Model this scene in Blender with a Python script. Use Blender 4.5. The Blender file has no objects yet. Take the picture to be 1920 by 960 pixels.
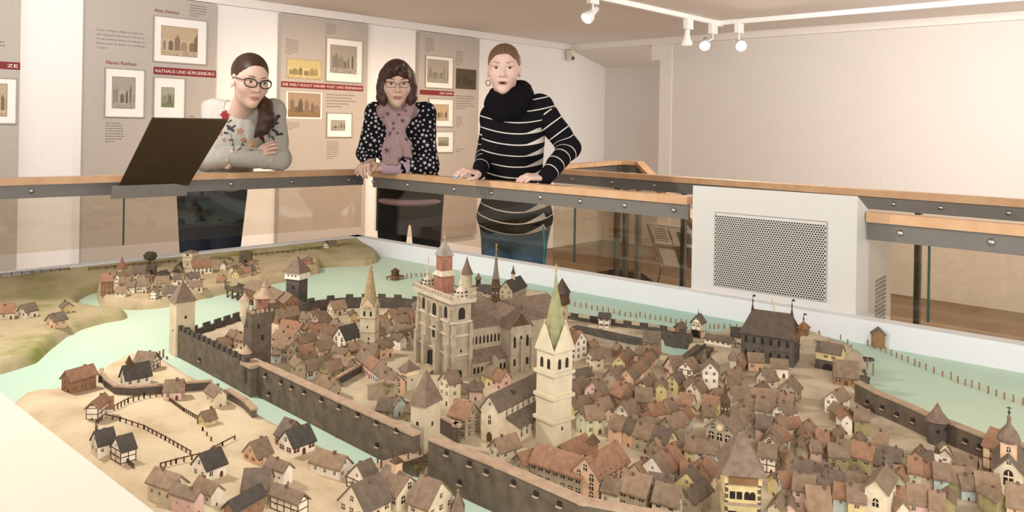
import bpy, bmesh, math, random
import numpy as np
from mathutils import Vector, Matrix

# ------------------------------------------------------------------ camera, world, lights, exposure
F_PX, HOR, ROLL, HC, YAW = 1480.0, 237.0, math.radians(1.0), 1.26, math.radians(43.0)
scene = bpy.context.scene
COL = scene.collection
cam_d = bpy.data.cameras.new('camera'); cam = bpy.data.objects.new('camera', cam_d); COL.objects.link(cam)
cam_d.sensor_width = 36.0; cam_d.lens = 36.0*F_PX/1920.0
cam_d.shift_y = -(480.0-HOR)/1920.0
cam_d.clip_start = 0.05
cam.matrix_world = Matrix.Translation((0, 0, HC)) @ Matrix.Rotation(YAW-math.pi/2, 4, 'Z') @ Matrix.Rotation(math.pi/2, 4, 'X') @ Matrix.Rotation(ROLL, 4, 'Z')
scene.camera = cam
world = bpy.data.worlds.new('world'); scene.world = world; world.use_nodes = True
world.node_tree.nodes['Background'].inputs[0].default_value = (1.0, 0.975, 0.95, 1)
world.node_tree.nodes['Background'].inputs[1].default_value = 1.25
vs = scene.view_settings
vs.view_transform = 'Standard'; vs.look = 'None'; vs.gamma = 1.0; vs.use_curve_mapping = False
vs.exposure = 0.97

def lamp(name, kind, loc, target, power, color, **kw):
    d = bpy.data.lights.new(name, kind); o = bpy.data.objects.new(name, d); COL.objects.link(o)
    d.energy = power; d.color = color
    for k, v in kw.items(): setattr(d, k, v)
    o.location = loc
    o.rotation_euler = (Vector(target)-Vector(loc)).to_track_quat('-Z', 'Y').to_euler()
    return o
WARM, NEUT = (1.0, 0.80, 0.60), (1.0, 0.945, 0.885)
# added unseen area fills, and track spots that wash the poster wall and the model
lamp('bounce_fill_light', 'AREA', (0.2, -0.6, 2.1), (1.7, 1.9, 0.7), 30, NEUT, shape='RECTANGLE', size=1.6, size_y=1.0)  # added fill imitating flash bounced off the ceiling; no fixture hangs here
lamp('stair_fill_light', 'AREA', (4.3, 0.9, 2.08), (6.2, 1.9, 0.9), 50, (1, .96, .92), shape='RECTANGLE', size=1.6, size_y=1.0)  # added fill that brightens the right wall; no fixture over the stairs
lamp('track_spot_light', 'SPOT', (0.35, 2.7, 2.08), (1.6, 1.55, 0.65), 72, (1, .92, .82), spot_size=1.9, spot_blend=.8, shadow_soft_size=.05)
lamp('track_spot_light', 'SPOT', (1.2, 3.2, 2.08), (1.9, 5.3, 1.3), 60, (1, .97, .94), spot_size=1.9, spot_blend=.9, shadow_soft_size=.06)
lamp('track_spot_light', 'SPOT', (3.2, 3.7, 2.08), (3.4, 5.3, 0.3), 55, (1, .74, .50), spot_size=1.8, spot_blend=.9, shadow_soft_size=.06)
lamp('track_spot_light', 'SPOT', (4.4, 3.7, 2.08), (4.7, 5.3, 0.2), 40, (1, .74, .50), spot_size=1.8, spot_blend=.9, shadow_soft_size=.06)

# ------------------------------------------------------------------ pixels to places
FW = Vector((math.cos(YAW), math.sin(YAW), 0)); RT = Vector((math.sin(YAW), -math.cos(YAW), 0))
def ray(px, py):
    u, v = px-960.0, py-HOR
    c, s = math.cos(ROLL), math.sin(ROLL)
    u, v = c*u+s*v, -s*u+c*v
    return FW + RT*(u/F_PX) + Vector((0, 0, -v/F_PX))
CAM = Vector((0, 0, HC))
def P(px, py, z):            # where the ray through a pixel meets the level z
    r = ray(px, py); return CAM + r*((z-HC)/r.z)
def PX(px, py, x):           # ... meets the plane x = const
    r = ray(px, py); return CAM + r*(x/r.x)
def PY(px, py, y):
    r = ray(px, py); return CAM + r*(y/r.y)
def PD(px, py, d):           # ... at distance d along the view axis
    return CAM + ray(px, py)*d

# ------------------------------------------------------------------ materials
_M = {}
def srgb(h):
    h = h.lstrip('#'); v = [int(h[i:i+2], 16)/255 for i in (0, 2, 4)]
    return tuple(c/12.92 if c <= .04045 else ((c+.055)/1.055)**2.4 for c in v)
def mat(name, col, rough=.75, var=.12, scale=30, bump=0.0, metal=0.0, spec=.3, col2=None, detail=4, coord='Object'):
    if name in _M: return _M[name]
    m = bpy.data.materials.new(name); m.use_nodes = True; _M[name] = m
    nt = m.node_tree; b = nt.nodes['Principled BSDF']
    if isinstance(col, str): col = srgb(col)
    if isinstance(col2, str): col2 = srgb(col2)
    b.inputs['Roughness'].default_value = rough; b.inputs['Metallic'].default_value = metal
    b.inputs['Specular IOR Level'].default_value = spec
    if var or col2 or bump:
        tc = nt.nodes.new('ShaderNodeTexCoord'); n = nt.nodes.new('ShaderNodeTexNoise')
        n.inputs['Scale'].default_value = scale; n.inputs['Detail'].default_value = detail
        if coord == 'World':
            g = nt.nodes.new('ShaderNodeNewGeometry'); nt.links.new(g.outputs['Position'], n.inputs['Vector'])
        else: nt.links.new(tc.outputs[coord], n.inputs['Vector'])
        r = nt.nodes.new('ShaderNodeValToRGB')
        if col2 is None:
            a = [c*(1-var) for c in col]; z = [min(1, c*(1+var)) for c in col]
        else: a, z = col, col2
        r.color_ramp.elements[0].color = (*a, 1); r.color_ramp.elements[0].position = .3
        r.color_ramp.elements[1].color = (*z, 1); r.color_ramp.elements[1].position = .7
        nt.links.new(n.outputs['Fac'], r.inputs[0]); nt.links.new(r.outputs[0], b.inputs['Base Color'])
        if bump:
            bp = nt.nodes.new('ShaderNodeBump'); bp.inputs['Strength'].default_value = bump; bp.inputs['Distance'].default_value = .003
            nt.links.new(n.outputs['Fac'], bp.inputs['Height']); nt.links.new(bp.outputs[0], b.inputs['Normal'])
    else: b.inputs['Base Color'].default_value = (*col, 1)
    return m
def emit(name, col, strength):
    if name in _M: return _M[name]
    m = bpy.data.materials.new(name); m.use_nodes = True; _M[name] = m
    b = m.node_tree.nodes['Principled BSDF']; b.inputs['Base Color'].default_value = (*col, 1)
    b.inputs['Emission Color'].default_value = (*col, 1); b.inputs['Emission Strength'].default_value = strength
    return m
def vcol(name, rough=.8, attr='col', spec=.2):
    if name in _M: return _M[name]
    m = bpy.data.materials.new(name); m.use_nodes = True; _M[name] = m
    nt = m.node_tree; b = nt.nodes['Principled BSDF']; a = nt.nodes.new('ShaderNodeAttribute'); a.attribute_name = attr
    nt.links.new(a.outputs['Color'], b.inputs['Base Color']); b.inputs['Roughness'].default_value = rough
    b.inputs['Specular IOR Level'].default_value = spec
    return m

# ------------------------------------------------------------------ mesh builder
class MB:
    def __init__(s): s.v = []; s.f = []; s.mi = []; s.M = Matrix.Identity(4)
    def put(s, vs, fs, mi=0):
        o = len(s.v); s.v += [tuple(s.M @ Vector(v)) for v in vs]
        for f in fs: s.f.append(tuple(o+i for i in f)); s.mi.append(mi)
        return s
    def box(s, x0, x1, y0, y1, z0, z1, mi=0, taper=0.0):
        t = taper
        v = [(x0,y0,z0),(x1,y0,z0),(x1,y1,z0),(x0,y1,z0),(x0+t,y0+t,z1),(x1-t,y0+t,z1),(x1-t,y1-t,z1),(x0+t,y1-t,z1)]
        return s.put(v, [(3,2,1,0),(4,5,6,7),(0,1,5,4),(1,2,6,5),(2,3,7,6),(3,0,4,7)], mi)
    def prism(s, pts, a, b, axis='y', mi=0):   # extrude a 2D outline; axis y: outline in x,z ; axis z: outline in x,y ; axis x: outline in y,z
        n = len(pts)
        mk = {'y': lambda p, q: (p[0], q, p[1]), 'z': lambda p, q: (p[0], p[1], q), 'x': lambda p, q: (q, p[0], p[1])}[axis]
        v = [mk(p, a) for p in pts]+[mk(p, b) for p in pts]
        area = sum(pts[i][0]*pts[(i+1) % n][1]-pts[(i+1) % n][0]*pts[i][1] for i in range(n))
        fs = [tuple(range(n)), tuple(range(2*n-1, n-1, -1))]+[(i, i+n, (i+1) % n+n, (i+1) % n) for i in range(n)]
        # y axis: with (x,z) counter-clockwise and a<b the first cap faces -y
        flip = (area < 0) ^ (b < a) ^ (axis != 'y')
        if flip: fs = [f[::-1] for f in fs]
        return s.put(v, fs, mi)
    def lathe(s, prof, n=16, cx=0, cy=0, mi=0, ang0=0.0, sx=1.0, sy=1.0):   # prof: (r,z) going up
        v = []; fs = []
        for r, z in prof:
            for k in range(n):
                t = ang0+2*math.pi*k/n; v.append((cx+r*sx*math.cos(t), cy+r*sy*math.sin(t), z))
        m = len(prof)
        for j in range(m-1):
            for k in range(n): fs.append((j*n+k, j*n+(k+1) % n, (j+1)*n+(k+1) % n, (j+1)*n+k))
        fs.append(tuple(range(n-1, -1, -1))); fs.append(tuple((m-1)*n+k for k in range(n)))
        return s.put(v, fs, mi)
    def tube(s, pts, r, n=8, mi=0, rs=None):
        pts = [Vector(p) for p in pts]; v = []; fs = []; m = len(pts)
        t0 = (pts[1]-pts[0]).normalized(); ref = Vector((0, 0, 1)) if abs(t0.z) < .9 else Vector((1, 0, 0))
        u = t0.cross(ref).normalized()
        for j, p in enumerate(pts):
            t = (pts[min(j+1, m-1)]-pts[max(j-1, 0)]).normalized()
            u = (u - t*u.dot(t)).normalized(); w = t.cross(u); rr = rs[j] if rs else r
            for k in range(n):
                a = 2*math.pi*k/n; v.append(tuple(p+u*(rr*math.cos(a))+w*(rr*math.sin(a))))
        for j in range(m-1):
            for k in range(n): fs.append((j*n+k, j*n+(k+1) % n, (j+1)*n+(k+1) % n, (j+1)*n+k))
        fs.append(tuple(range(n-1, -1, -1))); fs.append(tuple((m-1)*n+k for k in range(n)))
        return s.put(v, fs, mi)
    def bar(s, a, b, w, h, mi=0, up=(0, 0, 1)):   # rectangular bar from a to b, w across, h along up, top-centred on the line
        a, b, up = Vector(a), Vector(b), Vector(up); t = (b-a).normalized(); q = up.cross(t).normalized()*(w/2); d = up*h
        v = [a-q-d, a+q-d, a+q, a-q, b-q-d, b+q-d, b+q, b-q]
        return s.put([tuple(x) for x in v], [(0,1,2,3),(7,6,5,4),(1,0,4,5),(2,1,5,6),(3,2,6,7),(0,3,7,4)], mi)
    def mesh(s, name, mats, smooth=False):
        me = bpy.data.meshes.new(name); me.from_pydata(s.v, [], s.f)
        for m in mats: me.materials.append(m)
        if len(mats) > 1: me.polygons.foreach_set('material_index', s.mi)
        if smooth: me.polygons.foreach_set('use_smooth', [True]*len(me.polygons))
        me.update(); return me
    def build(s, name, mats, parent=None, loc=None, rz=None, smooth=False):
        if not isinstance(mats, (list, tuple)): mats = [mats]
        return link(name, s.mesh(name, mats, smooth), parent, loc, rz)
def link(name, me, parent=None, loc=None, rz=None):
    o = bpy.data.objects.new(name, me); COL.objects.link(o)
    if parent is not None: o.parent = parent
    if loc is not None: o.location = loc
    if rz is not None: o.rotation_euler = (0, 0, rz)
    return o
def empty(name, loc=(0, 0, 0), rz=0.0): return link(name, None, None, loc, rz)
def tag(o, label, cat, group=None, kind=None):
    o['label'] = label; o['category'] = cat
    if group: o['group'] = group
    if kind: o['kind'] = kind
    return o
def struct(o, label=None, cat=None):
    o['kind'] = 'structure'
    if label: o['label'] = label
    if cat: o['category'] = cat
    return o
def thing(name, label, cat, loc=(0, 0, 0), rz=0.0, group=None): return tag(empty(name, loc, rz), label, cat, group)
def qbox(name, m, x0, x1, y0, y1, z0, z1, parent=None, **k): return MB().box(x0, x1, y0, y1, z0, z1).build(name, m, parent, **k)

# ------------------------------------------------------------------ levels
Z_RAIL, Z_RIM, Z_WATER = 1.01, 0.703, 0.631
Z_CEIL = 2.14
YW = 5.3                                     # poster wall
XW = PY(1070, 92, YW).x                      # stair side wall
# ================================================================== the room
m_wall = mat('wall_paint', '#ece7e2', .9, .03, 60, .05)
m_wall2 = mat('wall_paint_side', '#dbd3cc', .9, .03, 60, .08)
m_ceil = mat('ceiling_paint', '#e6ded6', .95, .03, 40, .05)
m_trim = mat('trim_paint', '#e6dfd8', .7, .02, 20)
m_floor = mat('floor_wood', '#8a7359', .6, .15, 6)
X0, Y0 = -2.6, -2.6
xr2 = PY(1135, 127, YW).x; yrec = PX(1240, 92, XW).y
struct(qbox('floor', m_floor, X0, xr2+.3, Y0, YW+.2, -.05, 0), 'brown wooden gallery floor around the model table', 'floor')
struct(qbox('ceiling', m_ceil, X0, xr2+.3, Y0, YW+.2, Z_CEIL, Z_CEIL+.1), 'low off-white ceiling above the gallery', 'ceiling')
struct(qbox('wall_back', m_wall, X0, xr2+.1, YW, YW+.15, 0, Z_CEIL), 'white wall carrying the exhibition panels', 'wall')
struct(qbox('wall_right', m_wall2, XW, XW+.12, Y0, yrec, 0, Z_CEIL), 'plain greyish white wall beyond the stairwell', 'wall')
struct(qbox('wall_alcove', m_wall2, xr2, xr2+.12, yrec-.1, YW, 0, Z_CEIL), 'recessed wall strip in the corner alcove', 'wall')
zs = Z_CEIL-.055
struct(MB().prism([(XW, zs), (xr2, P(1135, 127, 1).z and PY(1135, 127, YW).z), (xr2+.05, zs+.05), (XW, zs+.05)], yrec, YW, 'y').build('soffit_alcove', m_ceil), 'sloping soffit above the corner alcove', 'soffit')
struct(qbox('trim_1', m_trim, X0, XW-.03, YW-.04, YW, Z_CEIL-.06, Z_CEIL), 'white ceiling trim along the panel wall', 'trim')
struct(qbox('trim_2', m_trim, XW-.04, XW, Y0, YW, Z_CEIL-.06, Z_CEIL), 'white ceiling trim above the stair side wall', 'trim')
struct(qbox('trim_3', m_trim, XW-.02, XW+.13, yrec-.13, yrec, 0, zs-.001), 'narrow white post strip at the edge of the alcove', 'trim')
struct(MB().box(XW-.03, XW+.14, yrec-.02, yrec+.09, zs-.16, zs).build('trim_4', m_trim), 'white square block at the top of the alcove edge', 'trim')

# ceiling track with spotlights -----------------------------------------------------------------
m_white = mat('white_metal', '#efece8', .35, 0, spec=.5)
m_dark = mat('dark_gap', '#4a4540', .8, 0)
TC = P(1345, 48, Z_CEIL-.035)
tr = thing('ceiling_track', 'white angled lighting track running under the ceiling', 'lighting track', (TC.x, TC.y, Z_CEIL))
MB().box(-4.6, 0, -.02, .02, -.035, 0).build('track_rail', m_white, tr)
MB().box(-.02, .02, -4.2, .02, -.035, 0).build('track_rail', m_white, tr)
MB().box(-.035, .035, -.035, .035, -.045, 0).build('corner_joint', m_white, tr)
MB().box(.021, .03, -4.2, .02, -.012, 0).build('shadow_gap', m_dark, tr)
MB().box(-4.6, 0, .021, .03, -.012, 0).build('shadow_gap', m_dark, tr)
bulb = emit('lamp_bulb', (1, .86, .66), 14)
m_refl = mat('lamp_reflector', '#fff4e0', .2, 0, metal=.6)
def spot(px, py, base, aim, label, power=9, headlen=.105):
    """adapter on the ceiling/track, stem, yoke and tilted can with a lit bulb"""
    t = thing('track_spotlight', label, 'spotlight', base, 0, 'white ceiling spotlights')
    MB().box(-.045, .045, -.017, .017, -.075, 0).build('adapter', m_white, t)
    c = PD(px, py, (Vector(base)-CAM).dot(FW)) - Vector(base)
    MB().tube([(0, 0, -.07), (0, 0, (c.z-.07)/2), (c.x, c.y, c.z+.01)], .007, 8).build('stem', m_white, t)
    d = Vector(aim).normalized(); h = empty('lamp_head'); h.parent = t; h.location = c
    h.rotation_euler = d.to_track_quat('Z', 'Y').to_euler()
    L = headlen
    me = MB().lathe([(.012, -L*.75), (.022, -L*.72), (.024, -L*.3), (.036, L*.05), (.044, L*.12), (.044, L*.42), (.040, L*.42), (.038, L*.1), (.012, -L*.1)], 20).mesh('can', [m_white], True)
    link('can', me, t).matrix_local = Matrix.Translation(c) @ d.to_track_quat('Z', 'Y').to_matrix().to_4x4()
    bpy.data.objects.remove(h)
    b = MB().lathe([(.004, -L*.08), (.018, L*.0), (.022, L*.12), (.014, L*.2), (.003, L*.22)], 14).mesh('bulb', [bulb], True)
    link('bulb', b, t).matrix_local = Matrix.Translation(c) @ d.to_track_quat('Z', 'Y').to_matrix().to_4x4()
    l = lamp('lamp_light', 'SPOT', Vector(base)+c+d*(L*.5), Vector(base)+c+d, power, (1, .88, .72), spot_size=1.7, spot_blend=.8, shadow_soft_size=.03)
    return t
zt = Z_CEIL-.035
def on_track_x(px, py): p = PY(px, py, TC.y); return (p.x, TC.y, zt)
def on_track_y(px, py): p = PX(px, py, TC.x); return (TC.x, p.y, zt)
s0 = P(1112, -14, Z_CEIL)
spot(1106, 28, (s0.x, s0.y, Z_CEIL), (-.75, .1, -.65), 'white spotlight hanging alone in front of the ceiling')
spot(1287, 74, on_track_x(1291, 34), (-.05, .05, -1), 'white spotlight on the track pointing straight down')
spot(1322, 82, on_track_x(1337, 50), (-.75, -.35, -.55), 'white spotlight on the track bend turned sideways')
spot(1388, 84, on_track_y(1386, 52), (-.7, -.55, -.35), 'white spotlight on the track bend facing the gallery')
sb = PY(1074, 92, YW-.06)
se = thing('motion_sensor', 'small cream wall sensor with dark lens under the ceiling corner', 'sensor', (XW-.085, YW-.07, 0))
m_sens = mat('sensor_plastic', '#d9d2be', .5, 0)
MB().box(-.03, .03, -.03, .028, 1.965, 2.075).build('housing', m_sens, se)
MB().box(-.018, .018, -.036, -.029, 1.972, 2.005).build('lens', m_dark, se)
MB().box(-.02, .025, -.01, .028, 2.074, Z_CEIL-.058).build('bracket', mat('bracket_grey', '#77706a', .6, 0), se)

# model table: white rim and base ------------------------------------------------------------------
m_rim = mat('rim_white', '#d3d5d9', .55, .01, 10)
m_rimtop = mat('rim_top', '#e2d8cf', .5, .02, 10)
RC = P(671, 440, Z_RIM); RL = P(0, 509, Z_RIM); RR = P(1645, 596, Z_RIM)
dl = (RL-RC).normalized(); dr = (RR-RC).normalized()
RLe = RC+dl*3.6; RRe = RC+dr*3.9
NA, NB = P(0, 735, Z_RIM), P(290, 960, Z_RIM)
dn = (NB-NA).normalized()
RIM_T = .055
def side_bar(mb, a, b, inward, t, z0, z1, mi=0):
    a, b = Vector((a.x, a.y, 0)), Vector((b.x, b.y, 0)); i = Vector((inward.x, inward.y, 0))*t
    pts = [a, b, b+i, a+i]
    ar = sum(pts[k].x*pts[(k+1) % 4].y-pts[(k+1) % 4].x*pts[k].y for k in range(4))
    if ar < 0: pts = pts[::-1]
    v = [(p.x, p.y, z0) for p in pts]+[(p.x, p.y, z1) for p in pts]
    return mb.put(v, [(3,2,1,0),(4,5,6,7),(0,1,5,4),(1,2,6,5),(2,3,7,6),(3,0,4,7)], mi)
inl = Vector((dl.y, -dl.x, 0)); inl = inl if inl.dot(dr) > 0 else -inl
inr = Vector((dr.y, -dr.x, 0)); inr = inr if inr.dot(dl) > 0 else -inr
tb = thing('model_table', 'white table with raised rim holding the miniature town', 'table', (RC.x, RC.y, 0))
def loc(p): return Vector((p.x-RC.x, p.y-RC.y, 0))
m1 = MB(); side_bar(m1, loc(RC)-dl*0, loc(RLe), inl, RIM_T, .45, Z_RIM); m1.build('rim_side', m_rim, tb)
m1 = MB(); side_bar(m1, loc(RC), loc(RRe), inr, RIM_T, .45, Z_RIM); m1.build('rim_side', m_rim, tb)
ndir = Vector((dn.y, -dn.x, 0)); ndir = ndir if ndir.dot(-CAM.to_2d().to_3d()-NA.to_2d().to_3d()) > 0 else -ndir
m1 = MB(); side_bar(m1, loc(NA-dn*.9), loc(NB+dn*.75), ndir, .35, .45, Z_RIM); m1.build('rim_side', mat('rim_near', '#d6cabf', .6, .01, 10), tb)
# table base and bed under the model
bed = [loc(RC), loc(RLe), loc(RLe)+inl*.9, loc(NA-dn*.9), loc(NB+dn*.75), loc(RRe)]
hull = [(p.x, p.y) for p in (loc(RC), loc(RLe), loc(NA-dn*.9), loc(NB+dn*.75), loc(RRe))]
MB().prism(hull, .45, .60, 'z').build('table_bed', m_rim, tb)
MB().prism([(p[0]*.9+ .05, p[1]*.9) for p in hull], 0, .451, 'z').build('table_base', m_rim, tb)
# water sheet
m_water = mat('painted_water', '#9dbfb3', .55, 0, 1.2, spec=.4, col2='#bccfba', detail=3, coord='World')
wt = MB().prism([(p[0]+RC.x, p[1]+RC.y) for p in hull], .601, Z_WATER, 'z').build('water_sheet', m_water)
tag(wt, 'pale mint green painted water surface of the model', 'water')

# railings -------------------------------------------------------------------------------------------
m_oak = mat('beech_rail', '#c69a72', .45, 0, 14, spec=.4, col2='#d4ae88', detail=6)
m_steel = mat('steel_bar', '#77736e', .45, .05, 30, metal=.3)
m_post = mat('steel_post', '#6d6760', .5, .05, 30, metal=.4)
m_bolt = mat('steel_bolt', '#b8b4ae', .25, 0, metal=.9)
def glass_mat():
    m = bpy.data.materials.new('railing_glass'); m.use_nodes = True; nt = m.node_tree
    for n in list(nt.nodes): nt.nodes.remove(n)
    o = nt.nodes.new('ShaderNodeOutputMaterial'); t = nt.nodes.new('ShaderNodeBsdfTransparent'); g = nt.nodes.new('ShaderNodeBsdfGlossy')
    mx = nt.nodes.new('ShaderNodeMixShader'); lw = nt.nodes.new('ShaderNodeLayerWeight'); lw.inputs[0].default_value = .5
    t.inputs[0].default_value = (.93, .90, .85, 1); g.inputs['Roughness'].default_value = 0.02
    pw = nt.nodes.new('ShaderNodeMath'); pw.operation = 'POWER'; pw.inputs[1].default_value = 4.0
    ml = nt.nodes.new('ShaderNodeMath'); ml.operation = 'MULTIPLY_ADD'; ml.inputs[1].default_value = .55; ml.inputs[2].default_value = .05
    nt.links.new(lw.outputs['Facing'], pw.inputs[0]); nt.links.new(pw.outputs[0], ml.inputs[0]); nt.links.new(ml.outputs[0], mx.inputs[0])
    nt.links.new(t.outputs[0], mx.inputs[1]); nt.links.new(g.outputs[0], mx.inputs[2]); nt.links.new(mx.outputs[0], o.inputs[0])
    return m
m_glass = glass_mat()
m_edge = mat('glass_edge', '#2f4a42', .3, 0)
BOLT = MB().lathe([(.011, 0), (.011, .003), (.008, .008), (.003, .010)], 12).mesh('bolt', [m_bolt], True)
def railing(name, label, a, b, side, zg0, bolts, seams=(), posts=(), ztop=Z_RAIL, zg_end=None, glass=True):
    """handrail of beech on a steel flat bar; a,b: rail ends at top height; side: unit vector to the bolt (visible) face"""
    t = thing(name, label, 'railing', (a.x, a.y, 0)); o = Vector((a.x, a.y, 0))
    A, B = a-o, b-o; A.z = B.z = ztop
    u = (B-A).normalized(); L = (B-A).length
    MB().bar(A, B, .06, .03).build('handrail', m_oak, t)
    off = side*.012; dz = Vector((0, 0, -.031))
    MB().bar(A+off+dz, B+off+dz, .010, .055).build('flat_bar', m_steel, t)
    if glass:
        z1 = ztop-.031; cuts = [0]+sorted(seams)+[L]
        for s0, s1 in zip(cuts[:-1], cuts[1:]):
            p, q = A+u*(s0+.004), A+u*(s1-.004)
            mb = MB(); side_bar(mb, p-side*.004, q-side*.004, side, .010, zg0, z1); mb.build('glass_pane', m_glass, t)
        for s in seams:
            p = A+u*(s-.003); q = A+u*(s+.003); mb = MB(); side_bar(mb, p-side*.004, q-side*.004, side, .008, zg0, z1-.03); mb.build('pane_joint', m_edge, t)
    rot = side.to_track_quat('Z', 'Y').to_matrix().to_4x4()
    for s in bolts:
        k = link('bolt', BOLT, t); k.matrix_local = Matrix.Translation(A+u*s+side*.016+Vector((0, 0, -.056))) @ rot
    for s in posts:
        p = A+u*s-side*.02; MB().box(p.x-.012, p.x+.012, p.y-.012, p.y+.012, 0 if zg0 < .3 else zg0, ztop-.031).build('post', m_post, t)
    return t
def plan(v): return Vector((v.x, v.y, 0))
ra, rb = P(0, 334, Z_RAIL), P(679, 317, Z_RAIL)
ul = plan(rb-ra).normalized(); toL = Vector((ul.y, -ul.x, 0)); toL = toL if toL.dot(plan(-rb)) > 0 else -toL
ra2 = ra-ul*1.0
def sfrac(px, py, A, u): return plan(P(px, py, Z_RAIL-.05)-A).dot(u)
railing('railing', 'beech handrail with steel bar and glass in front of the poster wall', ra2, rb, toL, Z_RIM-.01,
        [sfrac(x, y, ra2, ul) for x, y in ((66, 358), (230, 352), (318, 349), (441, 344), (555, 340), (652, 335))],
        [sfrac(278, 360, ra2, ul)])
rc, rd = P(704, 320.5, Z_RAIL), P(1296, 368, Z_RAIL)
ur = plan(rd-rc).normalized(); toR = Vector((ur.y, -ur.x, 0)); toR = toR if toR.dot(plan(-rc)) > 0 else -toR
railing('railing', 'beech handrail with glass panes running up to the white cabinet', rc, rd, toR, Z_RIM-.01,
        [sfrac(x, y, rc, ur) for x, y in ((730, 337), (790, 343), (861, 352), (937, 358), (1022, 367), (1095, 374), (1176, 382), (1264, 391))],
        [sfrac(1056, 375, rc, ur), .02])
re_, rf = P(1630, 397, Z_RAIL), P(1930, 422, Z_RAIL)
ue = plan(rf-re_).normalized()
rf = re_+ue*((rf-re_).length+1.5)
railing('railing', 'short beech handrail with glass right beyond the white cabinet', re_, rf, toR, Z_RIM-.01,
        [sfrac(x, y, re_, ue) for x, y in ((1697, 431), (1869, 446))], [sfrac(1735, 440, re_, ue)])
ba, bb = P(1040, 315.5, Z_RAIL), P(1920, 374, Z_RAIL)
ub = plan(bb-ba).normalized(); bb = bb+ub*1.8
railing('railing', 'long beech handrail guarding the stairwell behind the cabinet', ba, bb, toR, .02,
        [sfrac(x, y, ba, ub) for x, y in ((1089, 333), (1158, 339), (1236, 345), (1688, 378), (1778, 384), (1905, 393))],
        [sfrac(1268, 350, ba, ub), sfrac(1500, 360, ba, ub), sfrac(1735, 380, ba, ub)],
        [sfrac(1270, 350, ba, ub), sfrac(1737, 380, ba, ub)])
# stair railing beyond: level run, short corner piece, then falling with the stairs
sa, sb_, sc = P(1040, 309, Z_RAIL), P(1162, 301, Z_RAIL), P(1199, 302.5, Z_RAIL)
st = thing('stair_railing', 'beech stair railing turning the corner and falling down the stairwell', 'railing', (sb_.x, sb_.y, 0))
so = Vector((sb_.x, sb_.y, 0))
dwn = PD(1262, 366, (sc-CAM).dot(FW)-1.0)
def seg(a, b, w=.06, h=.03):
    MB().bar(a-so, b-so, w, h).build('handrail', m_oak, st)
    d = Vector((0, 0, -.032)); MB().bar(a-so+d, b-so+d, .010, .055).build('flat_bar', m_steel, st)
seg(sa, sb_); seg(sb_, sc); dw2 = sc+(dwn-sc)*1.6; seg(sc, dw2)
def pane(a, b, zlo_a, zlo_b):
    a, b = a-so, b-so; n = Vector((b.y-a.y, a.x-b.x, 0)).normalized()*.004
    v = [Vector((a.x, a.y, zlo_a))-n, Vector((b.x, b.y, zlo_b))-n, Vector((b.x, b.y, b.z-.035))-n, Vector((a.x, a.y, a.z-.035))-n]
    v += [q+2*n for q in v]
    MB().put([tuple(q) for q in v], [(0,1,2,3),(7,6,5,4),(1,0,4,5),(2,1,5,6),(3,2,6,7),(0,3,7,4)]).build('glass_pane', m_glass, st)
pane(sa, sb_, .02, .02); pane(sb_, sc, .02, .02)
for p in (sb_+(sa-sb_).normalized()*.03, sb_+(sc-sb_).normalized()*.06, sc):
    q = p-so; MB().box(q.x-.018, q.x+.018, q.y-.018, q.y+.018, 0, Z_RAIL-.03).build('post', m_post, st)
MB().bar(Vector((sa.x, sa.y, .05))-so, Vector((sb_.x, sb_.y, .05))-so, .05, .05).build('base_curb', m_oak, st)
MB().bar(Vector((sb_.x, sb_.y, .05))-so, Vector((sc.x, sc.y, .05))-so, .05, .05).build('base_curb', m_oak, st)
bc = P(1262, 552, .05)
MB().bar(Vector((sc.x, sc.y, .05))-so, bc-so, .05, .05).build('base_curb', m_oak, st)
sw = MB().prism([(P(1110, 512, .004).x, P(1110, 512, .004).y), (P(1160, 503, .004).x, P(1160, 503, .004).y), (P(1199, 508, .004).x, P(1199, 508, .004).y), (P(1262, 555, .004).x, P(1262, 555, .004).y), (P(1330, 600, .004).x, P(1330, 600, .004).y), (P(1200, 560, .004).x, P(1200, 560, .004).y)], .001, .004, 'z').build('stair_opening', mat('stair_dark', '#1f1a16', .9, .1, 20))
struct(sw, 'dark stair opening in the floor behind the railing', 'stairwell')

# white cabinet with perforated grille -----------------------------------------------------------------
m_cab = mat('cabinet_white', '#c6c4c0', .5, .01, 8)
m_cab2 = mat('cabinet_side', '#cfc8c0', .45, .02, 8)
m_hole = mat('grille_dark', '#14110f', .9, 0)
ca, cb = P(1296, 542, Z_RIM), P(1604, 590, Z_RIM)
cdir = plan(cb-ca).normalized(); W = plan(cb-ca).length
def vplane(px, py):     # pixel onto the vertical plane of the cabinet front
    r = ray(px, py); n = Vector((-cdir.y, cdir.x, 0)); return CAM+r*((ca-CAM).dot(n)/r.dot(n))
ztopc = .5*(vplane(1297, 347).z+vplane(1603, 368).z)
cr = math.atan2(cdir.y, cdir.x)
cb_t = thing('ventilation_cabinet', 'white box cabinet with perforated front grille standing in the railing gap', 'cabinet', (ca.x, ca.y, 0), cr)
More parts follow.
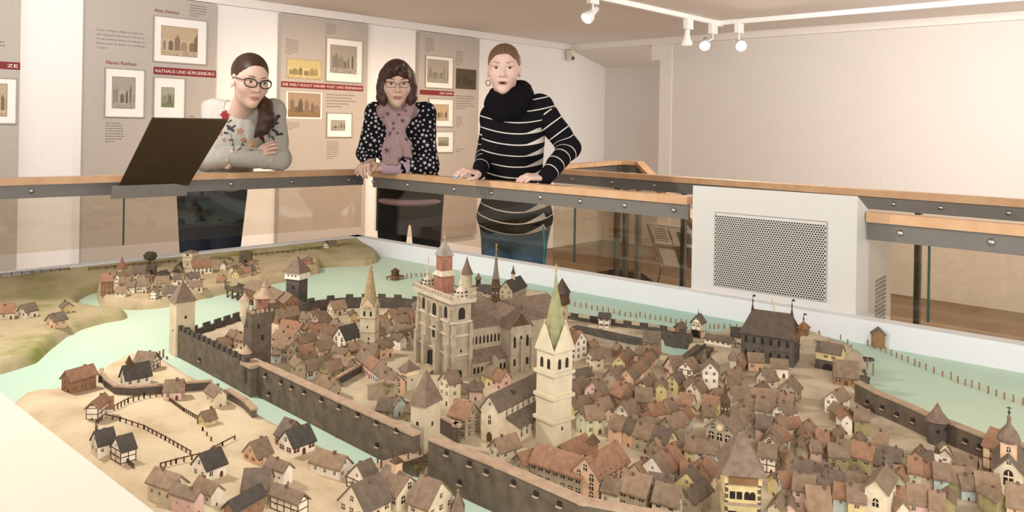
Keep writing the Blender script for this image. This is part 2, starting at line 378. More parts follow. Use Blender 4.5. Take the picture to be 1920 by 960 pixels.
# local: x along the front, y away from the model
sgn = 1.0 if Vector((-cdir.y, cdir.x, 0)).dot(plan(ca)) > 0 else -1.0
D = .42
zb = ztopc-.17
mb = MB(); pr = [(0, Z_RIM-.02), (sgn*D, Z_RIM-.02), (sgn*D, zb), (0, ztopc)]; mb.prism(pr, 0, W, 'x'); mb.build('body', m_cab, cb_t)
MB().box(0, W, min(sgn*.07, sgn*D), max(sgn*.07, sgn*D), 0, Z_RIM-.019).build('plinth', m_cab, cb_t)
g0, g1 = vplane(1343, 400), vplane(1547, 563); g2 = vplane(1547, 416)
gx0 = plan(g0-ca).dot(cdir); gx1 = plan(g1-ca).dot(cdir); gz1 = .5*(g0.z+g2.z); gz0 = .5*(vplane(1343, 535).z+g1.z)
fy = -sgn*.001
MB().box(gx0-.004, gx1+.004, fy-.0015, fy+.0015, gz0-.004, gz1+.004).build('grille_frame', mat('grille_frame', '#9c9891', .5, 0), cb_t)
MB().box(gx0, gx1, fy*2.2-.001, fy*2.2+.001, gz0, gz1).build('grille_panel', m_cab, cb_t)
hv = MB(); nx = 44; st_ = (gx1-gx0)/nx; nz = int((gz1-gz0)/(st_*.866)); rr = st_*.36
yy = -sgn*.0045
for j in range(nz):
    for i in range(nx):
        x = gx0+(i+.5+(j % 2)*.5-.25)*st_; z = gz0+(j+.5)*st_*.866
        hv.put([(x+rr*math.cos(k*math.pi/3), yy, z+rr*math.sin(k*math.pi/3)) for k in range(6)], [(0,1,2,3,4,5) if sgn > 0 else (5,4,3,2,1,0)])
h = hv.build('grille_holes', m_hole, cb_t); h['kind'] = 'stuff'; h['label'] = 'staggered round holes of the grille'
# side vents on the far side
sx = MB()
for k in range(16):
    z = .56+k*.014; sx.box(W, W+.004, sgn*.22 if sgn > 0 else sgn*.34, sgn*.34 if sgn > 0 else sgn*.22, z, z+.007)
sx.build('side_vent', mat('vent_grey', '#8f8a82', .5, 0), cb_t)['kind'] = 'stuff'

# leaflet stand behind the glass -----------------------------------------------------------------------
lp = P(1226, 560, 0.0)
ld = (P(1232, 530, .25)-CAM).dot(FW)
c0, c1, c2, c3 = PD(1213, 418, ld), PD(1300, 428, ld-.1), PD(1320, 508, ld), PD(1240, 498, ld+.06)
ls = thing('leaflet_stand', 'clear leaflet holder with printed sheets on a slim steel leg', 'stand', (lp.x, lp.y, 0))
lo = Vector((lp.x, lp.y, 0)); n = (c1-c0).cross(c3-c0).normalized()*.006
def slab(vs, nn): 
    v = [q-lo for q in vs]+[q-lo+nn for q in vs]; return MB().put([tuple(q) for q in v], [(3,2,1,0),(4,5,6,7),(0,1,5,4),(1,2,6,5),(2,3,7,6),(3,0,4,7)])
slab([c0, c1, c2, c3], n).build('holder_plate', mat('acrylic', '#b9b4ad', .25, .03, 10), ls)
def q(u, v): return c0+(c1-c0)*u+(c3-c0)*v
nn = n if n.dot(CAM-c0) > 0 else -n
def qp(u0, v0, u1, v1, m, name, lift):
    e = nn*lift; slab([q(u0, v0)+e, q(u1, v0)+e, q(u1, v1)+e, q(u0, v1)+e], nn*.06).build(name, m, ls)
m_pap = mat('leaflet_paper', '#cfcac4', .8, .04, 30); m_ink = mat('leaflet_ink', '#77716b', .8, .1, 40); m_red = mat('leaflet_red', '#7a5348', .8, .1, 40)
qp(.06, .05, .42, .45, m_pap, 'leaflet', 1.05); qp(.46, .05, .97, .46, m_pap, 'leaflet', 1.05)
qp(.08, .55, .42, .95, m_pap, 'leaflet', 1.05); qp(.46, .55, .72, .95, m_red, 'leaflet', 1.05); qp(.74, .55, .97, .95, m_ink, 'leaflet', 1.05)
for k in range(6):
    qp(.10, .09+k*.055, .37, .11+k*.055, m_ink, 'print_line', 1.15)
qp(.6, .12, .9, .38, m_ink, 'print_map', 1.15)
slab([q(-.02, .49), q(1, .47), q(1, .51), q(-.02, .53)], nn*2.2).build('retaining_bar', m_bolt, ls)
MB().tube([lp-lo, PD(1240, 500, ld+.1)-lo, PD(1214, 420, ld+.1)-lo], .008, 8).build('leg', m_bolt, ls)
MB().lathe([(.12, 0), (.12, .01), (.02, .016)], 20).build('foot', m_steel, ls)

# tilted lectern board on the rail ----------------------------------------------------------------------
b0 = P(219, 346, Z_RAIL-.035)+toL*.03; b1 = P(349, 345, Z_RAIL-.035)+toL*.03
lb = thing('lectern_board', 'dark tilted lectern panel clamped to the railing beside the crossed-arm woman', 'board', (b0.x, b0.y, Z_RAIL))
bo = Vector((b0.x, b0.y, Z_RAIL))
rdep = (b0-CAM).dot(FW)
best = None
for k in range(60):
    d = rdep-.45*k/59
    w = (PD(425, 223, d)-PD(285, 220, d-.0)).length
    e = abs((PD(285, 220, d)-b0).dot(ul))
    if best is None or e < best[0]: best = (e, d)
d0 = best[1]; t0 = PD(285, 220, d0)
t1 = t0+(b1-b0); 
n2 = (b1-b0).cross(t0-b0).normalized()*.006
v = [b0, b1, t1, t0]; v = [x-bo for x in v]+[x-bo+n2 for x in v]
m_board = mat('board_dark', '#574836', .34, .08, 25, metal=.35)
MB().put([tuple(x) for x in v], [(3,2,1,0),(4,5,6,7),(0,1,5,4),(1,2,6,5),(2,3,7,6),(3,0,4,7)]).build('panel', m_board, lb)
ba_, bb_ = P(206, 348, Z_RAIL-.03)+toL*.022, P(347, 343, Z_RAIL-.03)+toL*.022
MB().bar(ba_-bo, bb_-bo, .008, .055).build('clamp_bracket', mat('bracket_steel', '#7b756d', .4, .04, 20, metal=.5), lb)
# ================================================================== the model: terrain
random.seed(7); rng = np.random.default_rng(5)
def poly(pts, z=Z_WATER): return np.array([[P(x, y, z).x, P(x, y, z).y] for x, y in pts])
def sdist(poly, X, Y):                    # signed distance, positive inside
    d = np.full(X.shape, 1e9); ins = np.zeros(X.shape, bool); n = len(poly)
    for i in range(n):
        ax, ay = poly[i]; bx, by = poly[(i+1) % n]; ex, ey = bx-ax, by-ay
        t = np.clip(((X-ax)*ex+(Y-ay)*ey)/(ex*ex+ey*ey+1e-12), 0, 1)
        d = np.minimum(d, np.hypot(X-ax-t*ex, Y-ay-t*ey))
        c = ((ay > Y) != (by > Y)) & (X < (bx-ax)*(Y-ay)/(by-ay+1e-12)+ax); ins ^= c
    return np.where(ins, d, -d)
def linedist(a, b, X, Y):
    e = (b-a); L = math.hypot(e.x, e.y); return np.abs((X-a.x)*e.y-(Y-a.y)*e.x)/L
def wave(X, Y, s, seed):
    r = np.random.default_rng(seed); h = 0
    for k in range(6):
        a = r.uniform(0, 6.28); q = s*(1+k*.6); h = h+np.sin(q*(X*np.cos(a)+Y*np.sin(a))+r.uniform(0, 6))/(1+k)
    return h
POLY_HILL = poly([(-420, 690), (-120, 705), (0, 705), (40, 693), (75, 681), (100, 657), (130, 633), (160, 618), (200, 607), (235, 601), (246, 596), (243, 587), (225, 584), (190, 583), (160, 579), (150, 573), (155, 562), (172, 553), (200, 545),
    (260, 538), (330, 530), (420, 512), (560, 508), (600, 503), (640, 501), (690, 499), (711, 493), (716, 484), (706, 474), (690, 466), (668, 461), (640, 461), (300, 491), (0, 521), (-300, 551)])
POLY_ISLE = poly([(179, 545), (181, 566), (188, 577), (215, 581), (260, 582), (300, 579), (330, 574), (370, 564), (420, 552), (470, 542), (540, 528), (601, 513), (602, 499), (560, 494), (480, 494), (430, 494), (360, 502), (280, 512), (220, 524), (190, 533)])
POLY_SUBURB = poly([(-150, 850), (0, 790), (40, 762), (78, 752), (115, 736), (150, 718), (186, 706), (190, 694), (240, 672), (262, 664), (300, 668), (322, 688), (350, 704), (400, 733), (440, 757), (480, 779), (520, 801), (560, 822), (600, 842), (650, 866), (700, 889), (740, 905), (790, 926), (850, 956), (900, 984), (960, 1020), (1000, 1100), (700, 1500), (200, 1300), (-100, 1100)])
POLY_CITY = poly([(322, 660), (345, 668), (465, 742), (490, 745), (775, 893), (800, 905), (925, 962), (1100, 1060), (1200, 1120), (1500, 1200), (1800, 1200), (2150, 1150), (2250, 1000), (2080, 915), (1930, 868), (1850, 852), (1760, 828), (1700, 802), (1640, 775), (1605, 752), (1612, 735), (1630, 700), (1622, 678), (1592, 655), (1545, 640), (1515, 628), (1470, 617), (1385, 622), (1340, 632), (1290, 628), (1220, 616), (1130, 604), (1060, 594), (1045, 572), (1030, 556), (900, 541), (868, 545), (860, 560), (800, 570), (720, 568), (640, 571), (575, 580), (548, 566), (520, 575), (460, 606), (345, 648)])
POLY_CANAL = poly([(1075, 622), (1090, 633), (1140, 647), (1180, 657), (1215, 668), (1262, 676), (1300, 694), (1325, 694), (1325, 676), (1290, 662), (1285, 650), (1240, 648), (1190, 641), (1140, 631), (1095, 621)])
def smooth(t): t = np.clip(t, 0, 1); return t*t*(3-2*t)
ZB = Z_WATER-.012
def h_hill(X, Y):
    s = sdist(POLY_HILL, X, Y); b = linedist(RC, RL, X, Y)-RIM_T
    zt = Z_WATER+.026+.042*np.clip(1-b/(np.abs(s)+b+1e-6), 0, 1)**1.2+.0035*wave(X, Y, 7, 3)
    zt = np.minimum(zt, Z_RIM-.004)
    return ZB+(zt-ZB)*smooth(s/.035)**.6
def h_isle(X, Y):
    s = sdist(POLY_ISLE, X, Y); b = linedist(RC, RL, X, Y)
    zt = Z_WATER+.026+.03*np.clip(1-b/.75, 0, 1)+.001*wave(X, Y, 9, 4)
    return ZB+(zt-ZB)*smooth(s/.02)**.6
def h_sub(X, Y):
    s = sdist(POLY_SUBURB, X, Y); zt = Z_WATER+.016+.0012*wave(X, Y, 9, 6)
    bank = .02*np.exp(-((linedist(NA, NB, X, Y)-.08)/.06)**2)
    return ZB+(zt+bank-ZB)*smooth(s/.016)
Z_CITY = Z_WATER+.02
def h_city(X, Y):
    s = np.minimum(sdist(POLY_CITY, X, Y), -sdist(POLY_CANAL, X, Y))
    return ZB+(Z_CITY-ZB)*smooth(s/.010)
def ground(x, y):
    X, Y = np.array([x]), np.array([y])
    return float(max(f(X, Y)[0] for f in (h_hill, h_isle, h_sub, h_city)))
def G(px, py):
    z = Z_CITY
    for _ in range(7):
        p = P(px, py, z); g = max(Z_WATER, ground(p.x, p.y)); z = .5*z+.5*g
    return P(px, py, z)
def terrain(name, label, fn, pl, step, m):
    x0, y0 = pl.min(0)-.02; x1, y1 = pl.max(0)+.02
    xs = np.arange(x0, x1, step); ys = np.arange(y0, y1, step); X, Y = np.meshgrid(xs, ys, indexing='ij')
    H = fn(X.ravel(), Y.ravel()).reshape(X.shape)
    # stay inside the rim
    nl = Vector((-dl.y, dl.x, 0)); nl = nl if nl.dot(inl) > 0 else -nl
    ok = ((X-RC.x)*inl.x+(Y-RC.y)*inl.y > .012) & ((X-RC.x)*inr.x+(Y-RC.y)*inr.y > .012)
    keep = (H > ZB+1e-4) & ok
    idx = -np.ones(X.shape, int); cell = keep[:-1, :-1] | keep[1:, :-1] | keep[:-1, 1:] | keep[1:, 1:]
    cell &= ok[:-1, :-1] & ok[1:, 1:]
    use = np.zeros(X.shape, bool); use[:-1, :-1] |= cell; use[1:, :-1] |= cell; use[:-1, 1:] |= cell; use[1:, 1:] |= cell
    idx[use] = np.arange(use.sum())
    V = np.stack([X[use], Y[use], H[use]], 1); c = np.argwhere(cell)
    Fq = np.stack([idx[c[:, 0], c[:, 1]], idx[c[:, 0]+1, c[:, 1]], idx[c[:, 0]+1, c[:, 1]+1], idx[c[:, 0], c[:, 1]+1]], 1)
    me = bpy.data.meshes.new(name); me.from_pydata(V.tolist(), [], Fq.tolist()); me.materials.append(m)
    me.polygons.foreach_set('use_smooth', [True]*len(me.polygons)); me.update()
    return tag(link(name, me), label, 'terrain')
def land_mat(name, stops, scale, bumps=.4):
    m = bpy.data.materials.new(name); m.use_nodes = True; nt = m.node_tree; b = nt.nodes['Principled BSDF']
    b.inputs['Roughness'].default_value = .95; b.inputs['Specular IOR Level'].default_value = .1
    g = nt.nodes.new('ShaderNodeNewGeometry')
    n = nt.nodes.new('ShaderNodeTexNoise'); n.inputs['Scale'].default_value = scale; n.inputs['Detail'].default_value = 5; n.inputs['Roughness'].default_value = .6
    r = nt.nodes.new('ShaderNodeValToRGB'); cr = r.color_ramp
    while len(cr.elements) < len(stops): cr.elements.new(.5)
    for e, (p, c) in zip(cr.elements, stops): e.position = p; e.color = (*srgb(c), 1)
    n2 = nt.nodes.new('ShaderNodeTexNoise'); n2.inputs['Scale'].default_value = scale*22; n2.inputs['Detail'].default_value = 3
    bp = nt.nodes.new('ShaderNodeBump'); bp.inputs['Strength'].default_value = bumps; bp.inputs['Distance'].default_value = .004
    for q in (n, n2): nt.links.new(g.outputs['Position'], q.inputs['Vector'])
    nt.links.new(n.outputs['Fac'], r.inputs[0]); nt.links.new(r.outputs[0], b.inputs['Base Color'])
    nt.links.new(n2.outputs['Fac'], bp.inputs['Height']); nt.links.new(bp.outputs[0], b.inputs['Normal'])
    return m
m_hill = land_mat('hill_ground', [(.30, '#847e58'), (.43, '#9d9270'), (.55, '#aa9d80'), (.68, '#7f8148')], 4.0)
m_isle = land_mat('isle_ground', [(.3, '#9a8b6c'), (.5, '#b5a486'), (.7, '#a79a72')], 9.0)
m_sand = land_mat('sandy_ground', [(.3, '#b09c80'), (.5, '#c4b397'), (.7, '#cdbfa4')], 8.0)
m_street = land_mat('street_ground', [(.3, '#8f8473'), (.5, '#b4a68f'), (.7, '#c9bb9f')], 7.0, .25)
terrain('hill_terrain', 'green and brown hilly model shore rising to the table rim', h_hill, POLY_HILL, .010, m_hill)
terrain('island_terrain', 'low sandy model bank under the bridgehead village', h_isle, POLY_ISLE, .008, m_isle)
terrain('meadow_terrain', 'sandy model meadow with farmhouses outside the town moat', h_sub, POLY_SUBURB, .010, m_sand)
terrain('town_terrain', 'grey beige ground plate under the walled model town', h_city, POLY_CITY, .010, m_street)

# ------------------------------------------------------------------ house kit
WALLS = {'c': ('cream', '#cfc1a6'), 'w': ('white', '#e3d9c8'), 'p': ('pink', '#cfaea0'), 'y': ('yellow', '#c8b684'), 'g': ('olive yellow', '#9c9368'),
         'b': ('pale blue', '#b9c3bd'), 's': ('grey stone', '#a3957e'), 'o': ('peach', '#cca98a'), 'n': ('brown', '#8a6c50'), 't': ('white half-timbered', '#e2d6c2'),
         'q': ('cream red-timbered', '#dfc9a5'), 'm': ('pale green', '#c3c3a2')}
MW = {k: mat('plaster_'+v[0].replace(' ', '_').replace('-', '_'), v[1], .9, .13, 60, .15) for k, v in WALLS.items()}
ROOFS = [('brown', mat('roof_brown', '#7a6856', .9, .2, 90, .5)), ('warm brown', mat('roof_warm_brown', '#87715c', .9, .2, 90, .5)), ('grey brown', mat('roof_grey_brown', '#695c50', .9, .2, 90, .5)),
         ('reddish brown', mat('roof_reddish', '#8a6953', .9, .2, 90, .5)), ('dark slate', mat('roof_slate', '#4b4540', .85, .2, 90, .4))]
m_pane = mat('window_dark', '#2b2420', .4, 0); m_wframe = mat('window_frame', '#d6c8ac', .8, 0)
m_beam = mat('timber_dark', '#54392b', .85, .1, 80); m_beamr = mat('timber_red', '#7c4a38', .85, .1, 80)
m_door = mat('door_brown', '#5f3d2d', .8, .1, 80); m_chim = mat('chimney_brick', '#6b5140', .9, .2, 120)
m_shut = mat('shutter_red', '#7d4234', .8, 0)
def _win(arch, shut=False):
    b = MB()
    if arch:
        pts = [(-.5, 0), (.5, 0), (.5, .7)]+[(.5*math.cos(a), .7+.5*math.sin(a)*.8) for a in (.5, 1.0, 1.57, 2.14, 2.64)]+[(-.5, .7)]
        b.prism(pts, -.12, .3, 'y', 0)
    else:
        b.box(-.5, .5, -.12, .3, 0, 1, 0)
    b.box(-.055, .055, -.2, -.1, 0, 1.0, 1); b.box(-.5, .5, -.2, -.1, .55, .66, 1)
    if shut:
        b.box(-.82, -.52, -.22, .2, 0, 1, 2); b.box(.52, .82, -.22, .2, 0, 1, 2)
    return b.mesh('window', [m_pane, m_wframe, m_shut])
WIN, WINA, WINS = _win(False), _win(True), _win(False, True)
SLIT = MB().box(-.5, .5, -.12, .3, 0, 1, 0).mesh('window', [m_pane])
SLITA = MB().prism([(-.5, 0), (.5, 0), (.5, .7)]+[(.5*math.cos(a), .7+.4*math.sin(a)) for a in (.5, 1.0, 1.57, 2.14, 2.64)]+[(-.5, .7)], -.12, .3, 'y').mesh('window', [m_pane])
DOOR = MB().prism([(-.5, 0), (.5, 0), (.5, 1.1), (.3, 1.45), (0, 1.6), (-.3, 1.45), (-.5, 1.1)], -.15, .3, 'y').mesh('door', [m_door])
CHIM = MB().box(-.5, .5, -.5, .5, 0, 2.2).box(-.62, .62, -.62, .62, 2.2, 2.5).mesh('chimney', [m_chim])
def opening(me, name, parent, x, y, z, w, h, ang):
    o = bpy.data.objects.new(name, me); COL.objects.link(o); o.parent = parent
    o.location = (x, y, z); o.rotation_euler = (0, 0, ang); o.scale = (w, min(w, h)*.5 if me is not DOOR else w*.4, h)
    return o
TILES = {'A': (1680, 740, 4.3625), 'B': (400, 580, 5.3333), 'C': (600, 560, 5.3333), 'D': (1060, 640, 5.3333), 'E': (1240, 640, 5.3333), 'F': (880, 620, 4), 'G': (880, 720, 4),
         'H': (1160, 720, 4), 'I': (1440, 720, 4), 'J': (640, 640, 4), 'K': (1360, 520, 4), 'L': (1120, 520, 4), 'M': (160, 720, 4), 'N': (440, 720, 4), 'O': (0, 640, 4),
         'P': (640, 840, 6), 'Q': (880, 440, 4), 'R': (160, 440, 4), 'S': (0, 440, 4), 'T': (400, 440, 4), 'U': (640, 440, 4), 'V': (780, 440, 3.2), 'X': (0, 0, 1)}
def tl(t, x, y): a = TILES[t]; return a[0]+x/a[2], a[1]+y/a[2]
LANDMARKS = [((1035, 836), 'near the tall white church tower'), ((840, 720), 'below the cathedral towers'), ((690, 650), 'around the small spired church'),
             ((500, 690), 'by the massive gate tower'), ((1330, 745), 'around the white tower house'), ((1440, 690), 'before the dark merchants hall'),
             ((1350, 830), 'beside the turreted guildhall'), ((1395, 940), 'around the striped gate tower'), ((1600, 780), 'on the square by the lake wall'), ((1650, 890), 'in terraces below the lake wall'),
             ((1850, 900), 'near the onion-domed church'), ((1160, 690), 'along the canal lane'), ((1100, 900), 'next to the walled monastery'), ((380, 540), 'in the bridgehead village'),
             ((60, 600), 'on the green far bank'), ((280, 760), 'around the fenced meadow'), ((560, 880), 'on the field outside the moat'), ((720, 930), 'beside the field chapel'), ((1180, 800), 'in lanes behind the white church')]
LM = [(P(a, b, Z_CITY), s) for (a, b), s in LANDMARKS]
HOUSES = []
def house(c, rz, w, d, hw, kind, col, roof=None, rise=.5, chim=True, arch=False, win=True, label=None, over=.0035):
    """c: base centre; local x along the front, y away from the viewer"""
    place = min(LM, key=lambda q: (q[0]-c).length_squared)[1]
    rname, rm = ROOFS[roof if roof is not None else random.choice([0, 0, 1, 1, 2, 3, 0])]
    gab = 'gable-front' if kind == 'g' else 'long-front'
    size = 'tall ' if hw >= .035 else ('low ' if hw < .017 else '')
    t = thing('model_house', label or f'{size}{WALLS[col][0]} {gab} house, {rname} roof, {place}', 'model house', c, rz, 'model houses '+place)
    HOUSES.append((t, Vector(c), WALLS[col][0]))
    span = d if kind == 'p' else w; r = span*rise; sl = r/(span/2)
    out = [(-span/2, -.006), (span/2, -.006), (span/2, hw), (0, hw+r), (-span/2, hw)]
    if kind == 'p': MB().prism(out, -w/2, w/2, 'x').build('walls', MW[col], t)
    else: MB().prism(out, -d/2, d/2, 'y').build('walls', MW[col], t)
    th = .0026; o = over; e = span/2+o; ze = hw-o*sl
    ro = [(-e, ze), (-e, ze+th*1.2), (0, hw+r+th*1.3), (e, ze+th*1.2), (e, ze), (0, hw+r+.0003)]
    if kind == 'p': MB().prism(ro, -w/2-o*.5, w/2+o*.5, 'x').build('roof', rm, t)
    else: MB().prism(ro, -d/2-o, d/2+o, 'y').build('roof', rm, t)
    if chim:
        k = random.uniform(-.3, .3); q = random.uniform(-.12, .12)*span; zc = hw+r-abs(q)*sl-.002; s = random.uniform(.0034, .0044)
        x, y = (k*w, q) if kind == 'p' else (q, k*d)
        b = link('chimney', CHIM, t, (x, y, zc)); b.scale = (s, s, s*.95)
    me = WINA if arch else (WINS if random.random() < .22 else WIN)
    ww = min(.0075, w*.16); wh = ww*(1.5 if arch else 1.12); sh = .0145
    if win:
        ns = max(1, int(hw/sh+.25)); nf = max(1, int(w/.0145)); nd = max(1, int(d/.017))
        for s in range(ns):
            z = (s+.34)*hw/ns+.001
            for i in range(nf):
                x = (i+.5)/nf*w-w/2
                if s == 0 and i == nf//2 and hw > .016: opening(DOOR, 'door', t, x, -d/2, 0, ww*.95, ww*1.05, 0)
                else: opening(me, 'window', t, x, -d/2, z, ww, wh, 0)
            for i in range(nd):
                y = (i+.5)/nd*d-d/2
                opening(me, 'window', t, w/2, y, z, ww, wh, math.pi/2); opening(me, 'window', t, -w/2, y, z, ww, wh, -math.pi/2)
        if span > .022:
            if kind == 'g': opening(WIN, 'window', t, 0, -d/2, hw+r*.22, ww*.9, wh*.9, 0)
            else:
                opening(WIN, 'window', t, w/2, 0, hw+r*.22, ww*.9, wh*.9, math.pi/2); opening(WIN, 'window', t, -w/2, 0, hw+r*.22, ww*.9, wh*.9, -math.pi/2)
    if col in 'tq':
        b = MB(); k = .0014; y = -d/2
        for z in (0.002, hw*.5, hw-.001): b.box(-w/2, w/2, y-.0006, y, z-k/2, z+k/2); b.box(w/2, w/2+.0006, -d/2, d/2, z-k/2, z+k/2); b.box(-w/2-.0006, -w/2, -d/2, d/2, z-k/2, z+k/2)
        n = max(2, int(w/.013)+1)
        for i in range(n):
            x = -w/2+i*w/(n-1); b.box(x-k/2, x+k/2, y-.0006, y, 0, hw)
        n = max(2, int(d/.015)+1)
        for i in range(n):
            yy = -d/2+i*d/(n-1); b.box(w/2, w/2+.0006, yy-k/2, yy+k/2, 0, hw); b.box(-w/2-.0006, -w/2, yy-k/2, yy+k/2, 0, hw)
        if kind == 'g':
            b.put([(-w/2, y-.0006, hw), (0, y-.0006, hw+r-k), (0, y-.0006, hw+r-k*2.6), (-w/2+k*2, y-.0006, hw)], [(0, 3, 2, 1)])
            b.put([(w/2, y-.0006, hw), (0, y-.0006, hw+r-k), (0, y-.0006, hw+r-k*2.6), (w/2-k*2, y-.0006, hw)], [(0, 1, 2, 3)])
            b.box(-w*.22, w*.22, y-.0006, y, hw+r*.5, hw+r*.5+k)
        b.build('timber_frame', m_beam if col == 't' else m_beamr, t)
    return t
def frontline(t, x0, y0, x1, y1, hw, zg=None):
    """front eave line given in pixels -> base points, direction along it, direction away from the viewer"""
    a, b = tl(t, x0, y0), tl(t, x1, y1)
    if zg is None:
        z = Z_CITY
        for _ in range(5):
            m = (P(*a, z+hw)+P(*b, z+hw))/2; z = .4*z+.6*max(Z_WATER+.004, ground(m.x, m.y))
        zg = z
    A, B = P(*a, zg+hw), P(*b, zg+hw); A.z = B.z = zg
    e = (B-A).normalized(); n = Vector((-e.y, e.x, 0))
    if n.dot(plan((A+B)/2)) < 0: A, B = B, A; e = -e; n = -n
    return A, B, e, n
def row(t, x0, y0, x1, y1, n, d, kind, hw, cols, roof=None, **k):
    A, B, e, nn = frontline(t, x0, y0, x1, y1, hw); L = (B-A).length; w = L/n; rz = math.atan2(e.y, e.x)
    cols = cols if cols.__len__() >= n else cols*n
    flip = (tl(t, x0, y0)[0]-tl(t, x1, y1)[0])
    for i in range(n):
        h = hw*(1+(random.uniform(-.09, .09) if n > 1 else 0)); dd = d*(1+(random.uniform(-.06, .06) if n > 1 else 0))
        c = A+e*(w*(i+.5))+nn*(dd/2); c.z = A.z
        house(c, rz, w*.995, dd, h, kind, cols[i], roof, **k)
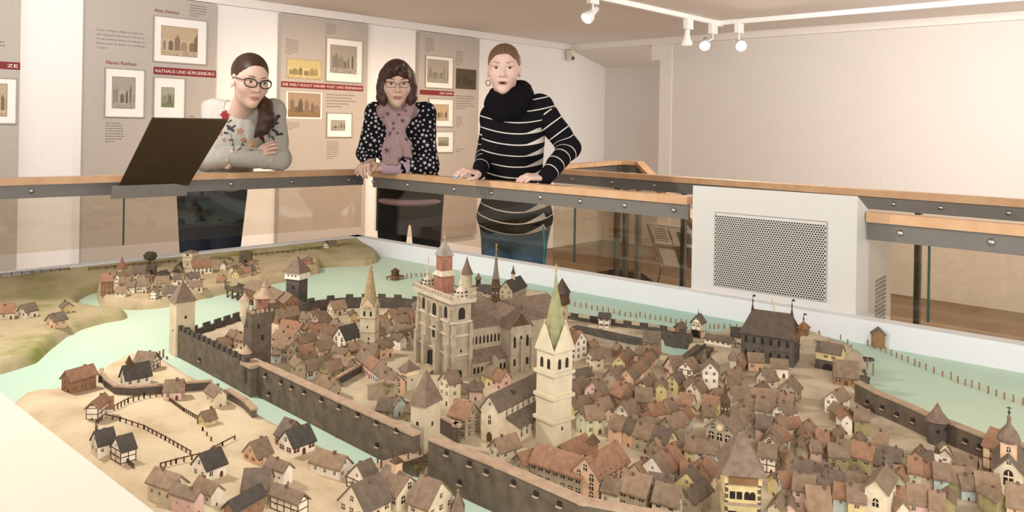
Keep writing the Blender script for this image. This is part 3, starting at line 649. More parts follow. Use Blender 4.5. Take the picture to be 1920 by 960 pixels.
# ------------------------------------------------------------------ the houses, street by street (front eave line in crop pixels, count, depth, ridge, wall height, colours)
ROWS = '''
D 203 38 258 60 1 .025 g .02 s
D 210 140 285 175 1 .03 g .028 c
D 467 72 520 85 1 .022 p .02 n
D 595 225 690 130 3 .03 p .024 yop
D 690 115 778 135 1 .03 p .02 o
D 385 345 522 388 1 .04 g .024 s
D 680 385 850 225 5 .035 p .024 oywyp
D 850 210 950 110 4 .03 p .024 ypbo
D 985 240 1095 312 1 .03 g .02 p
D 1118 262 1280 300 1 .035 g .03 t
D 712 440 825 465 1 .055 g .02 q
D 905 465 1015 475 1 .04 g .035 y
D 1125 420 1205 380 1 .03 p .026 y
D 1205 435 1280 480 1 .03 g .02 c
D 40 345 125 375 1 .05 g .02 b
D 15 430 80 452 1 .04 g .018 p
D 5 545 95 510 1 .03 p .02 p
D 100 530 255 455 1 .035 p .02 c
D 265 455 325 430 1 .02 p .018 g
D 345 535 440 505 1 .045 p .03 p
D 440 508 560 555 1 .04 p .03 n
D 18 625 95 668 1 .05 g .018 y
D 195 610 320 630 1 .045 g .018 q
D 590 545 700 530 1 .035 p .018 s
D 700 590 870 600 1 .04 p .022 n
D 375 680 480 650 1 .03 p .026 p
D 110 735 205 770 1 .05 g .032 m
D 210 775 395 765 1 .035 p .032 m
D 485 700 650 760 1 .035 g .018 w
D 545 630 600 650 1 .03 g .015 g
D 715 770 790 795 1 .035 g .015 y
D 785 715 850 735 1 .05 g .018 m
D 865 735 1030 705 1 .03 p .02 p
D 1065 715 1140 690 1 .04 p .02 c
D 1125 625 1255 650 1 .035 p .03 c
D 945 815 1075 865 1 .045 g .03 s
D 1165 840 1280 740 3 .03 p .028 yob
D 430 850 560 885 1 .035 p .03 o
D 575 880 690 920 1 .035 p .03 o
D 650 845 930 890 1 .03 p .015 s
E 412 285 570 300 1 .04 g .05 w
E 248 470 385 478 1 .04 g .03 c
E 390 515 465 480 1 .03 p .025 c
E 265 705 340 690 1 .03 g .02 o
E 475 520 545 555 1 .04 g .02 c
E 400 640 548 675 1 .035 p .02 y
E 425 745 540 745 1 .03 p .015 c
E 640 520 745 575 1 .04 g .035 s
E 745 640 940 685 1 .04 p .02 p
E 935 670 1115 705 1 .04 p .025 m
E 1112 690 1240 735 1 .035 g .03 w
E 870 195 1030 205 1 .03 p .025 o
E 815 235 870 190 1 .03 p .02 n
E 695 375 830 350 1 .03 p .015 s
E 655 450 810 455 1 .03 p .015 c
E 955 345 1060 395 1 .03 g .02 c
E 890 490 1010 520 1 .04 g .012 w
E 885 590 1145 610 1 .04 p .015 n
E 1095 255 1270 270 1 .03 p .025 w
E 800 795 915 760 1 .03 p .02 c
E 830 830 945 850 1 .04 g .025 s
E 945 855 1095 885 1 .035 p .03 p
E 1100 820 1170 870 1 .05 g .02 c
K 400 835 540 862 1 .04 g .03 s
K 380 930 500 955 1 .03 p .015 n
H 110 375 230 410 1 .035 p .03 s
H 230 405 365 450 1 .035 p .03 y
H 355 690 495 575 3 .05 p .03 wmp
H 210 745 345 670 2 .045 p .015 cp
H 315 500 505 440 2 .03 p .02 sy
H 495 485 570 505 1 .03 p .028 y
H 570 500 740 525 1 .03 p .028 b
H 465 680 560 690 1 .03 p .025 w
H 565 660 715 700 1 .035 g .02 o
H 490 735 650 770 1 .04 g .03 c
H 450 850 560 890 1 .06 g .03 s
H 605 800 730 650 3 .04 p .035 yoc
H 215 800 400 830 1 .04 p .03 o
H 0 790 205 850 1 .045 p .03 s
H 250 870 440 920 1 .04 p .03 c
H 1045 530 1180 555 1 .03 p .03 t
H 1090 400 1195 440 1 .04 g .02 c
H 1195 470 1270 300 3 .03 p .025 cos
I 0 705 85 745 1 .04 g .025 y
I 0 930 110 960 1 .05 g .02 c
I 425 105 540 135 1 .05 g .03 w
I 553 265 632 270 1 .04 g .03 w
I 648 260 762 275 1 .03 p .032 g
I 560 240 640 230 1 .04 g .02 n
I 225 365 330 385 1 .05 g .02 s
I 225 430 325 450 1 .04 g .02 s
I 215 490 300 515 1 .04 g .02 s
I 155 600 245 600 1 .05 g .025 c
I 360 425 455 440 1 .03 p .02 o
I 440 380 510 400 1 .04 g .02 n
I 330 500 405 505 1 .025 p .03 p
I 400 535 458 540 1 .025 p .02 b
I 460 535 608 550 1 .03 p .032 g
I 512 475 605 495 1 .025 p .015 p
I 610 525 780 570 1 .035 p .035 g
I 775 580 935 610 1 .03 p .03 g
I 822 545 1000 582 1 .03 p .012 p
I 618 425 700 445 1 .03 g .018 o
I 782 440 900 460 1 .035 p .02 w
I 1080 530 1160 550 1 .03 g .022 o
I 185 655 325 690 1 .035 p .02 c
I 320 690 445 725 1 .035 p .015 y
I 405 665 520 690 1 .025 p .015 g
I 105 765 185 765 1 .03 p .028 b
I 185 780 345 815 1 .035 p .035 p
I 345 795 500 815 1 .035 p .03 o
I 450 740 545 765 1 .03 p .015 w
I 552 760 730 805 1 .035 p .015 o
I 490 840 600 865 1 .03 p .03 b
I 600 870 735 890 1 .035 p .035 y
I 930 705 1030 730 1 .04 g .025 m
I 905 865 1040 880 1 .03 p .02 n
I 125 930 205 940 1 .04 g .02 p
I 300 940 480 960 1 .05 p .02 c
I 650 720 740 730 1 .04 g .015 c
A 100 625 210 645 1 .035 p .035 m
A 212 650 312 665 1 .03 p .03 p
A 312 675 435 695 1 .035 p .032 b
A 430 700 545 725 1 .035 p .025 g
A 540 765 655 775 1 .03 p .02 b
A 545 665 660 672 1 .02 p .02 p
A 660 770 860 800 1 .04 p .022 p
A 460 615 650 660 1 .045 p .012 n
A 232 525 305 530 1 .02 p .02 n
A 710 405 840 450 1 .05 p .045 q
A 100 875 280 905 1 .04 p .02 p
A 275 920 400 945 1 .035 p .02 o
A 385 870 480 890 1 .04 g .02 g
A 830 875 915 870 1 .04 g .03 g
A 905 900 1040 930 1 .05 p .03 o
A 0 940 100 930 1 .04 g .02 c
B 130 262 300 300 2 .025 p .028 oc
B 22 340 70 365 1 .03 g .012 c
B 585 360 740 405 1 .04 p .035 s
B 590 445 665 455 1 .03 p .02 b
B 635 250 760 265 1 .03 p .015 o
B 585 275 700 305 1 .03 p .015 c
B 700 290 790 305 1 .04 p .02 m
B 650 90 870 50 1 .04 p .02 n
B 865 90 960 95 1 .03 p .015 b
B 1010 95 1100 60 1 .035 p .015 c
B 1100 110 1170 75 1 .03 p .015 b
B 755 185 860 200 1 .03 p .015 c
B 660 165 745 180 1 .03 p .015 o
B 860 195 945 195 1 .03 p .015 b
B 935 215 985 240 1 .05 g .015 g
B 1040 255 1110 290 1 .05 g .02 y
B 1140 180 1260 240 1 .04 p .015 c
B 890 345 1030 300 2 .03 p .015 mc
B 845 390 915 360 1 .03 p .015 w
B 820 430 880 465 1 .06 g .018 m
B 1000 385 1065 410 1 .045 g .028 o
B 1060 345 1250 340 1 .03 p .012 n
B 820 575 925 560 1 .045 g .035 s
B 940 620 1130 570 1 .035 p .022 b
B 990 515 1065 495 1 .035 g .02 s
B 1165 625 1285 580 1 .035 p .022 g
B 1110 555 1260 500 1 .03 p .012 o
B 990 725 1065 770 1 .03 p .015 o
B 1155 800 1280 760 1 .045 g .022 s
C 0 520 125 485 1 .03 p .025 o
C 235 580 310 550 1 .05 g .015 y
C 100 725 240 680 1 .03 p .02 g
C 270 670 345 640 1 .05 g .025 s
C 360 580 715 855 4 .035 p .028 opbo
C 720 855 800 805 1 .035 g .028 g
C 545 560 600 515 1 .04 g .02 g
C 605 490 735 460 1 .03 p .03 o
C 305 515 440 500 1 .03 p .015 s
C 570 370 665 350 1 .03 p .015 c
C 600 295 665 300 1 .04 p .015 c
C 720 320 905 360 1 .035 p .028 w
C 800 415 865 400 1 .04 g .028 w
C 920 385 1010 370 1 .03 p .025 w
C 660 165 720 190 1 .04 g .015 y
C 790 150 930 165 1 .03 p .015 o
C 750 240 895 225 1 .03 p .015 c
C 910 200 1030 185 1 .03 p .022 o
C 950 80 1015 75 1 .03 g .02 y
C 130 110 270 90 1 .04 p .02 c
C 305 170 375 165 1 .03 g .02 y
C 585 235 680 230 1 .03 p .015 n
C 0 310 210 260 2 .03 p .013 cg
C 10 395 190 330 2 .03 p .015 cy
C 0 235 90 200 1 .035 p .015 p
J 735 285 810 320 1 .03 g .05 c
J 855 330 905 320 1 .03 p .025 o
J 890 380 955 380 1 .025 p .015 s
J 960 365 1055 370 1 .025 p .022 p
J 1055 245 1200 290 2 .035 p .022 yp
J 805 545 935 585 1 .045 p .04 s
J 260 510 375 525 1 .035 p .015 s
J 400 480 475 455 1 .03 g .025 b
J 470 525 520 530 1 .02 p .02 g
G 150 465 235 510 1 .045 g .035 c
G 990 790 1115 825 1 .03 p .025 c
Q 690 780 800 808 1 .045 p .049 w
O 462 275 530 295 1 .06 g .028 n
O 1130 165 1202 130 1 .045 g .02 t
O 648 500 735 500 1 .05 g .025 t
O 745 505 850 490 1 .03 p .02 c
O 735 780 870 745 1 .035 p .022 w 4
O 905 825 1020 790 1 .035 p .024 t 4
M 585 55 720 50 1 .035 p .02 p
M 970 95 1060 75 1 .05 g .025 c
M 890 275 985 250 1 .025 p .012 y
M 905 645 1060 585 1 .04 p .022 w 4
M 645 790 765 735 1 .055 g .025 c
M 820 865 888 830 1 .05 g .025 p
M 945 825 1030 790 1 .045 g .022 w
M 1040 925 1120 950 1 .06 g .02 n 4
N 50 795 250 790 1 .045 p .022 s 2
N 303 370 385 400 1 .045 p .02 n
N 435 475 605 415 1 .045 p .02 w 4
N 165 550 285 505 1 .04 p .015 o
N 368 655 435 625 1 .045 g .025 w
N 475 895 550 855 1 .06 g .025 t
N 785 640 875 590 1 .065 g .02 w
P 290 410 440 340 1 .05 p .018 t 2
P 260 715 560 570 1 .06 p .02 c 2
P 750 600 980 690 1 .06 p .02 c
R 115 350 205 345 1 .04 p .045 n
R 225 320 265 330 1 .04 g .03 w
R 250 360 335 360 1 .03 p .02 t
R 225 433 295 433 1 .03 p .015 w
R 310 390 368 390 1 .03 p .022 w
R 378 383 462 383 1 .035 p .025 t
R 350 290 450 285 1 .04 p .035 c
R 390 335 465 340 1 .03 g .012 w
R 482 430 530 430 1 .03 g .025 t
R 535 370 635 360 1 .04 p .025 t
R 578 440 685 435 1 .035 p .02 t
R 500 330 585 335 1 .05 g .012 n 4
R 630 300 680 300 1 .05 g .02 w 4
R 655 330 750 330 1 .03 p .022 w
R 770 325 860 318 1 .03 p .015 w
R 780 390 878 385 1 .03 p .018 c
R 670 250 725 250 1 .06 g .02 n 4
R 985 345 1040 345 1 .03 p .012 t
R 1012 225 1050 225 1 .02 g .02 w
R 1075 265 1120 270 1 .03 g .015 c
R 1100 290 1150 295 1 .03 g .015 y
R 1155 240 1200 240 1 .03 g .015 p
R 1160 285 1240 280 1 .03 p .015 p
R 1240 270 1280 265 1 .03 p .015 p
R 1250 230 1290 225 1 .03 g .018 p
S 0 590 110 580 1 .04 p .02 c
S 190 580 285 560 1 .035 p .02 w 2
S 480 545 545 535 1 .03 g .02 y 2
S 345 640 405 650 1 .04 g .02 o 2
T 815 80 865 80 1 .03 g .012 c 2
T 870 80 930 75 1 .035 p .012 g 2
'''
for ln in ROWS.strip().splitlines():
    q = ln.split()
    row(q[0], *[float(v) for v in q[1:5]], int(q[5]), float(q[6]), q[7], float(q[8]), q[9], int(q[10]) if len(q) > 10 else None)
# ================================================================== walls, towers, churches and other landmarks
m_dstone = mat('dark_wall_stone', '#5f5447', .95, .25, 45, .6)
m_bstone = mat('black_wall_stone', '#544d46', .95, .25, 45, .6)
m_coping = mat('wall_coping', '#a48d77', .9, .15, 60, .3)
m_cath = mat('cathedral_stone', '#a2957f', .95, .22, 40, .5)
m_cathl = mat('cathedral_trim', '#bdb09b', .9, .15, 60, .4)
m_tower = mat('tower_plaster', '#bfb196', .92, .16, 30, .3)
m_white_t = mat('church_plaster', '#c6ba9f', .92, .12, 30, .3)
m_towerr = mat('tower_roof', '#746356', .9, .2, 90, .4)
m_green = mat('copper_green', '#8b8a63', .8, .2, 60, .3)
m_wood = mat('dark_wood', '#54402f', .9, .25, 70, .4)
m_wood2 = mat('brown_wood', '#7a5a3c', .9, .25, 70, .4)
m_redb = mat('red_brick', '#8f6451', .9, .2, 90, .3)
m_gold = mat('gilding', '#b99a5e', .4, .1, 60, metal=.6)
m_iron = mat('iron', '#3a332c', .6, 0, metal=.4)
m_arch = mat('arch_shadow', '#2a241f', .9, 0)
def zat(p, px, py): return HC+ray(px, py).z*plan(p).dot(FW)
def base(t, x0, y0, x1, y1, zg=Z_CITY): return frontline(t, x0, y0, x1, y1, 0, zg)
def at_px(A, e, px):      # distance along e from A where the line crosses image column px
    r = ray(px, HOR); d = Vector((-r.y, r.x, 0)); den = e.x*d.x+e.y*d.y
    return -(A.x*d.x+A.y*d.y)/den
LOOP = MB().box(-.004, .004, -.003, .004, 0, .007, 0).box(-.005, .005, -.005, -.001, -.0025, -.0003, 1).mesh('loophole', [m_arch, m_coping])
MERL = MB().box(-.5, .5, -.5, .5, 0, 1).mesh('merlon', [m_bstone])
def town_wall(label, pts, zb, h, thick, m=m_dstone, coping=True, merlon=0, loops=(), in_water=True, mw=.02):
    """pts: outer foot of the wall in pixels at level zb"""
    Ps = [P(x, y, zb) for x, y in pts]; o = Ps[0].copy()
    t = thing('rampart', label, 'rampart', (o.x, o.y, zb))
    z0 = -.012 if in_water else -.01
    for a, b in zip(Ps[:-1], Ps[1:]):
        a, b = a-o, b-o; a.z = b.z = 0; u = (b-a).normalized(); n = Vector((-u.y, u.x, 0))
        if n.dot(plan(a+o)) < 0: n = -n
        mb = MB(); side_bar(mb, a-u*.002, b+u*.002, n, thick, z0, h); mb.build('rampart_section', m, t)
        if coping:
            mb = MB(); side_bar(mb, a-u*.003-n*.002, b+u*.003-n*.002, n, thick+.004, h, h+.004); mb.build('coping', m_coping, t)
        L = (b-a).length
        if (b+o-Ps[-1]).to_2d().length > .005:
            c_ = b+n*thick/2; MB().lathe([(thick*.6, z0), (thick*.6, h-.0008)], 12, c_.x, c_.y).build('rampart_bend', m, t)
            if coping: MB().lathe([(thick*.66, h-.0005), (thick*.66, h+.0046)], 12, c_.x, c_.y).build('coping', m_coping, t)
        if merlon:
            k = max(1, int(L/merlon))
            for i in range(k):
                c = a+u*((i+.5)*L/k)+n*thick*.3; q = link('merlon', MERL, t, (c.x, c.y, h-.001), math.atan2(u.y, u.x)); q.scale = (mw, thick*.6, .013)
    for px, py in loops:
        best = None
        for a, b in zip(Ps[:-1], Ps[1:]):
            u = plan(b-a).normalized(); n = Vector((-u.y, u.x, 0)); r = ray(px, py); s = (a-CAM).dot(n)/r.dot(n); w = CAM+r*s
            f = plan(w-a).dot(u)
            if -.01 <= f <= (b-a).length+.01 and 0 < w.z-zb < h: best = (w, u, n)
        if best:
            w, u, n = best; ang = math.atan2(u.y, u.x)
            if n.dot(plan(w)) < 0: ang += math.pi
            link('loophole', LOOP, t, tuple(w-o), ang)
    return t
town_wall('dark battlemented moat wall climbing to the massive gate tower', [(330, 668), (400, 706), (462, 741)], Z_WATER, .072, .016, coping=False, merlon=.026, mw=.016, loops=[(375, 676)])
town_wall('long dark moat wall with pale coping between the two gate towers', [(484, 744), (630, 820), (772, 893)], Z_WATER, .072, .016,
          loops=[(548, 728), (572, 737), (604, 751), (637, 765), (672, 779), (707, 794), (745, 809), (499, 705), (528, 718), (708, 837), (505, 740)])
town_wall('dark moat wall below the monastery, pale coping', [(803, 905), (928, 962), (1085, 1040), (1300, 1085), (1500, 1120)], Z_WATER, .074, .018, loops=[(838, 852), (881, 872), (913, 887), (964, 908), (1006, 929), (1050, 948), (863, 907)])
town_wall('grey lake wall with loopholes ending at the round tower', [(1603, 754), (1640, 775), (1700, 802), (1752, 828)], Z_CITY, .043, .014, m_dstone, True, 0, [(1627, 756), (1655, 766), (1683, 779), (1713, 791)], False)
town_wall('grey lake wall stretch between round tower and half-timbered house', [(1768, 829), (1850, 864), (1960, 890)], Z_CITY, .04, .014, m_dstone, True, 0, [(1811, 829), (1838, 840)], False)
town_wall('curved battlemented wall on the river side behind the small church', [(568, 590), (600, 583), (640, 579), (700, 577), (760, 580), (796, 586)], Z_CITY, .034, .012, m_bstone, False, .045, (), False, .024)
town_wall('dark battlemented lake wall beside the brown-topped tower', [(1058, 609), (1130, 621), (1222, 633)], Z_WATER, .028, .012, m_bstone, False, .045, (), True, .024)
town_wall('dark wall with stone bridge arch and gatehouse stretch', [(1222, 641), (1262, 652), (1296, 656)], Z_WATER, .042, .014, m_bstone, False, .04, (), True, .02)
town_wall('battlemented courtyard wall beyond the massive gate tower', [(352, 646), (400, 630), (452, 612)], Z_WATER, .034, .01, m_bstone, False, .04, (), True, .026)
town_wall('low dark quay wall in front of the canal', [(1040, 616), (1130, 634), (1206, 651)], Z_WATER, .016, .03, m_bstone, False)
town_wall('short bent wall inside the white gate tower', [(818, 808), (856, 830), (864, 822)], Z_CITY, .03, .008, m_dstone, True, 0, (), False)
town_wall('dark bank wall below the fenced meadow', [(423, 745), (455, 764), (472, 782)], Z_WATER+.016, .014, .01, m_dstone, True, 0, (), False)
town_wall('ruined square wall ring inside the long moat wall', [(693, 750), (722, 741), (742, 746)], Z_CITY, .03, .005, MW['s'], True, 0, (), False)
town_wall('pale garden wall beside the olive house terrace', [(633, 724), (655, 711), (677, 699)], Z_CITY, .018, .005, m_bstone, True, 0, (), False)

def roof_pyr(w, d, h, z, o=.004): 
    return MB().put([(-w/2-o, -d/2-o, z), (w/2+o, -d/2-o, z), (w/2+o, d/2+o, z), (-w/2-o, d/2+o, z), (0, 0, z+h)], [(3,2,1,0),(0,1,4),(1,2,4),(2,3,4),(3,0,4)])
def finial(t, x, y, z, h, m=m_gold, cross=False, flag=False):
    b = MB().lathe([(.0012, 0), (.0012, h*.25), (.0026, h*.32), (.0026, h*.38), (.0009, h*.45), (.0007, h)], 6, x, y)
    b.v = [(p[0], p[1], p[2]+z) for p in b.v]
    if cross: b.box(x-.004, x+.004, y-.0006, y+.0006, z+h*.78, z+h*.78+.0012)
    if flag: b.box(x, x+.007, y-.0004, y+.0004, z+h*.8, z+h)
    b.build('finial', m, t)
def tower(name, label, t, x0, y0, x1, y1, d, h, rh, m, mr=None, zg=Z_CITY, over=.004, wins=(), belt=(), top=None, round_=0, w=None, foot=.02, fin=.02, cat='model tower'):
    A, B, e, n = base(t, x0, y0, x1, y1, zg); W = w or (B-A).length; d = d or W
    c = (A+B)/2+n*d/2; o = thing(name, label, cat, (c.x, c.y, zg), math.atan2(e.y, e.x))
    if round_:
        MB().lathe([(W/2, -foot), (W/2, h)], 20).build('tower_body', m, o, smooth=False)
        MB().lathe([(W/2+over, h-.002), (W/2+over, h), (W*.25, h+rh*.52), (.001, h+rh)], 20).build('roof', mr or m_towerr, o)
    else:
        MB().box(-W/2, W/2, -d/2, d/2, -foot, h).build('tower_body', m, o)
        hh = h
        if top:
            tm, th, to = top; MB().box(-W/2-to, W/2+to, -d/2-to, d/2+to, h, h+th).build('top_storey', tm, o); hh = h+th
        if rh: roof_pyr(W+(2*top[2] if top else 0), d+(2*top[2] if top else 0), rh, hh, over).build('roof', mr or m_towerr, o)
        for z in belt: MB().box(-W/2-.002, W/2+.002, -d/2-.002, d/2+.002, z-.0015, z+.0015).build('cornice', m_coping, o)
        for (sd, u, z, ww, wh, ar) in wins:
            me = SLITA if ar else SLIT
            if sd == 'f': opening(me, 'window', o, u*W, -d/2, z, ww, wh, 0)
            elif sd == 'r': opening(me, 'window', o, W/2, u*d, z, ww, wh, math.pi/2)
            elif sd == 'l': opening(me, 'window', o, -W/2, u*d, z, ww, wh, -math.pi/2)
    if fin: finial(o, 0, 0, h+(top[1] if top else 0)+rh-.002, fin)
    return o
# riverside towers
tower('water_tower', 'pale square river tower with brown pyramid roof at the end of the moat wall', 'X', 316, 660, 330, 668, .05, .140, .056, m_tower, zg=Z_WATER+.004,
      wins=[('r', .0, .095, .006, .008, 0), ('r', .12, .052, .014, .018, 1), ('f', 0, .06, .005, .007, 0)], w=.046)
gt = tower('massive_gate_tower', 'massive dark gate tower with bartizans rising over the moat wall', 'X', 452, 684, 474, 697, .052, .138, 0, m_dstone,
      wins=[('r', -.15, .10, .006, .011, 0), ('r', .05, .07, .007, .013, 0), ('f', 0, .1, .005, .008, 0)], fin=0, w=.046)
for k in range(5): MB().box(-.002, .004, -.024+k*.0115, -.018+k*.0115, .138, .145).build('merlon', m_coping, gt, (.021, 0, 0))
for k in range(4): MB().box(-.02+k*.0125, -.014+k*.0125, -.026, -.021, .138, .145).build('merlon', m_coping, gt)
for (x, y, r, h) in ((-.028, .012, .011, .03), (-.020, -.026, .011, .028), (.012, .03, .009, .02)):
    q = MB().lathe([(r*.4, .105), (r*1.1, .128), (r, .13), (r, .138+h)], 14, x, y).build('bartizan', m_tower if x < 0 else m_dstone, gt)
    MB().lathe([(r*1.25, .138+h), (r*.5, .138+h+.009), (.0005, .138+h+.018)], 14, x, y).build('bartizan_roof', m_coping, q)
q = MB().box(-.016, .012, .004, .03, .138, .172).build('wooden_turret', m_redb, gt)
MB().lathe([(.026, .170), (.019, .176), (.010, .190), (.006, .194), (.007, .199), (.002, .206), (.001, .218)], 10, -.002, .017).build('turret_roof', m_coping, q)
fw = tower('gate_forework', 'dark gate forework with arched niche standing in the moat', 'X', 451, 735, 472, 747, .03, .07, 0, m_dstone, zg=Z_WATER, fin=0, w=.044, wins=[('f', -.1, .028, .014, .026, 1)])
q = MB().lathe([(.011, .05), (.011, .092)], 14, -.018, -.008).build('round_turret', m_dstone, fw); MB().lathe([(.0135, .092), (.007, .101), (.0005, .112)], 14, -.018, -.008).build('turret_roof', m_coping, q)
MB().box(-.026, .026, -.019, .02, .066, .0735).build('parapet', m_coping, fw)
tower('white_gate_tower', 'cream gate tower with steep brown roof between the moat walls', 'J', 516, 828, 618, 855, .052, .088, .062, m_tower, foot=.0, belt=(), over=.004,
      wins=[('f', 0, .052, .005, .007, 0), ('r', 0, .046, .005, .008, 0), ('f', -.05, .0, .016, .019, 1)], fin=.008)
fd = base('P', 770, 300, 925, 350, Z_WATER); c = (fd[0]+fd[1])/2+fd[3]*.02
pr = thing('bridge_pier', 'rough stone foundation under the cream gate tower', 'pier', (c.x, c.y, Z_WATER), math.atan2(fd[2].y, fd[2].x)); Lf = (fd[1]-fd[0]).length
m_rub = mat('rubble_stone', '#8c7a54', .95, .0, 120, .5, col2='#453d31', detail=2)
MB().box(-Lf/2, Lf/2, -.02, .04, -.01, .022).build('foundation', m_rub, pr)
tower('timber_top_tower', 'white tower with timbered top storey near the cathedral steps', 'C', 808, 900, 868, 925, .028, .034, .022, m_white_t, top=(MW['q'], .011, .003), wins=[('f', 0, .02, .003, .006, 0), ('r', 0, .02, .003, .006, 0)], fin=.004)
bt = tower('bridge_tower', 'tall dark bridge tower with pinkish white top storey and hipped roof', 'T', 543, 532, 640, 545, .045, .092, .056, m_bstone, top=(MW['w'], .022, .004), over=.006, zg=Z_WATER+.006,
      wins=[('f', .05, .06, .008, .012, 0), ('f', .3, .005, .014, .018, 1), ('f', -.25, .03, .004, .008, 0)], fin=.022)
for k in (-.3, 0, .3): opening(WIN, 'window', bt, k*.05, -.0265, .101, .006, .008, 0)
tower('brown_top_tower', 'cream lake tower with dark wooden upper storey and pointed roof', 'Q', 642, 668, 705, 677, .034, .058, .047, m_tower, mr=mat('roof_dark_brown', '#51423a', .9, .15, 80, .3), top=(m_wood, .036, .003), zg=Z_CITY,
      wins=[('f', .2, .002, .012, .012, 1), ('f', -.2, .07, .006, .008, 0), ('f', .3, .07, .006, .008, 0), ('r', 0, .07, .005, .008, 0)], fin=.004)
rt = tower('round_wall_tower', 'dark round wall tower with conical brown roof on the lake wall', 'A', 305, 425, 450, 425, 0, .046, .033, m_bstone, round_=1, fin=.004)
for a, z in ((-2.0, .025), (-1.1, .03)): opening(SLIT, 'window', rt, .0175*math.cos(a), .0175*math.sin(a), z, .006, .006, a+math.pi/2)
tower('pyramid_roof_tower', 'square white tower house with pyramid roof by the merchants hall', 'E', 682, 372, 745, 378, .03, .045, .022, m_white_t, wins=[('r', 0, .025, .004, .01, 1), ('f', .2, .01, .005, .006, 0)], fin=0)
tower('stone_spire', 'small brown spire rising beside the canal', 'E', 415, 240, 455, 240, .01, .006, .03, m_wood2, fin=.006)
sg = tower('striped_gate_tower', 'tall gate tower with quoined corners and a huge flared roof', 'X', 1359, 1012, 1424, 1018, .062, .085, 0, MW['y'], belt=(.02, .055), fin=0,
      wins=[('f', -.3, .062, .008, .011, 0), ('f', -.1, .062, .008, .011, 0), ('f', .12, .062, .008, .011, 1), ('f', .28, .062, .008, .011, 1), ('f', -.3, .03, .012, .014, 0), ('f', .02, .03, .010, .012, 0), ('f', .3, .03, .008, .01, 1)])
Wg = (P(1424, 1018, Z_CITY)-P(1359, 1012, Z_CITY)).length
MB().box(-Wg/2-.002, Wg/2+.002, -.033, .033, .085, .104).build('wooden_gallery', MW['y'], sg)
MB().box(-Wg*.42, Wg*.42, -.036, -.032, .085, .099).build('gallery_boards', m_wood2, sg)
MB().put([(-Wg/2-.008, -.042, .100), (Wg/2+.008, -.042, .100), (Wg/2+.008, .042, .100), (-Wg/2-.008, .042, .100), (-Wg*.36, -.024, .124), (Wg*.36, -.024, .124), (Wg*.36, .024, .124), (-Wg*.36, .024, .124), (-.004, 0, .150), (.006, 0, .150)],
         [(3,2,1,0),(0,1,5,4),(1,2,6,5),(2,3,7,6),(3,0,4,7),(4,5,9,8),(6,7,8,9),(5,6,9),(7,4,8)]).build('roof', m_towerr, sg)
qn = MB()
for k in range(9):
    z = .006+k*.0095; qn.box(-Wg/2-.001, -Wg/2+.0035, -.0325, -.028, z, z+.0055).box(Wg/2-.0035, Wg/2+.001, -.0325, -.028, z, z+.0055)
qn.build('quoins', m_bstone, sg)['kind'] = 'stuff'

# ---- cathedral -----------------------------------------------------------------------------------------
A = P(846, 712, Z_CITY); E0 = P(977, 687, Z_CITY); e2 = plan(E0-A).normalized(); e1 = Vector((-e2.y, e2.x, 0))
LB = at_px(A, e2, 889); LT = at_px(A, e2, 952); WN = at_px(A, e1, 789)
ca_ = thing('cathedral', 'large grey stone cathedral with twin-tower front, brown roofs and crossing spire', 'model church', (A.x, A.y, Z_CITY), math.atan2(e2.y, e2.x))
HB = zat(A, 846, 566)-Z_CITY
MB().box(0, LB, 0, WN, -.005, HB).build('west_block', m_cath, ca_)
for z in (.30, .55, .72, .985):
    g = .003 if z < .9 else .009
    MB().box(-g, LB+g, -g, WN+g, HB*z-.002, HB*z+.003).build('cornice', m_cathl, ca_)
MB().box(-.010, LB+.010, -.010, WN+.010, HB, HB+.005).build('platform', m_cathl, ca_)
bal = MB(); zb = HB+.005
def rail_line(p, q, k):
    for i in range(k+1):
        x = p[0]+(q[0]-p[0])*i/k; y = p[1]+(q[1]-p[1])*i/k; bal.box(x-.0009, x+.0009, y-.0009, y+.0009, zb, zb+.010)
    bal.box(min(p[0], q[0])-.0012, max(p[0], q[0])+.0012, min(p[1], q[1])-.0012, max(p[1], q[1])+.0012, zb+.010, zb+.0125)
for p, q in (((-.009, -.009), (LB+.009, -.009)), ((LB+.009, -.009), (LB+.009, WN+.009)), ((LB+.009, WN+.009), (-.009, WN+.009)), ((-.009, WN+.009), (-.009, -.009))): rail_line(p, q, 14)
bal.build('balustrade', m_cathl, ca_)['kind'] = 'stuff'
def cwin(x, y, z, w, h, ang): opening(SLITA, 'window', ca_, x, y, z, w, h, ang)
cwin(LB*.5, 0, HB*.76, .018, .026, 0); cwin(LB*.5, 0, HB*.33, .005, .007, 0)
cwin(LB*.42, 0, .0, .014, .018, 0)
W_ = -math.pi/2
for y in (.18, .82): cwin(0, WN*y, HB*.76, .014, .026, W_)
cwin(0, WN*.5, HB*.72, .018, .03, W_); cwin(0, WN*.5, HB*.44, .016, .026, W_)
MB().prism([(WN*.33, 0), (WN*.67, 0), (WN*.67, .036), (WN*.6, .046), (WN*.5, .05), (WN*.4, .046), (WN*.33, .036)], -.004, .004, 'x').build('portal', m_arch, ca_)
for y in (.05, .33, .67, .95):      # stepped buttresses of the front
    d = .016 if .2 < y < .8 else .011
    b = MB().box(-d, 0, WN*y-.006, WN*y+.006, -.004, HB*.45).box(-d*.7, 0, WN*y-.005, WN*y+.005, HB*.45, HB*.7).box(-d*.45, 0, WN*y-.004, WN*y+.004, HB*.7, HB*.9)
    b.box(-d*1.1, 0, WN*y-.007, WN*y+.007, HB*.44, HB*.455).box(-d*.85, 0, WN*y-.006, WN*y+.006, HB*.69, HB*.705); b.build('buttress', m_cath, ca_)
for x in (.04, .96): MB().box(LB*x-.005, LB*x+.005, -.007, 0, -.004, HB*.7).build('buttress', m_cath, ca_)
sb2 = MB()
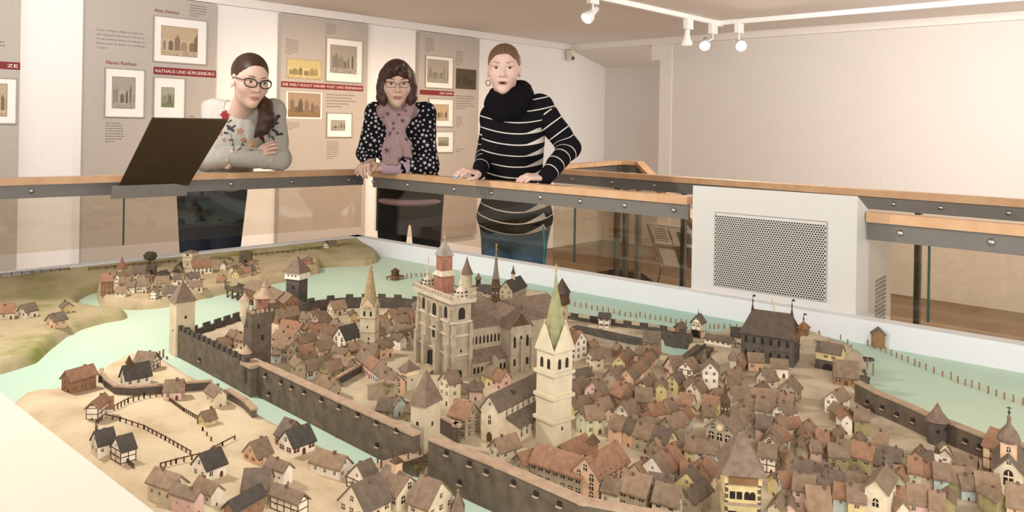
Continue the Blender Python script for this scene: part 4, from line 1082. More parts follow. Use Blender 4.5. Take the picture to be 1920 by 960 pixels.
for k in range(4): sb2.box(-.04+k*.006, -.0, WN*.34, WN*.66, -.004, .003+k*.003)
sb2.build('front_steps', m_cath, ca_)
# central red turret and two pierced domes
cx, cy = LB*.5, WN*.5
zt1 = zat(A, 846, 522)-Z_CITY; zt2 = zat(A, 846, 490)-Z_CITY; zt3 = zat(A, 846, 461)-Z_CITY
MB().box(cx-.018, cx+.018, cy-.020, cy+.020, HB, zt1-.006).build('lantern_storey', m_redb, ca_)
MB().box(cx-.022, cx+.022, cy-.024, cy+.024, zt1-.008, zt1+.004, taper=.008).build('lantern_roof', m_cathl, ca_)
MB().box(cx-.0145, cx+.0145, cy-.0155, cy+.0155, zt1+.003, zt2).build('lantern_storey', m_redb, ca_)
MB().put([(cx-.018, cy-.019, zt2), (cx+.018, cy-.019, zt2), (cx+.018, cy+.019, zt2), (cx-.018, cy+.019, zt2), (cx-.007, cy-.007, zt3-.012), (cx+.007, cy-.007, zt3-.012), (cx+.007, cy+.007, zt3-.012), (cx-.007, cy+.007, zt3-.012), (cx, cy, zt3)],
         [(3,2,1,0),(0,1,5,4),(1,2,6,5),(2,3,7,6),(3,0,4,7),(4,5,8),(5,6,8),(6,7,8),(7,4,8)]).build('lantern_cap', mat('lead_grey', '#8b8379', .8, .15, 60, .2), ca_)
finial(ca_, cx, cy, zt3-.004, .03, m_cath)
for (x, y) in ((LB*.5, .006), (LB*.5, WN-.006)):
    q = MB().lathe([(.018, HB+.005), (.018, HB+.009), (.0165, HB+.016), (.012, HB+.025), (.005, HB+.031), (.004, HB+.036), (.006, HB+.039), (.002, HB+.05), (.0014, HB+.062)], 14, x, y).build('pierced_dome', m_cathl, ca_)
    for k in range(10):
        a = 2*math.pi*k/10
        for rr_, zz in ((.0172, .013), (.0148, .021)):
            s = MB().lathe([(.0022, -.0015), (.0022, .0015)], 6).mesh('dome_hole', [m_arch]); w_ = link('dome_hole', s, q)
            w_.matrix_local = Matrix.Translation((x+rr_*math.cos(a), y+rr_*math.sin(a), HB+zz)) @ Matrix.Rotation(a, 4, 'Z') @ Matrix.Rotation(math.pi/2, 4, 'Y')
    finial(ca_, x, y, HB+.06, .03, m_cathl)
# nave, aisles, transept, choir
XN = LT; HE = .112; HR = .150; AY = .016
MB().prism([(AY, 0), (WN-AY, 0), (WN-AY, HE), (WN/2, HR), (AY, HE)], LB-.002, XN+.2, 'x').build('nave', MW['s'], ca_)
e_ = .004; sl = (HR-HE)/(WN/2-AY)
MB().prism([(AY-e_, HE-e_*sl), (AY-e_, HE-e_*sl+.003), (WN/2, HR+.004), (WN-AY+e_, HE-e_*sl+.003), (WN-AY+e_, HE-e_*sl), (WN/2, HR+.0005)], LB, XN+.203, 'x').build('nave_roof', m_towerr, ca_)
for y0, y1 in ((-.012, AY+.001), (WN-AY-.001, WN+.012)):
    lo = y0 if y0 < 0 else y1; hi = y1 if y0 < 0 else y0
    MB().prism([(y0, 0), (y1, 0), (y1, .052 if y0 < 0 else .036), (y1, .052) if y0 < 0 else (y0, .052), (y0, .036)][:5] if y0 < 0 else [(y0, 0), (y1, 0), (y1, .036), (y0, .052)], LB-.001, XN, 'x').build('aisle', MW['s'], ca_)
MB().prism([(-.016, .034), (AY, .054), (AY, .058), (-.016, .038)], LB, XN, 'x').build('aisle_roof', m_towerr, ca_)
MB().prism([(WN+.016, .034), (WN+.016, .038), (WN-AY, .058), (WN-AY, .054)], LB, XN, 'x').build('aisle_roof', m_towerr, ca_)
nw = 9
for i in range(nw):
    x = LB+(XN-LB)*(i+.5)/nw
    cwin(x, AY, .070, .0055, .018, 0); cwin(x, -.012, .008, .006, .014, 0)
ps = MB().prism([(-.008, 0), (.008, 0), (.008, .036), (0, .046), (-.008, .036)], -.02, -.010, 'y').build('side_porch', m_cath, ca_, (LB+(XN-LB)*.62, 0, 0))
opening(WINA, 'window', ps, 0, -.02, .002, .009, .018, 0)
TW = .062
MB().prism([(XN, 0), (XN+TW, 0), (XN+TW, HE), (XN+TW/2, HR), (XN, HE)], -.03, WN+.03, 'y').build('transept', m_cath, ca_)
st2 = (HR-HE)/(TW/2)
MB().prism([(XN-e_, HE-e_*st2), (XN+TW/2, HR+.0005), (XN+TW+e_, HE-e_*st2), (XN+TW+e_, HE-e_*st2+.003), (XN+TW/2, HR+.004), (XN-e_, HE-e_*st2+.003)], -.034, WN+.034, 'y').build('transept_roof', m_towerr, ca_)
MB().put([(XN+.004, -.0312, HE+.001), (XN+TW-.004, -.0312, HE+.001), (XN+TW/2, -.0312, HR-.004)], [(0, 1, 2)]).build('gable_boards', m_wood, ca_)
for i in range(3): cwin(XN+TW*(i+.6)/3.2, -.03, .06, .008, .026, 0); cwin(XN+TW*(i+.6)/3.2, -.03, .015, .008, .016, 0)
for x in (0, .5, 1): MB().box(XN+TW*x-.004, XN+TW*x+.004, -.037, -.03, 0, .08).build('buttress', m_cath, ca_)
finial(ca_, XN+TW/2, -.03, HR, .018, m_wood)
fx, fy = XN+TW*.5, WN/2; zf = zat(A+e2*fx, 955, 478)-Z_CITY
MB().lathe([(.0125, HR-.012), (.0125, HR+.006), (.014, HR+.007), (.0115, HR+.010), (.0115, HR+.036), (.0145, HR+.038), (.0125, HR+.04), (.009, HR+.062)], 8, fx, fy).build('fleche_drum', m_wood, ca_)
for k in range(8):
    a = math.pi/8+k*math.pi/4; opening(WINA, 'window', ca_, fx+.0108*math.cos(a), fy+.0108*math.sin(a), HR+.014, .0045, .016, a+math.pi/2)
MB().lathe([(.0095, HR+.060), (.0055, HR+.085), (.0012, zf)], 8, fx, fy).build('fleche_spire', mat('spire_grey', '#6f6656', .8, .15, 60, .2), ca_)
finial(ca_, fx, fy, zf-.004, .022, m_gold, cross=True)

# ---- church with the tall white tower -------------------------------------------------------------------
wt_ = tower('white_church_tower', 'tall white church tower with slender green spire and four gables', 'X', 1004, 823, 1036, 838, .049, .180, 0, m_white_t, belt=(.045, .090, .135), fin=0, cat='model church',
      wins=[('f', -.2, .145, .008, .018, 1), ('f', .2, .145, .008, .018, 1), ('r', -.2, .145, .008, .018, 1), ('r', .2, .145, .008, .018, 1), ('r', 0, .026, .004, .007, 0)])
TWd = (P(1036, 838, Z_CITY)-P(1004, 823, Z_CITY)).length; td = .049; hx, hy = TWd/2+.003, td/2+.003
for z in (.045, .090, .135): MB().box(-TWd/2-.0045, TWd/2+.0045, -td/2-.0045, td/2+.0045, z-.002, z+.004).build('cornice', m_white_t, wt_)
for sx_, sy_, ax in ((0, -1, 'y'), (0, 1, 'y'), (1, 0, 'x'), (-1, 0, 'x')):
    if ax == 'y': MB().prism([(-hx, .178), (hx, .178), (0, .230)], sy_*hy-.0015, sy_*hy+.0015, 'y').build('gable', m_white_t, wt_)
    else: MB().prism([(-hy, .178), (hy, .178), (0, .230)], sx_*hx-.0015, sx_*hx+.0015, 'x').build('gable', m_white_t, wt_)
ztip = zat(wt_.location, 1027, 512)-Z_CITY
MB().lathe([(.0215, .180), (.0215, .212), (.0165, .244), (.004, ztip-.028), (.0045, ztip-.025), (.0012, ztip)], 8, ang0=math.pi/8, sx=1.0, sy=1.0).build('spire', m_green, wt_)
finial(wt_, 0, 0, ztip-.003, .022, m_gold, cross=True)
A2, B2, e, n = frontline('F', 92, 568, 216, 600, .064); w = (B2-A2).length; dN = .17; c = (A2+B2)/2+n*dN/2
nv = house(Vector((c.x, c.y, Z_CITY)), math.atan2(e.y, e.x), w, dN, .064, 'g', 'c', 2, .62, False, True, False, 'tall cream church nave with grey brown roof and red arched door')
nv['category'] = 'model church'; nv['group'] = 'model churches'; nv.name = 'church_nave'
opening(DOOR, 'door', nv, -.0, -dN/2, 0, .012, .012, 0); opening(WINA, 'window', nv, 0, -dN/2, .034, .006, .016, 0); opening(WINA, 'window', nv, 0, -dN/2, .07, .005, .006, 0)
AW = .03; MB().prism([(w/2-.001, 0), (w/2+AW, 0), (w/2+AW, .030), (w/2-.001, .042)], -dN/2+.028, dN/2-.02, 'y').build('aisle', MW['c'], nv)
MB().prism([(w/2-.001, .041), (w/2+AW+.004, .028), (w/2+AW+.004, .031), (w/2-.001, .045)], -dN/2+.026, dN/2-.018, 'y').build('aisle_roof', ROOFS[2][1], nv)
for i in range(6):
    y = -dN/2+.03+i*.02; opening(WINA, 'window', nv, w/2, y, .046, .0055, .014, math.pi/2); opening(WINA, 'window', nv, w/2+AW, y+.008, .009, .006, .017, math.pi/2)
MB().box(-.004, .004, -.004, .004, 0, .008).build('dormer', m_wood, nv, (w*.25, -.02, .064+w*.30))

# ---- small spired church ----------------------------------------------------------------------------------
sp = tower('small_church_tower', 'cream church tower with speckled pointed spire among the crowded houses', 'U', 160, 838, 225, 842, .04, .105, 0, m_white_t, belt=(.038, .077), fin=0, cat='model church',
      wins=[('f', -.22, .083, .006, .013, 1), ('f', .22, .083, .006, .013, 1), ('f', 0, .05, .004, .007, 0), ('f', .1, .018, .004, .007, 0), ('l', -.2, .083, .006, .013, 1), ('l', .2, .083, .006, .013, 1), ('r', 0, .083, .006, .013, 1)], w=.042)
for ax, s in (('y', -1), ('y', 1), ('x', -1), ('x', 1)): MB().prism([(-.021, .104), (.021, .104), (0, .130)], s*.021-.0012, s*.021+.0012, ax).build('gable', m_tower, sp)
zt = zat(sp.location, 680, 492)-Z_CITY
MB().lathe([(.026, .104), (.0165, .134), (.0035, zt-.01), (.001, zt)], 8, ang0=math.pi/8).build('spire', mat('spire_speckled', '#7f6c50', .85, 0, 260, .4, col2='#b09a74'), sp)
finial(sp, 0, 0, zt-.003, .012)
A3, B3, e, n = frontline('C', 262, 403, 392, 365, .03); w = (B3-A3).length; c = (A3+B3)/2+n*.022
sn = house(Vector((c.x, c.y, Z_CITY)), math.atan2(e.y, e.x), w+.01, .044, .03, 'p', 'w', 4, .62, False, True, True, 'white chapel nave with slate blue roof leaning on the small church tower'); sn.name = 'church_nave'; sn['group'] = 'model churches'; sn['category'] = 'model church'

# ---- merchants hall ------------------------------------------------------------------------------------------
Ak, Bk, e, n = frontline('K', 120, 408, 512, 465, .074); Wk = (Bk-Ak).length; dk = .085; c = (Ak+Bk)/2+n*dk/2
mh = thing('merchants_hall', 'huge dark stone merchants hall with steep hipped roof beside the lake', 'model hall', (c.x, c.y, Z_CITY), math.atan2(e.y, e.x))
MB().box(-Wk/2, Wk/2, -dk/2, dk/2, -.01, .074).build('hall_walls', m_bstone, mh)
MB().box(-Wk/2-.002, Wk/2+.002, -dk/2-.002, dk/2+.002, .038, .041).build('cornice', m_dstone, mh)
MB().box(Wk/2-.002, Wk/2+.006, -dk/2-.001, dk/2+.001, .068, .084).build('wooden_loft', m_wood2, mh)
o = .006; rk = zat(c, 1437, 583)-Z_CITY
MB().put([(-Wk/2-o, -dk/2-o, .072), (Wk/2+o, -dk/2-o, .072), (Wk/2+o, dk/2+o, .072), (-Wk/2-o, dk/2+o, .072), (-Wk*.36, 0, rk), (Wk*.40, 0, rk)], [(3,2,1,0),(0,1,5,4),(1,2,5),(2,3,4,5),(3,0,4)]).build('hipped_roof', mat('hall_roof', '#54493f', .9, .2, 70, .4), mh)
for i in range(6):
    x = -Wk/2+Wk*(i+.6)/6.3
    for z in (.014, .049): opening(SLITA, 'window', mh, x, -dk/2, z, .007, .016, 0)
for i in range(3):
    for z in (.014, .047): opening(SLITA, 'window', mh, Wk/2, -dk/2+dk*(i+.5)/3, z, .006, .015, math.pi/2)
for x in (-.36, .40):
    MB().lathe([(.005, rk-.006), (.003, rk+.004), (.0012, rk+.014)], 8, x*Wk, 0).build('roof_spike', m_wood, mh); finial(mh, x*Wk, 0, rk+.012, .026, m_iron, flag=True)
MB().tube([(.08*Wk, 0, rk-.003), (0.0, 0, rk+.034)], .0012, 6).build('hoist_boom', m_gold, mh)
tu = MB().box(Wk/2+.002, Wk/2+.026, .0, .026, .076, .094).build('corner_oriel', m_wood2, mh)
q = roof_pyr(.024, .026, .018, .094); q.v = [(a+Wk/2+.014, b+.013, cc) for a, b, cc in q.v]; q.build('oriel_roof', m_wood2, tu); finial(mh, Wk/2+.014, .013, .11, .022, m_iron, flag=True)

# ---- further houses with a character of their own -------------------------------------------------------------
def special(name, label, t, x0, y0, x1, y1, d, kind, hw, col, roof, rise=.5, cat='model house', group=None, zg=None, **k):
    A_, B_, e, n = frontline(t, x0, y0, x1, y1, hw, zg); w = (B_-A_).length; c = (A_+B_)/2+n*d/2; c.z = A_.z
    o = house(c, math.atan2(e.y, e.x), w, d, hw, kind, col, roof, rise, label=label, **k); o.name = name; o['category'] = cat
    if group: o['group'] = group
    elif 'group' in o: del o['group']
    return o, w, d
gh, w, d = special('guildhall', 'grey gabled guildhall with round clock and ornate brown turret', 'H', 655, 322, 862, 372, .075, 'g', .045, 's', 0, .42, 'model hall', win=False, chim=False)
for x in (-.3, 0, .3): opening(WINA, 'window', gh, x*w, -d/2, .026, .010, .013, 0)
for x in (-.24, .24): opening(WINA, 'window', gh, x*w, -d/2, .046, .006, .008, 0)
for x in (-.15, .2): opening(WIN, 'window', gh, x*w, -d/2, .012, .006, .006, 0)
opening(DOOR, 'door', gh, w*.22, -d/2, 0, .009, .008, 0)
m_clock = mat('clock_face', '#d8bf94', .6, .05, 40)
k = MB().lathe([(.0055, -.001), (.0055, .001)], 18).mesh('clock', [m_clock]); q = link('clock', k, gh, (0, -d/2-.001, .050)); q.rotation_euler = (math.pi/2, 0, 0)
for i in range(3): opening(WINA, 'window', gh, w/2, -d/2+d*(i+.5)/3, .02, .008, .016, math.pi/2)
zr_ = .045+w*.42
MB().lathe([(.0095, zr_-.008), (.0095, zr_+.022), (.011, zr_+.023), (.009, zr_+.027), (.006, zr_+.034), (.003, zr_+.038), (.0035, zr_+.041), (.001, zr_+.058)], 8, 0, -d*.12).build('turret', m_wood, gh)
for i in range(8):
    a = i*math.pi/4+math.pi/8; opening(WINA, 'window', gh, .0089*math.cos(a), -d*.12+.0089*math.sin(a), zr_+.006, .0045, .010, a+math.pi/2)
finial(gh, 0, -d*.12, zr_+.055, .014)
oc, w, d = special('onion_church', 'cream church with onion-domed bell turret over a big arched window', 'A', 800, 610, 1042, 660, .13, 'g', .042, 'c', 2, .55, 'model church', win=False, chim=False)
opening(WINA, 'window', oc, 0, -d/2, .02, .014, .024, 0); opening(WIN, 'window', oc, 0, -d/2, .055, .006, .005, 0)
zr_ = .042+w*.55
MB().box(-.012, .012, -.045, -.018, zr_-.016, zr_+.018).build('bell_turret', MW['o'], oc); opening(WINA, 'window', oc, 0, -.045, zr_+.004, .006, .008, 0)
MB().lathe([(.0175, zr_+.018), (.018, zr_+.023), (.014, zr_+.034), (.006, zr_+.044), (.0035, zr_+.048), (.0028, zr_+.056), (.0034, zr_+.059), (.001, zr_+.064)], 12, 0, -.031).build('onion_dome', m_towerr, oc); finial(oc, 0, -.031, zr_+.062, .016, m_iron, cross=True)
ch, w, d = special('town_chapel', 'cream chapel gable with one arched window among coloured terraces', 'I', 726, 778, 892, 822, .07, 'g', .055, 'c', 0, .5, 'model church', win=False, chim=False)
opening(WINA, 'window', ch, 0, -d/2, .03, .009, .012, 0); MB().box(-w/2-.002, w/2+.002, -d/2-.002, d/2, .010, .014).build('cornice', MW['c'], ch); finial(ch, 0, d*.3, .055+w*.5, .02, m_iron, cross=True)
th_, w, d = special('turret_house', 'white stepped-gable house with slim corner turret below the round tower', 'A', 345, 490, 455, 508, .035, 'g', .03, 'w', 0, .5, chim=False)
MB().lathe([(.0045, 0), (.0045, .033)], 10, -w/2-.002, -d/2).build('corner_turret', MW['w'], th_); MB().lathe([(.006, .033), (.0005, .045)], 10, -w/2-.002, -d/2).build('turret_roof', m_wood, th_)
for i in range(4):
    z = .03+i*.004; ww = w/2*(1-i*.24); MB().box(-ww, ww, -d/2-.0015, -d/2+.0015, z, z+.005).build('gable_step', MW['c'], th_)
mo, w, d = special('monastery_wing', 'long grey monastery wing with two rows of windows behind the moat wall', 'G', 455, 578, 845, 706, .045, 'p', .034, 's', 3, .5, 'monastery', 'walled monastery buildings', chim=False)
mo2, w, d = special('monastery_hall', 'monastery hall with arched windows, brown roof and slim ridge turret', 'G', 965, 710, 1195, 572, .05, 'p', .042, 'o', 3, .5, 'monastery', 'walled monastery buildings', chim=False, arch=True)
MB().box(-.0065, .0065, -.0065, .0065, .05, .088).build('ridge_turret', m_wood2, mo2, (-w*.28, 0, 0)); q = roof_pyr(.013, .013, .016, .088, .003); q.build('turret_roof', m_wood, mo2, (-w*.28, 0, 0)); finial(mo2, -w*.28, 0, .102, .012, m_gold)
special('monastery_wing', 'short gable end of the monastery beside the cream corner house', 'G', 335, 562, 405, 602, .035, 'g', .03, 's', 3, .5, 'monastery', 'walled monastery buildings', chim=False)
special('monastery_wing', 'rear monastery wing closing the cloister yard', 'G', 740, 558, 925, 468, .035, 'p', .022, 'c', 3, .5, 'monastery', 'walled monastery buildings', chim=False, arch=True)
# lakeside
zL = Z_WATER+.03
yh, w, d = special('yellow_tall_house', 'tall lime yellow house standing alone beside the canal bridge', 'L', 342, 480, 465, 492, .045, 'p', .035, 'g', 2, .5, chim=False)
lh, w, d = special('lake_gate_house', 'white half-timbered gate house raised on red posts at the lake bridge', 'L', 705, 332, 778, 345, .03, 'g', .052, 't', 2, .62, chim=False, win=False, zg=Z_WATER+.012)
MB().box(-w*.4, w*.4, -d/2-.001, -d/2+.004, 0, .030).build('gate_opening', m_arch, lh)
for x in (-.46, .46): MB().box(x*w-.002, x*w+.002, -d/2-.003, -d/2+.001, 0, .031).build('gate_post', m_redb, lh)
for x in (-.25, .25): opening(WIN, 'window', lh, x*w, -d/2, .040, .006, .007, 0)
finial(lh, 0, 0, .052+w*.62, .018, m_iron)
special('lake_gate_shed', 'little red wooden gate shed on the stone bridge', 'L', 580, 372, 630, 385, .022, 'g', .02, 'n', 2, .5, zg=Z_WATER+.032, chim=False)
wh, w, d = special('wall_house', 'white half-timbered watch house straddling the dark lake wall', 'L', 8, 300, 92, 308, .022, 'p', .046, 't', 4, .5, zg=Z_WATER+.004, chim=False)
special('covered_passage', 'long pink covered passage between gate house and merchants hall', 'L', 805, 452, 1003, 488, .02, 'p', .03, 'w', 2, .4, zg=Z_WATER+.006, chim=False)
special('hall_annex', 'timbered annex with dark roof against the merchants hall', 'L', 1000, 432, 1080, 442, .03, 'p', .045, 't', 4, .6, zg=Z_WATER+.006, chim=False)
hg, w, d = special('harbour_gate', 'yellow harbour gate house over a dark stone arch', 'K', 680, 548, 868, 580, .04, 'p', .045, 'y', 2, .45, win=False)
MB().box(-w/2-.001, w/2+.001, -d/2-.001, d/2+.001, -.004, .024).build('stone_base', m_bstone, hg); MB().prism([(-.012, 0), (.012, 0), (.012, .011), (0, .017), (-.012, .011)], -d/2-.003, -d/2+.002, 'y').build('gate_arch', m_arch, hg)
for x in (-.1, .2): opening(WINS, 'window', hg, x*w, -d/2, .031, .006, .006, 0)
bh, w, d = special('boathouse', 'brown boathouse with sweeping hipped roof at the harbour edge', 'K', 815, 735, 1000, 755, .05, 'p', .022, 'n', 0, .6, chim=False)
lhut, w, d = special('lake_hut', 'brown wooden hut on stilts in the lake beside the posts', 'K', 1108, 425, 1200, 432, .026, 'g', .034, 'n', 2, .5, zg=Z_WATER+.006, chim=False, win=False)
for x in (-.4, .4):
    for y in (-.4, .4): MB().box(x*w-.0015, x*w+.0015, y*d-.0015, y*d+.0015, -.008, .0).build('stilt', m_wood, lhut)
hall2, w, d = special('convent_church', 'dark convent church with slim ridge turret on the lake island', 'Q', 322, 425, 428, 380, .05, 'p', .05, 's', 4, .6, 'model church', chim=False)
q = MB().lathe([(.007, .072), (.007, .098)], 6).build('ridge_turret', m_tower, hall2); MB().lathe([(.009, .098), (.0035, .112), (.0005, .128)], 6).build('turret_roof', m_wood, q)
special('convent_wing', 'low dark convent wing with a row of small windows', 'Q', 105, 430, 240, 440, .04, 'p', .03, 's', 4, .5, 'convent', 'convent wings on the lake island')
special('convent_wing', 'small grey convent outbuilding next to the little round turret', 'Q', 58, 410, 118, 425, .03, 'p', .022, 's', 4, .5, 'convent', 'convent wings on the lake island')
special('convent_barn', 'long grey barn roof behind the brown-topped tower', 'Q', 425, 540, 555, 585, .06, 'p', .02, 's', 2, .35, 'convent', chim=False)
tower('convent_tower', 'round tower with cone roof peeking behind the cathedral', 'U', 915, 400, 990, 395, 0, .05, .062, m_tower, round_=1, fin=.01)
tower('convent_turret', 'tiny dark round turret near the convent', 'U', 1010, 392, 1046, 392, 0, .03, .022, m_wood, round_=1, fin=0)
# lake pavilion
pv = P(741, 524, Z_WATER); pt = thing('lake_pavilion', 'brown wooden pavilion on a stilted platform in the water', 'model hut', (pv.x, pv.y, Z_WATER), .2)
MB().box(-.032, .032, -.022, .022, .010, .014).build('platform', m_wood2, pt)
for x in (-.028, .0, .028):
    for y in (-.019, .019): MB().box(x-.0016, x+.0016, y-.0016, y+.0016, -.008, .010).build('stilt', m_wood2, pt)
MB().box(-.012, .010, -.011, .011, .014, .034).build('cabin', m_wood, pt); roof_pyr(.022, .022, .014, .034, .004).build('roof', m_wood, pt, (-.001, 0, 0)); MB().box(.012, .026, .006, .018, .014, .026).build('crate', m_wood2, pt)
# bridge with mills
a, b = P(421, 538, Z_WATER+.036), P(545, 578, Z_WATER+.030)
br = thing('river_bridge', 'dark timber river bridge on trestles leading to the bridge tower', 'model bridge', (a.x, a.y, Z_WATER)); o = Vector((a.x, a.y, Z_WATER)); u = plan(b-a).normalized(); L = plan(b-a).length
nb = Vector((-u.y, u.x, 0)); nb = nb if nb.dot(plan(a)) > 0 else -nb
m_ = MB(); side_bar(m_, plan(a)-plan(o), plan(b)-plan(o), nb, .05, .028, .034); m_.build('deck', m_wood, br)
for s in (0, .05): m_ = MB(); side_bar(m_, nb*s, nb*s+u*L, nb, .003, .034, .044); m_.build('parapet', m_bstone, br)
for i in range(12):
    p = u*(L*(i+.4)/12.3)
    q = MB(); 
    for s in (.004, .046): q.tube([(p+nb*s).to_tuple()[:2]+(-.008,), (p+nb*s).to_tuple()[:2]+(.029,)], .0028, 6)
    q.tube([(p+nb*.002).to_tuple()[:2]+(.0,), (p+nb*.048).to_tuple()[:2]+(.026,)], .0018, 6); q.build('trestle', m_wood, br)
for (x0, y0, x1, y1, lab) in ((232, 392, 372, 440, 'large brown wooden mill house built on the river bridge'), (385, 445, 470, 490, 'middle brown wooden mill house built on the river bridge'), (478, 480, 535, 512, 'small brown wooden mill house next to the bridge tower')):
    ml, w, d = special('bridge_mill', lab, 'T', x0, y0, x1, y1, .05, 'p', .03, 'n', 0, .4, zg=Z_WATER+.03, chim=False)
    b_ = MB()
    for i in range(7): x = -w/2+w*i/6; b_.box(x-.001, x+.001, -d/2-.004, -d/2-.002, -.004, .028)
    b_.box(-w/2, w/2, -d/2-.005, -d/2, -.004, -.001); b_.box(-w/2, w/2, -d/2-.0045, -d/2-.0015, .010, .013); b_.build('gallery', m_wood2, ml)
    for x in (-.4, -.13, .13, .4): MB().tube([(x*w, -d/2, -.002), (x*w, -d/2-.012, -.036)], .0022, 6).build('strut', m_wood, ml)
# moat bridge
a, b = P(677, 882, Z_WATER+.03), P(789, 848, Z_WATER+.042)
mbg = thing('moat_bridge', 'narrow wooden footbridge over the moat to the cream gate tower', 'model bridge', (a.x, a.y, Z_WATER)); o = Vector((a.x, a.y, Z_WATER))
MB().bar(a-o, b-o, .022, .003).build('deck', m_coping, mbg); dd = (b-a); n_ = Vector((-dd.y, dd.x, 0)).normalized()
q = MB(); 
for f in (.0, .15, .3, .55, .75, .95):
    for s in (-.010, .010): p = a-o+dd*f+n_*s; q.box(p.x-.001, p.x+.001, p.y-.001, p.y+.001, p.z-.001, p.z+.012)
q.build('railing_posts', m_wood, mbg)['kind'] = 'stuff'
MB().bar(a-o+dd*.55-Vector((0, 0, .003)), b-o-Vector((0, 0, .003)), .02, .008).build('under_beam', m_wood, mbg)
MB().bar(a-o-Vector((0, 0, .003)), a-o+dd*.2-Vector((0, 0, .003)), .02, .02).build('abutment', m_wood, mbg)
# stone bridge beside the canal
sbp = P(1262, 668, Z_WATER); a_, b_ = P(1235, 640, Z_WATER+.03), P(1305, 675, Z_WATER+.03)
stb = thing('stone_bridge', 'grey stone bridge ramp with arches crossing the canal', 'model bridge', (sbp.x, sbp.y, Z_WATER)); o = Vector((sbp.x, sbp.y, Z_WATER))
aa, bb2 = P(1270, 690, Z_WATER+.02)-o, P(1322, 648, Z_WATER+.03)-o
MB().bar(aa, bb2, .05, .035).build('ramp', m_dstone, stb); MB().bar(aa+Vector((0, 0, .006)), bb2+Vector((0, 0, .006)), .004, .008).build('parapet', m_bstone, stb)
# field chapel and graveyard
fc, w, d = special('field_chapel', 'cream field chapel with brown roof and belfry beside the footbridge', 'P', 365, 402, 625, 547, .05, 'p', .024, 'c', 0, .45, 'model church', chim=False, arch=True)
MB().box(-.0065, .0065, -.0065, .0065, .03, .062).build('belfry', MW['o'], fc, (-w*.05, 0, 0)); roof_pyr(.013, .013, .010, .062, .003).build('belfry_roof', m_wood, fc, (-w*.05, 0, 0))
gc, w, d = special('graveyard_chapel', 'white graveyard chapel with slate roof and pointed ridge turret', 'O', 903, 258, 945, 285, .055, 'g', .022, 'w', 4, .7, 'model church', chim=False, arch=True)
MB().box(-.005, .005, -.02, -.010, .034, .052).build('ridge_turret', m_wood, gc); q = roof_pyr(.010, .010, .02, .052, .002); q.build('turret_roof', m_wood, gc, (0, -.015, 0))
town_wall('dark curved graveyard wall around the white chapel', [(193, 706), (190, 716), (196, 726), (215, 739), (250, 741), (300, 737), (395, 729)], Z_WATER+.016, .016, .006, m_bstone, True, 0, (), False)
tower('field_spire', 'pointed brown spire top rising at the edge of the moat', 'P', 1258, 740, 1358, 740, .018, .004, .03, m_wood, zg=Z_WATER+.016, fin=.003)
# bridgehead village landmarks
zi = ground(*P(345, 512, Z_WATER+.05).to_2d())
pc = tower('village_church_tower', 'stone tower of the village church with small gabled cap', 'R', 728, 288, 800, 292, .04, .078, .010, m_tower, zg=zi, belt=(.02, .045, .062), wins=[('f', 0, .066, .008, .008, 0), ('f', 0, .03, .005, .008, 1)], fin=0, cat='model church')
special('village_church_nave', 'village church nave with reddish roof and tiny ridge spire', 'R', 805, 250, 955, 238, .05, 'p', .026, 'w', 3, .5, 'model church', arch=True, chim=False)
tower('village_round_tower', 'round village tower with pointed red-brown cone roof', 'R', 232, 300, 292, 300, 0, .022, .042, m_tower, mr=m_redb, zg=ground(*P(226, 515, .67).to_2d()), round_=1, fin=.008)
cg = tower('crenellated_gate', 'grey crenellated stone gate with dark archway on the village edge', 'R', 1153, 215, 1240, 215, .03, .045, 0, m_dstone, zg=ground(*P(458, 495, .68).to_2d()), wins=[('f', .05, .0, .014, .014, 1)], fin=0)
for k in range(5): MB().box(-.02+k*.009, -.015+k*.009, -.016, -.012, .045, .051).build('merlon', m_dstone, cg)
tower('village_gate', 'dark grey arched gatehouse below the round tree', 'R', 455, 298, 520, 298, .022, .034, 0, m_dstone, zg=ground(*P(281, 514, .67).to_2d()), wins=[('f', .1, .0, .016, .016, 1)], fin=0)
tower('riverside_hut_tower', 'squat red brick hut on the quay end of the village bank', 'T', 665, 225, 735, 225, .03, .02, .014, m_redb, zg=ground(*P(575, 496, .67).to_2d()), fin=.004)
tp = G(281, 500); tr_ = thing('model_tree', 'round dark model tree behind the village gatehouse', 'model tree', tuple(tp))
r0 = np.random.default_rng(2); cr_ = MB()
bm = bmesh.new(); bmesh.ops.create_icosphere(bm, subdivisions=3, radius=.024)
for v in bm.verts: v.co *= 1+r0.uniform(-.14, .14); v.co.z = v.co.z*.75+.042
me = bpy.data.meshes.new('crown'); bm.to_mesh(me); bm.free(); me.materials.append(mat('foliage', '#4d4733', .95, .3, 90, .5)); link('crown', me, tr_)
MB().lathe([(.004, -.01), (.003, .03)], 8).build('trunk', m_wood, tr_)

# ---- posts in the water -------------------------------------------------------------------------------------
m_pile = mat('pile_wood', '#8d6a4c', .9, .25, 120, .3)
PILE = MB().box(-.0017, .0017, -.0017, .0017, -.01, 1).mesh('mooring_post', [m_pile])
def pile(x, y0, y1, label, group):
    b = P(x, y1, Z_WATER); h = max(.008, zat(b, x, y0)-Z_WATER)
    o = link('mooring_post', PILE, None, (b.x, b.y, Z_WATER), random.uniform(0, .5)); o.scale = (1, 1, h)
    return tag(o, label, 'post', group)
for i in range(13):
    x = 1068+i*10.4; y = 571+i*2.1+random.uniform(-1.5, 1.5); pile(x, y-9, y, 'wooden mooring post in the water beyond the dark lake wall', 'posts beyond the dark lake wall')
for i in range(12):
    x = 1200+i*9.6; y = 594+i*1.7+random.uniform(-1.5, 1.5); pile(x, y-9, y, 'wooden mooring post in the water behind the lake gate house', 'posts behind the lake gate house')
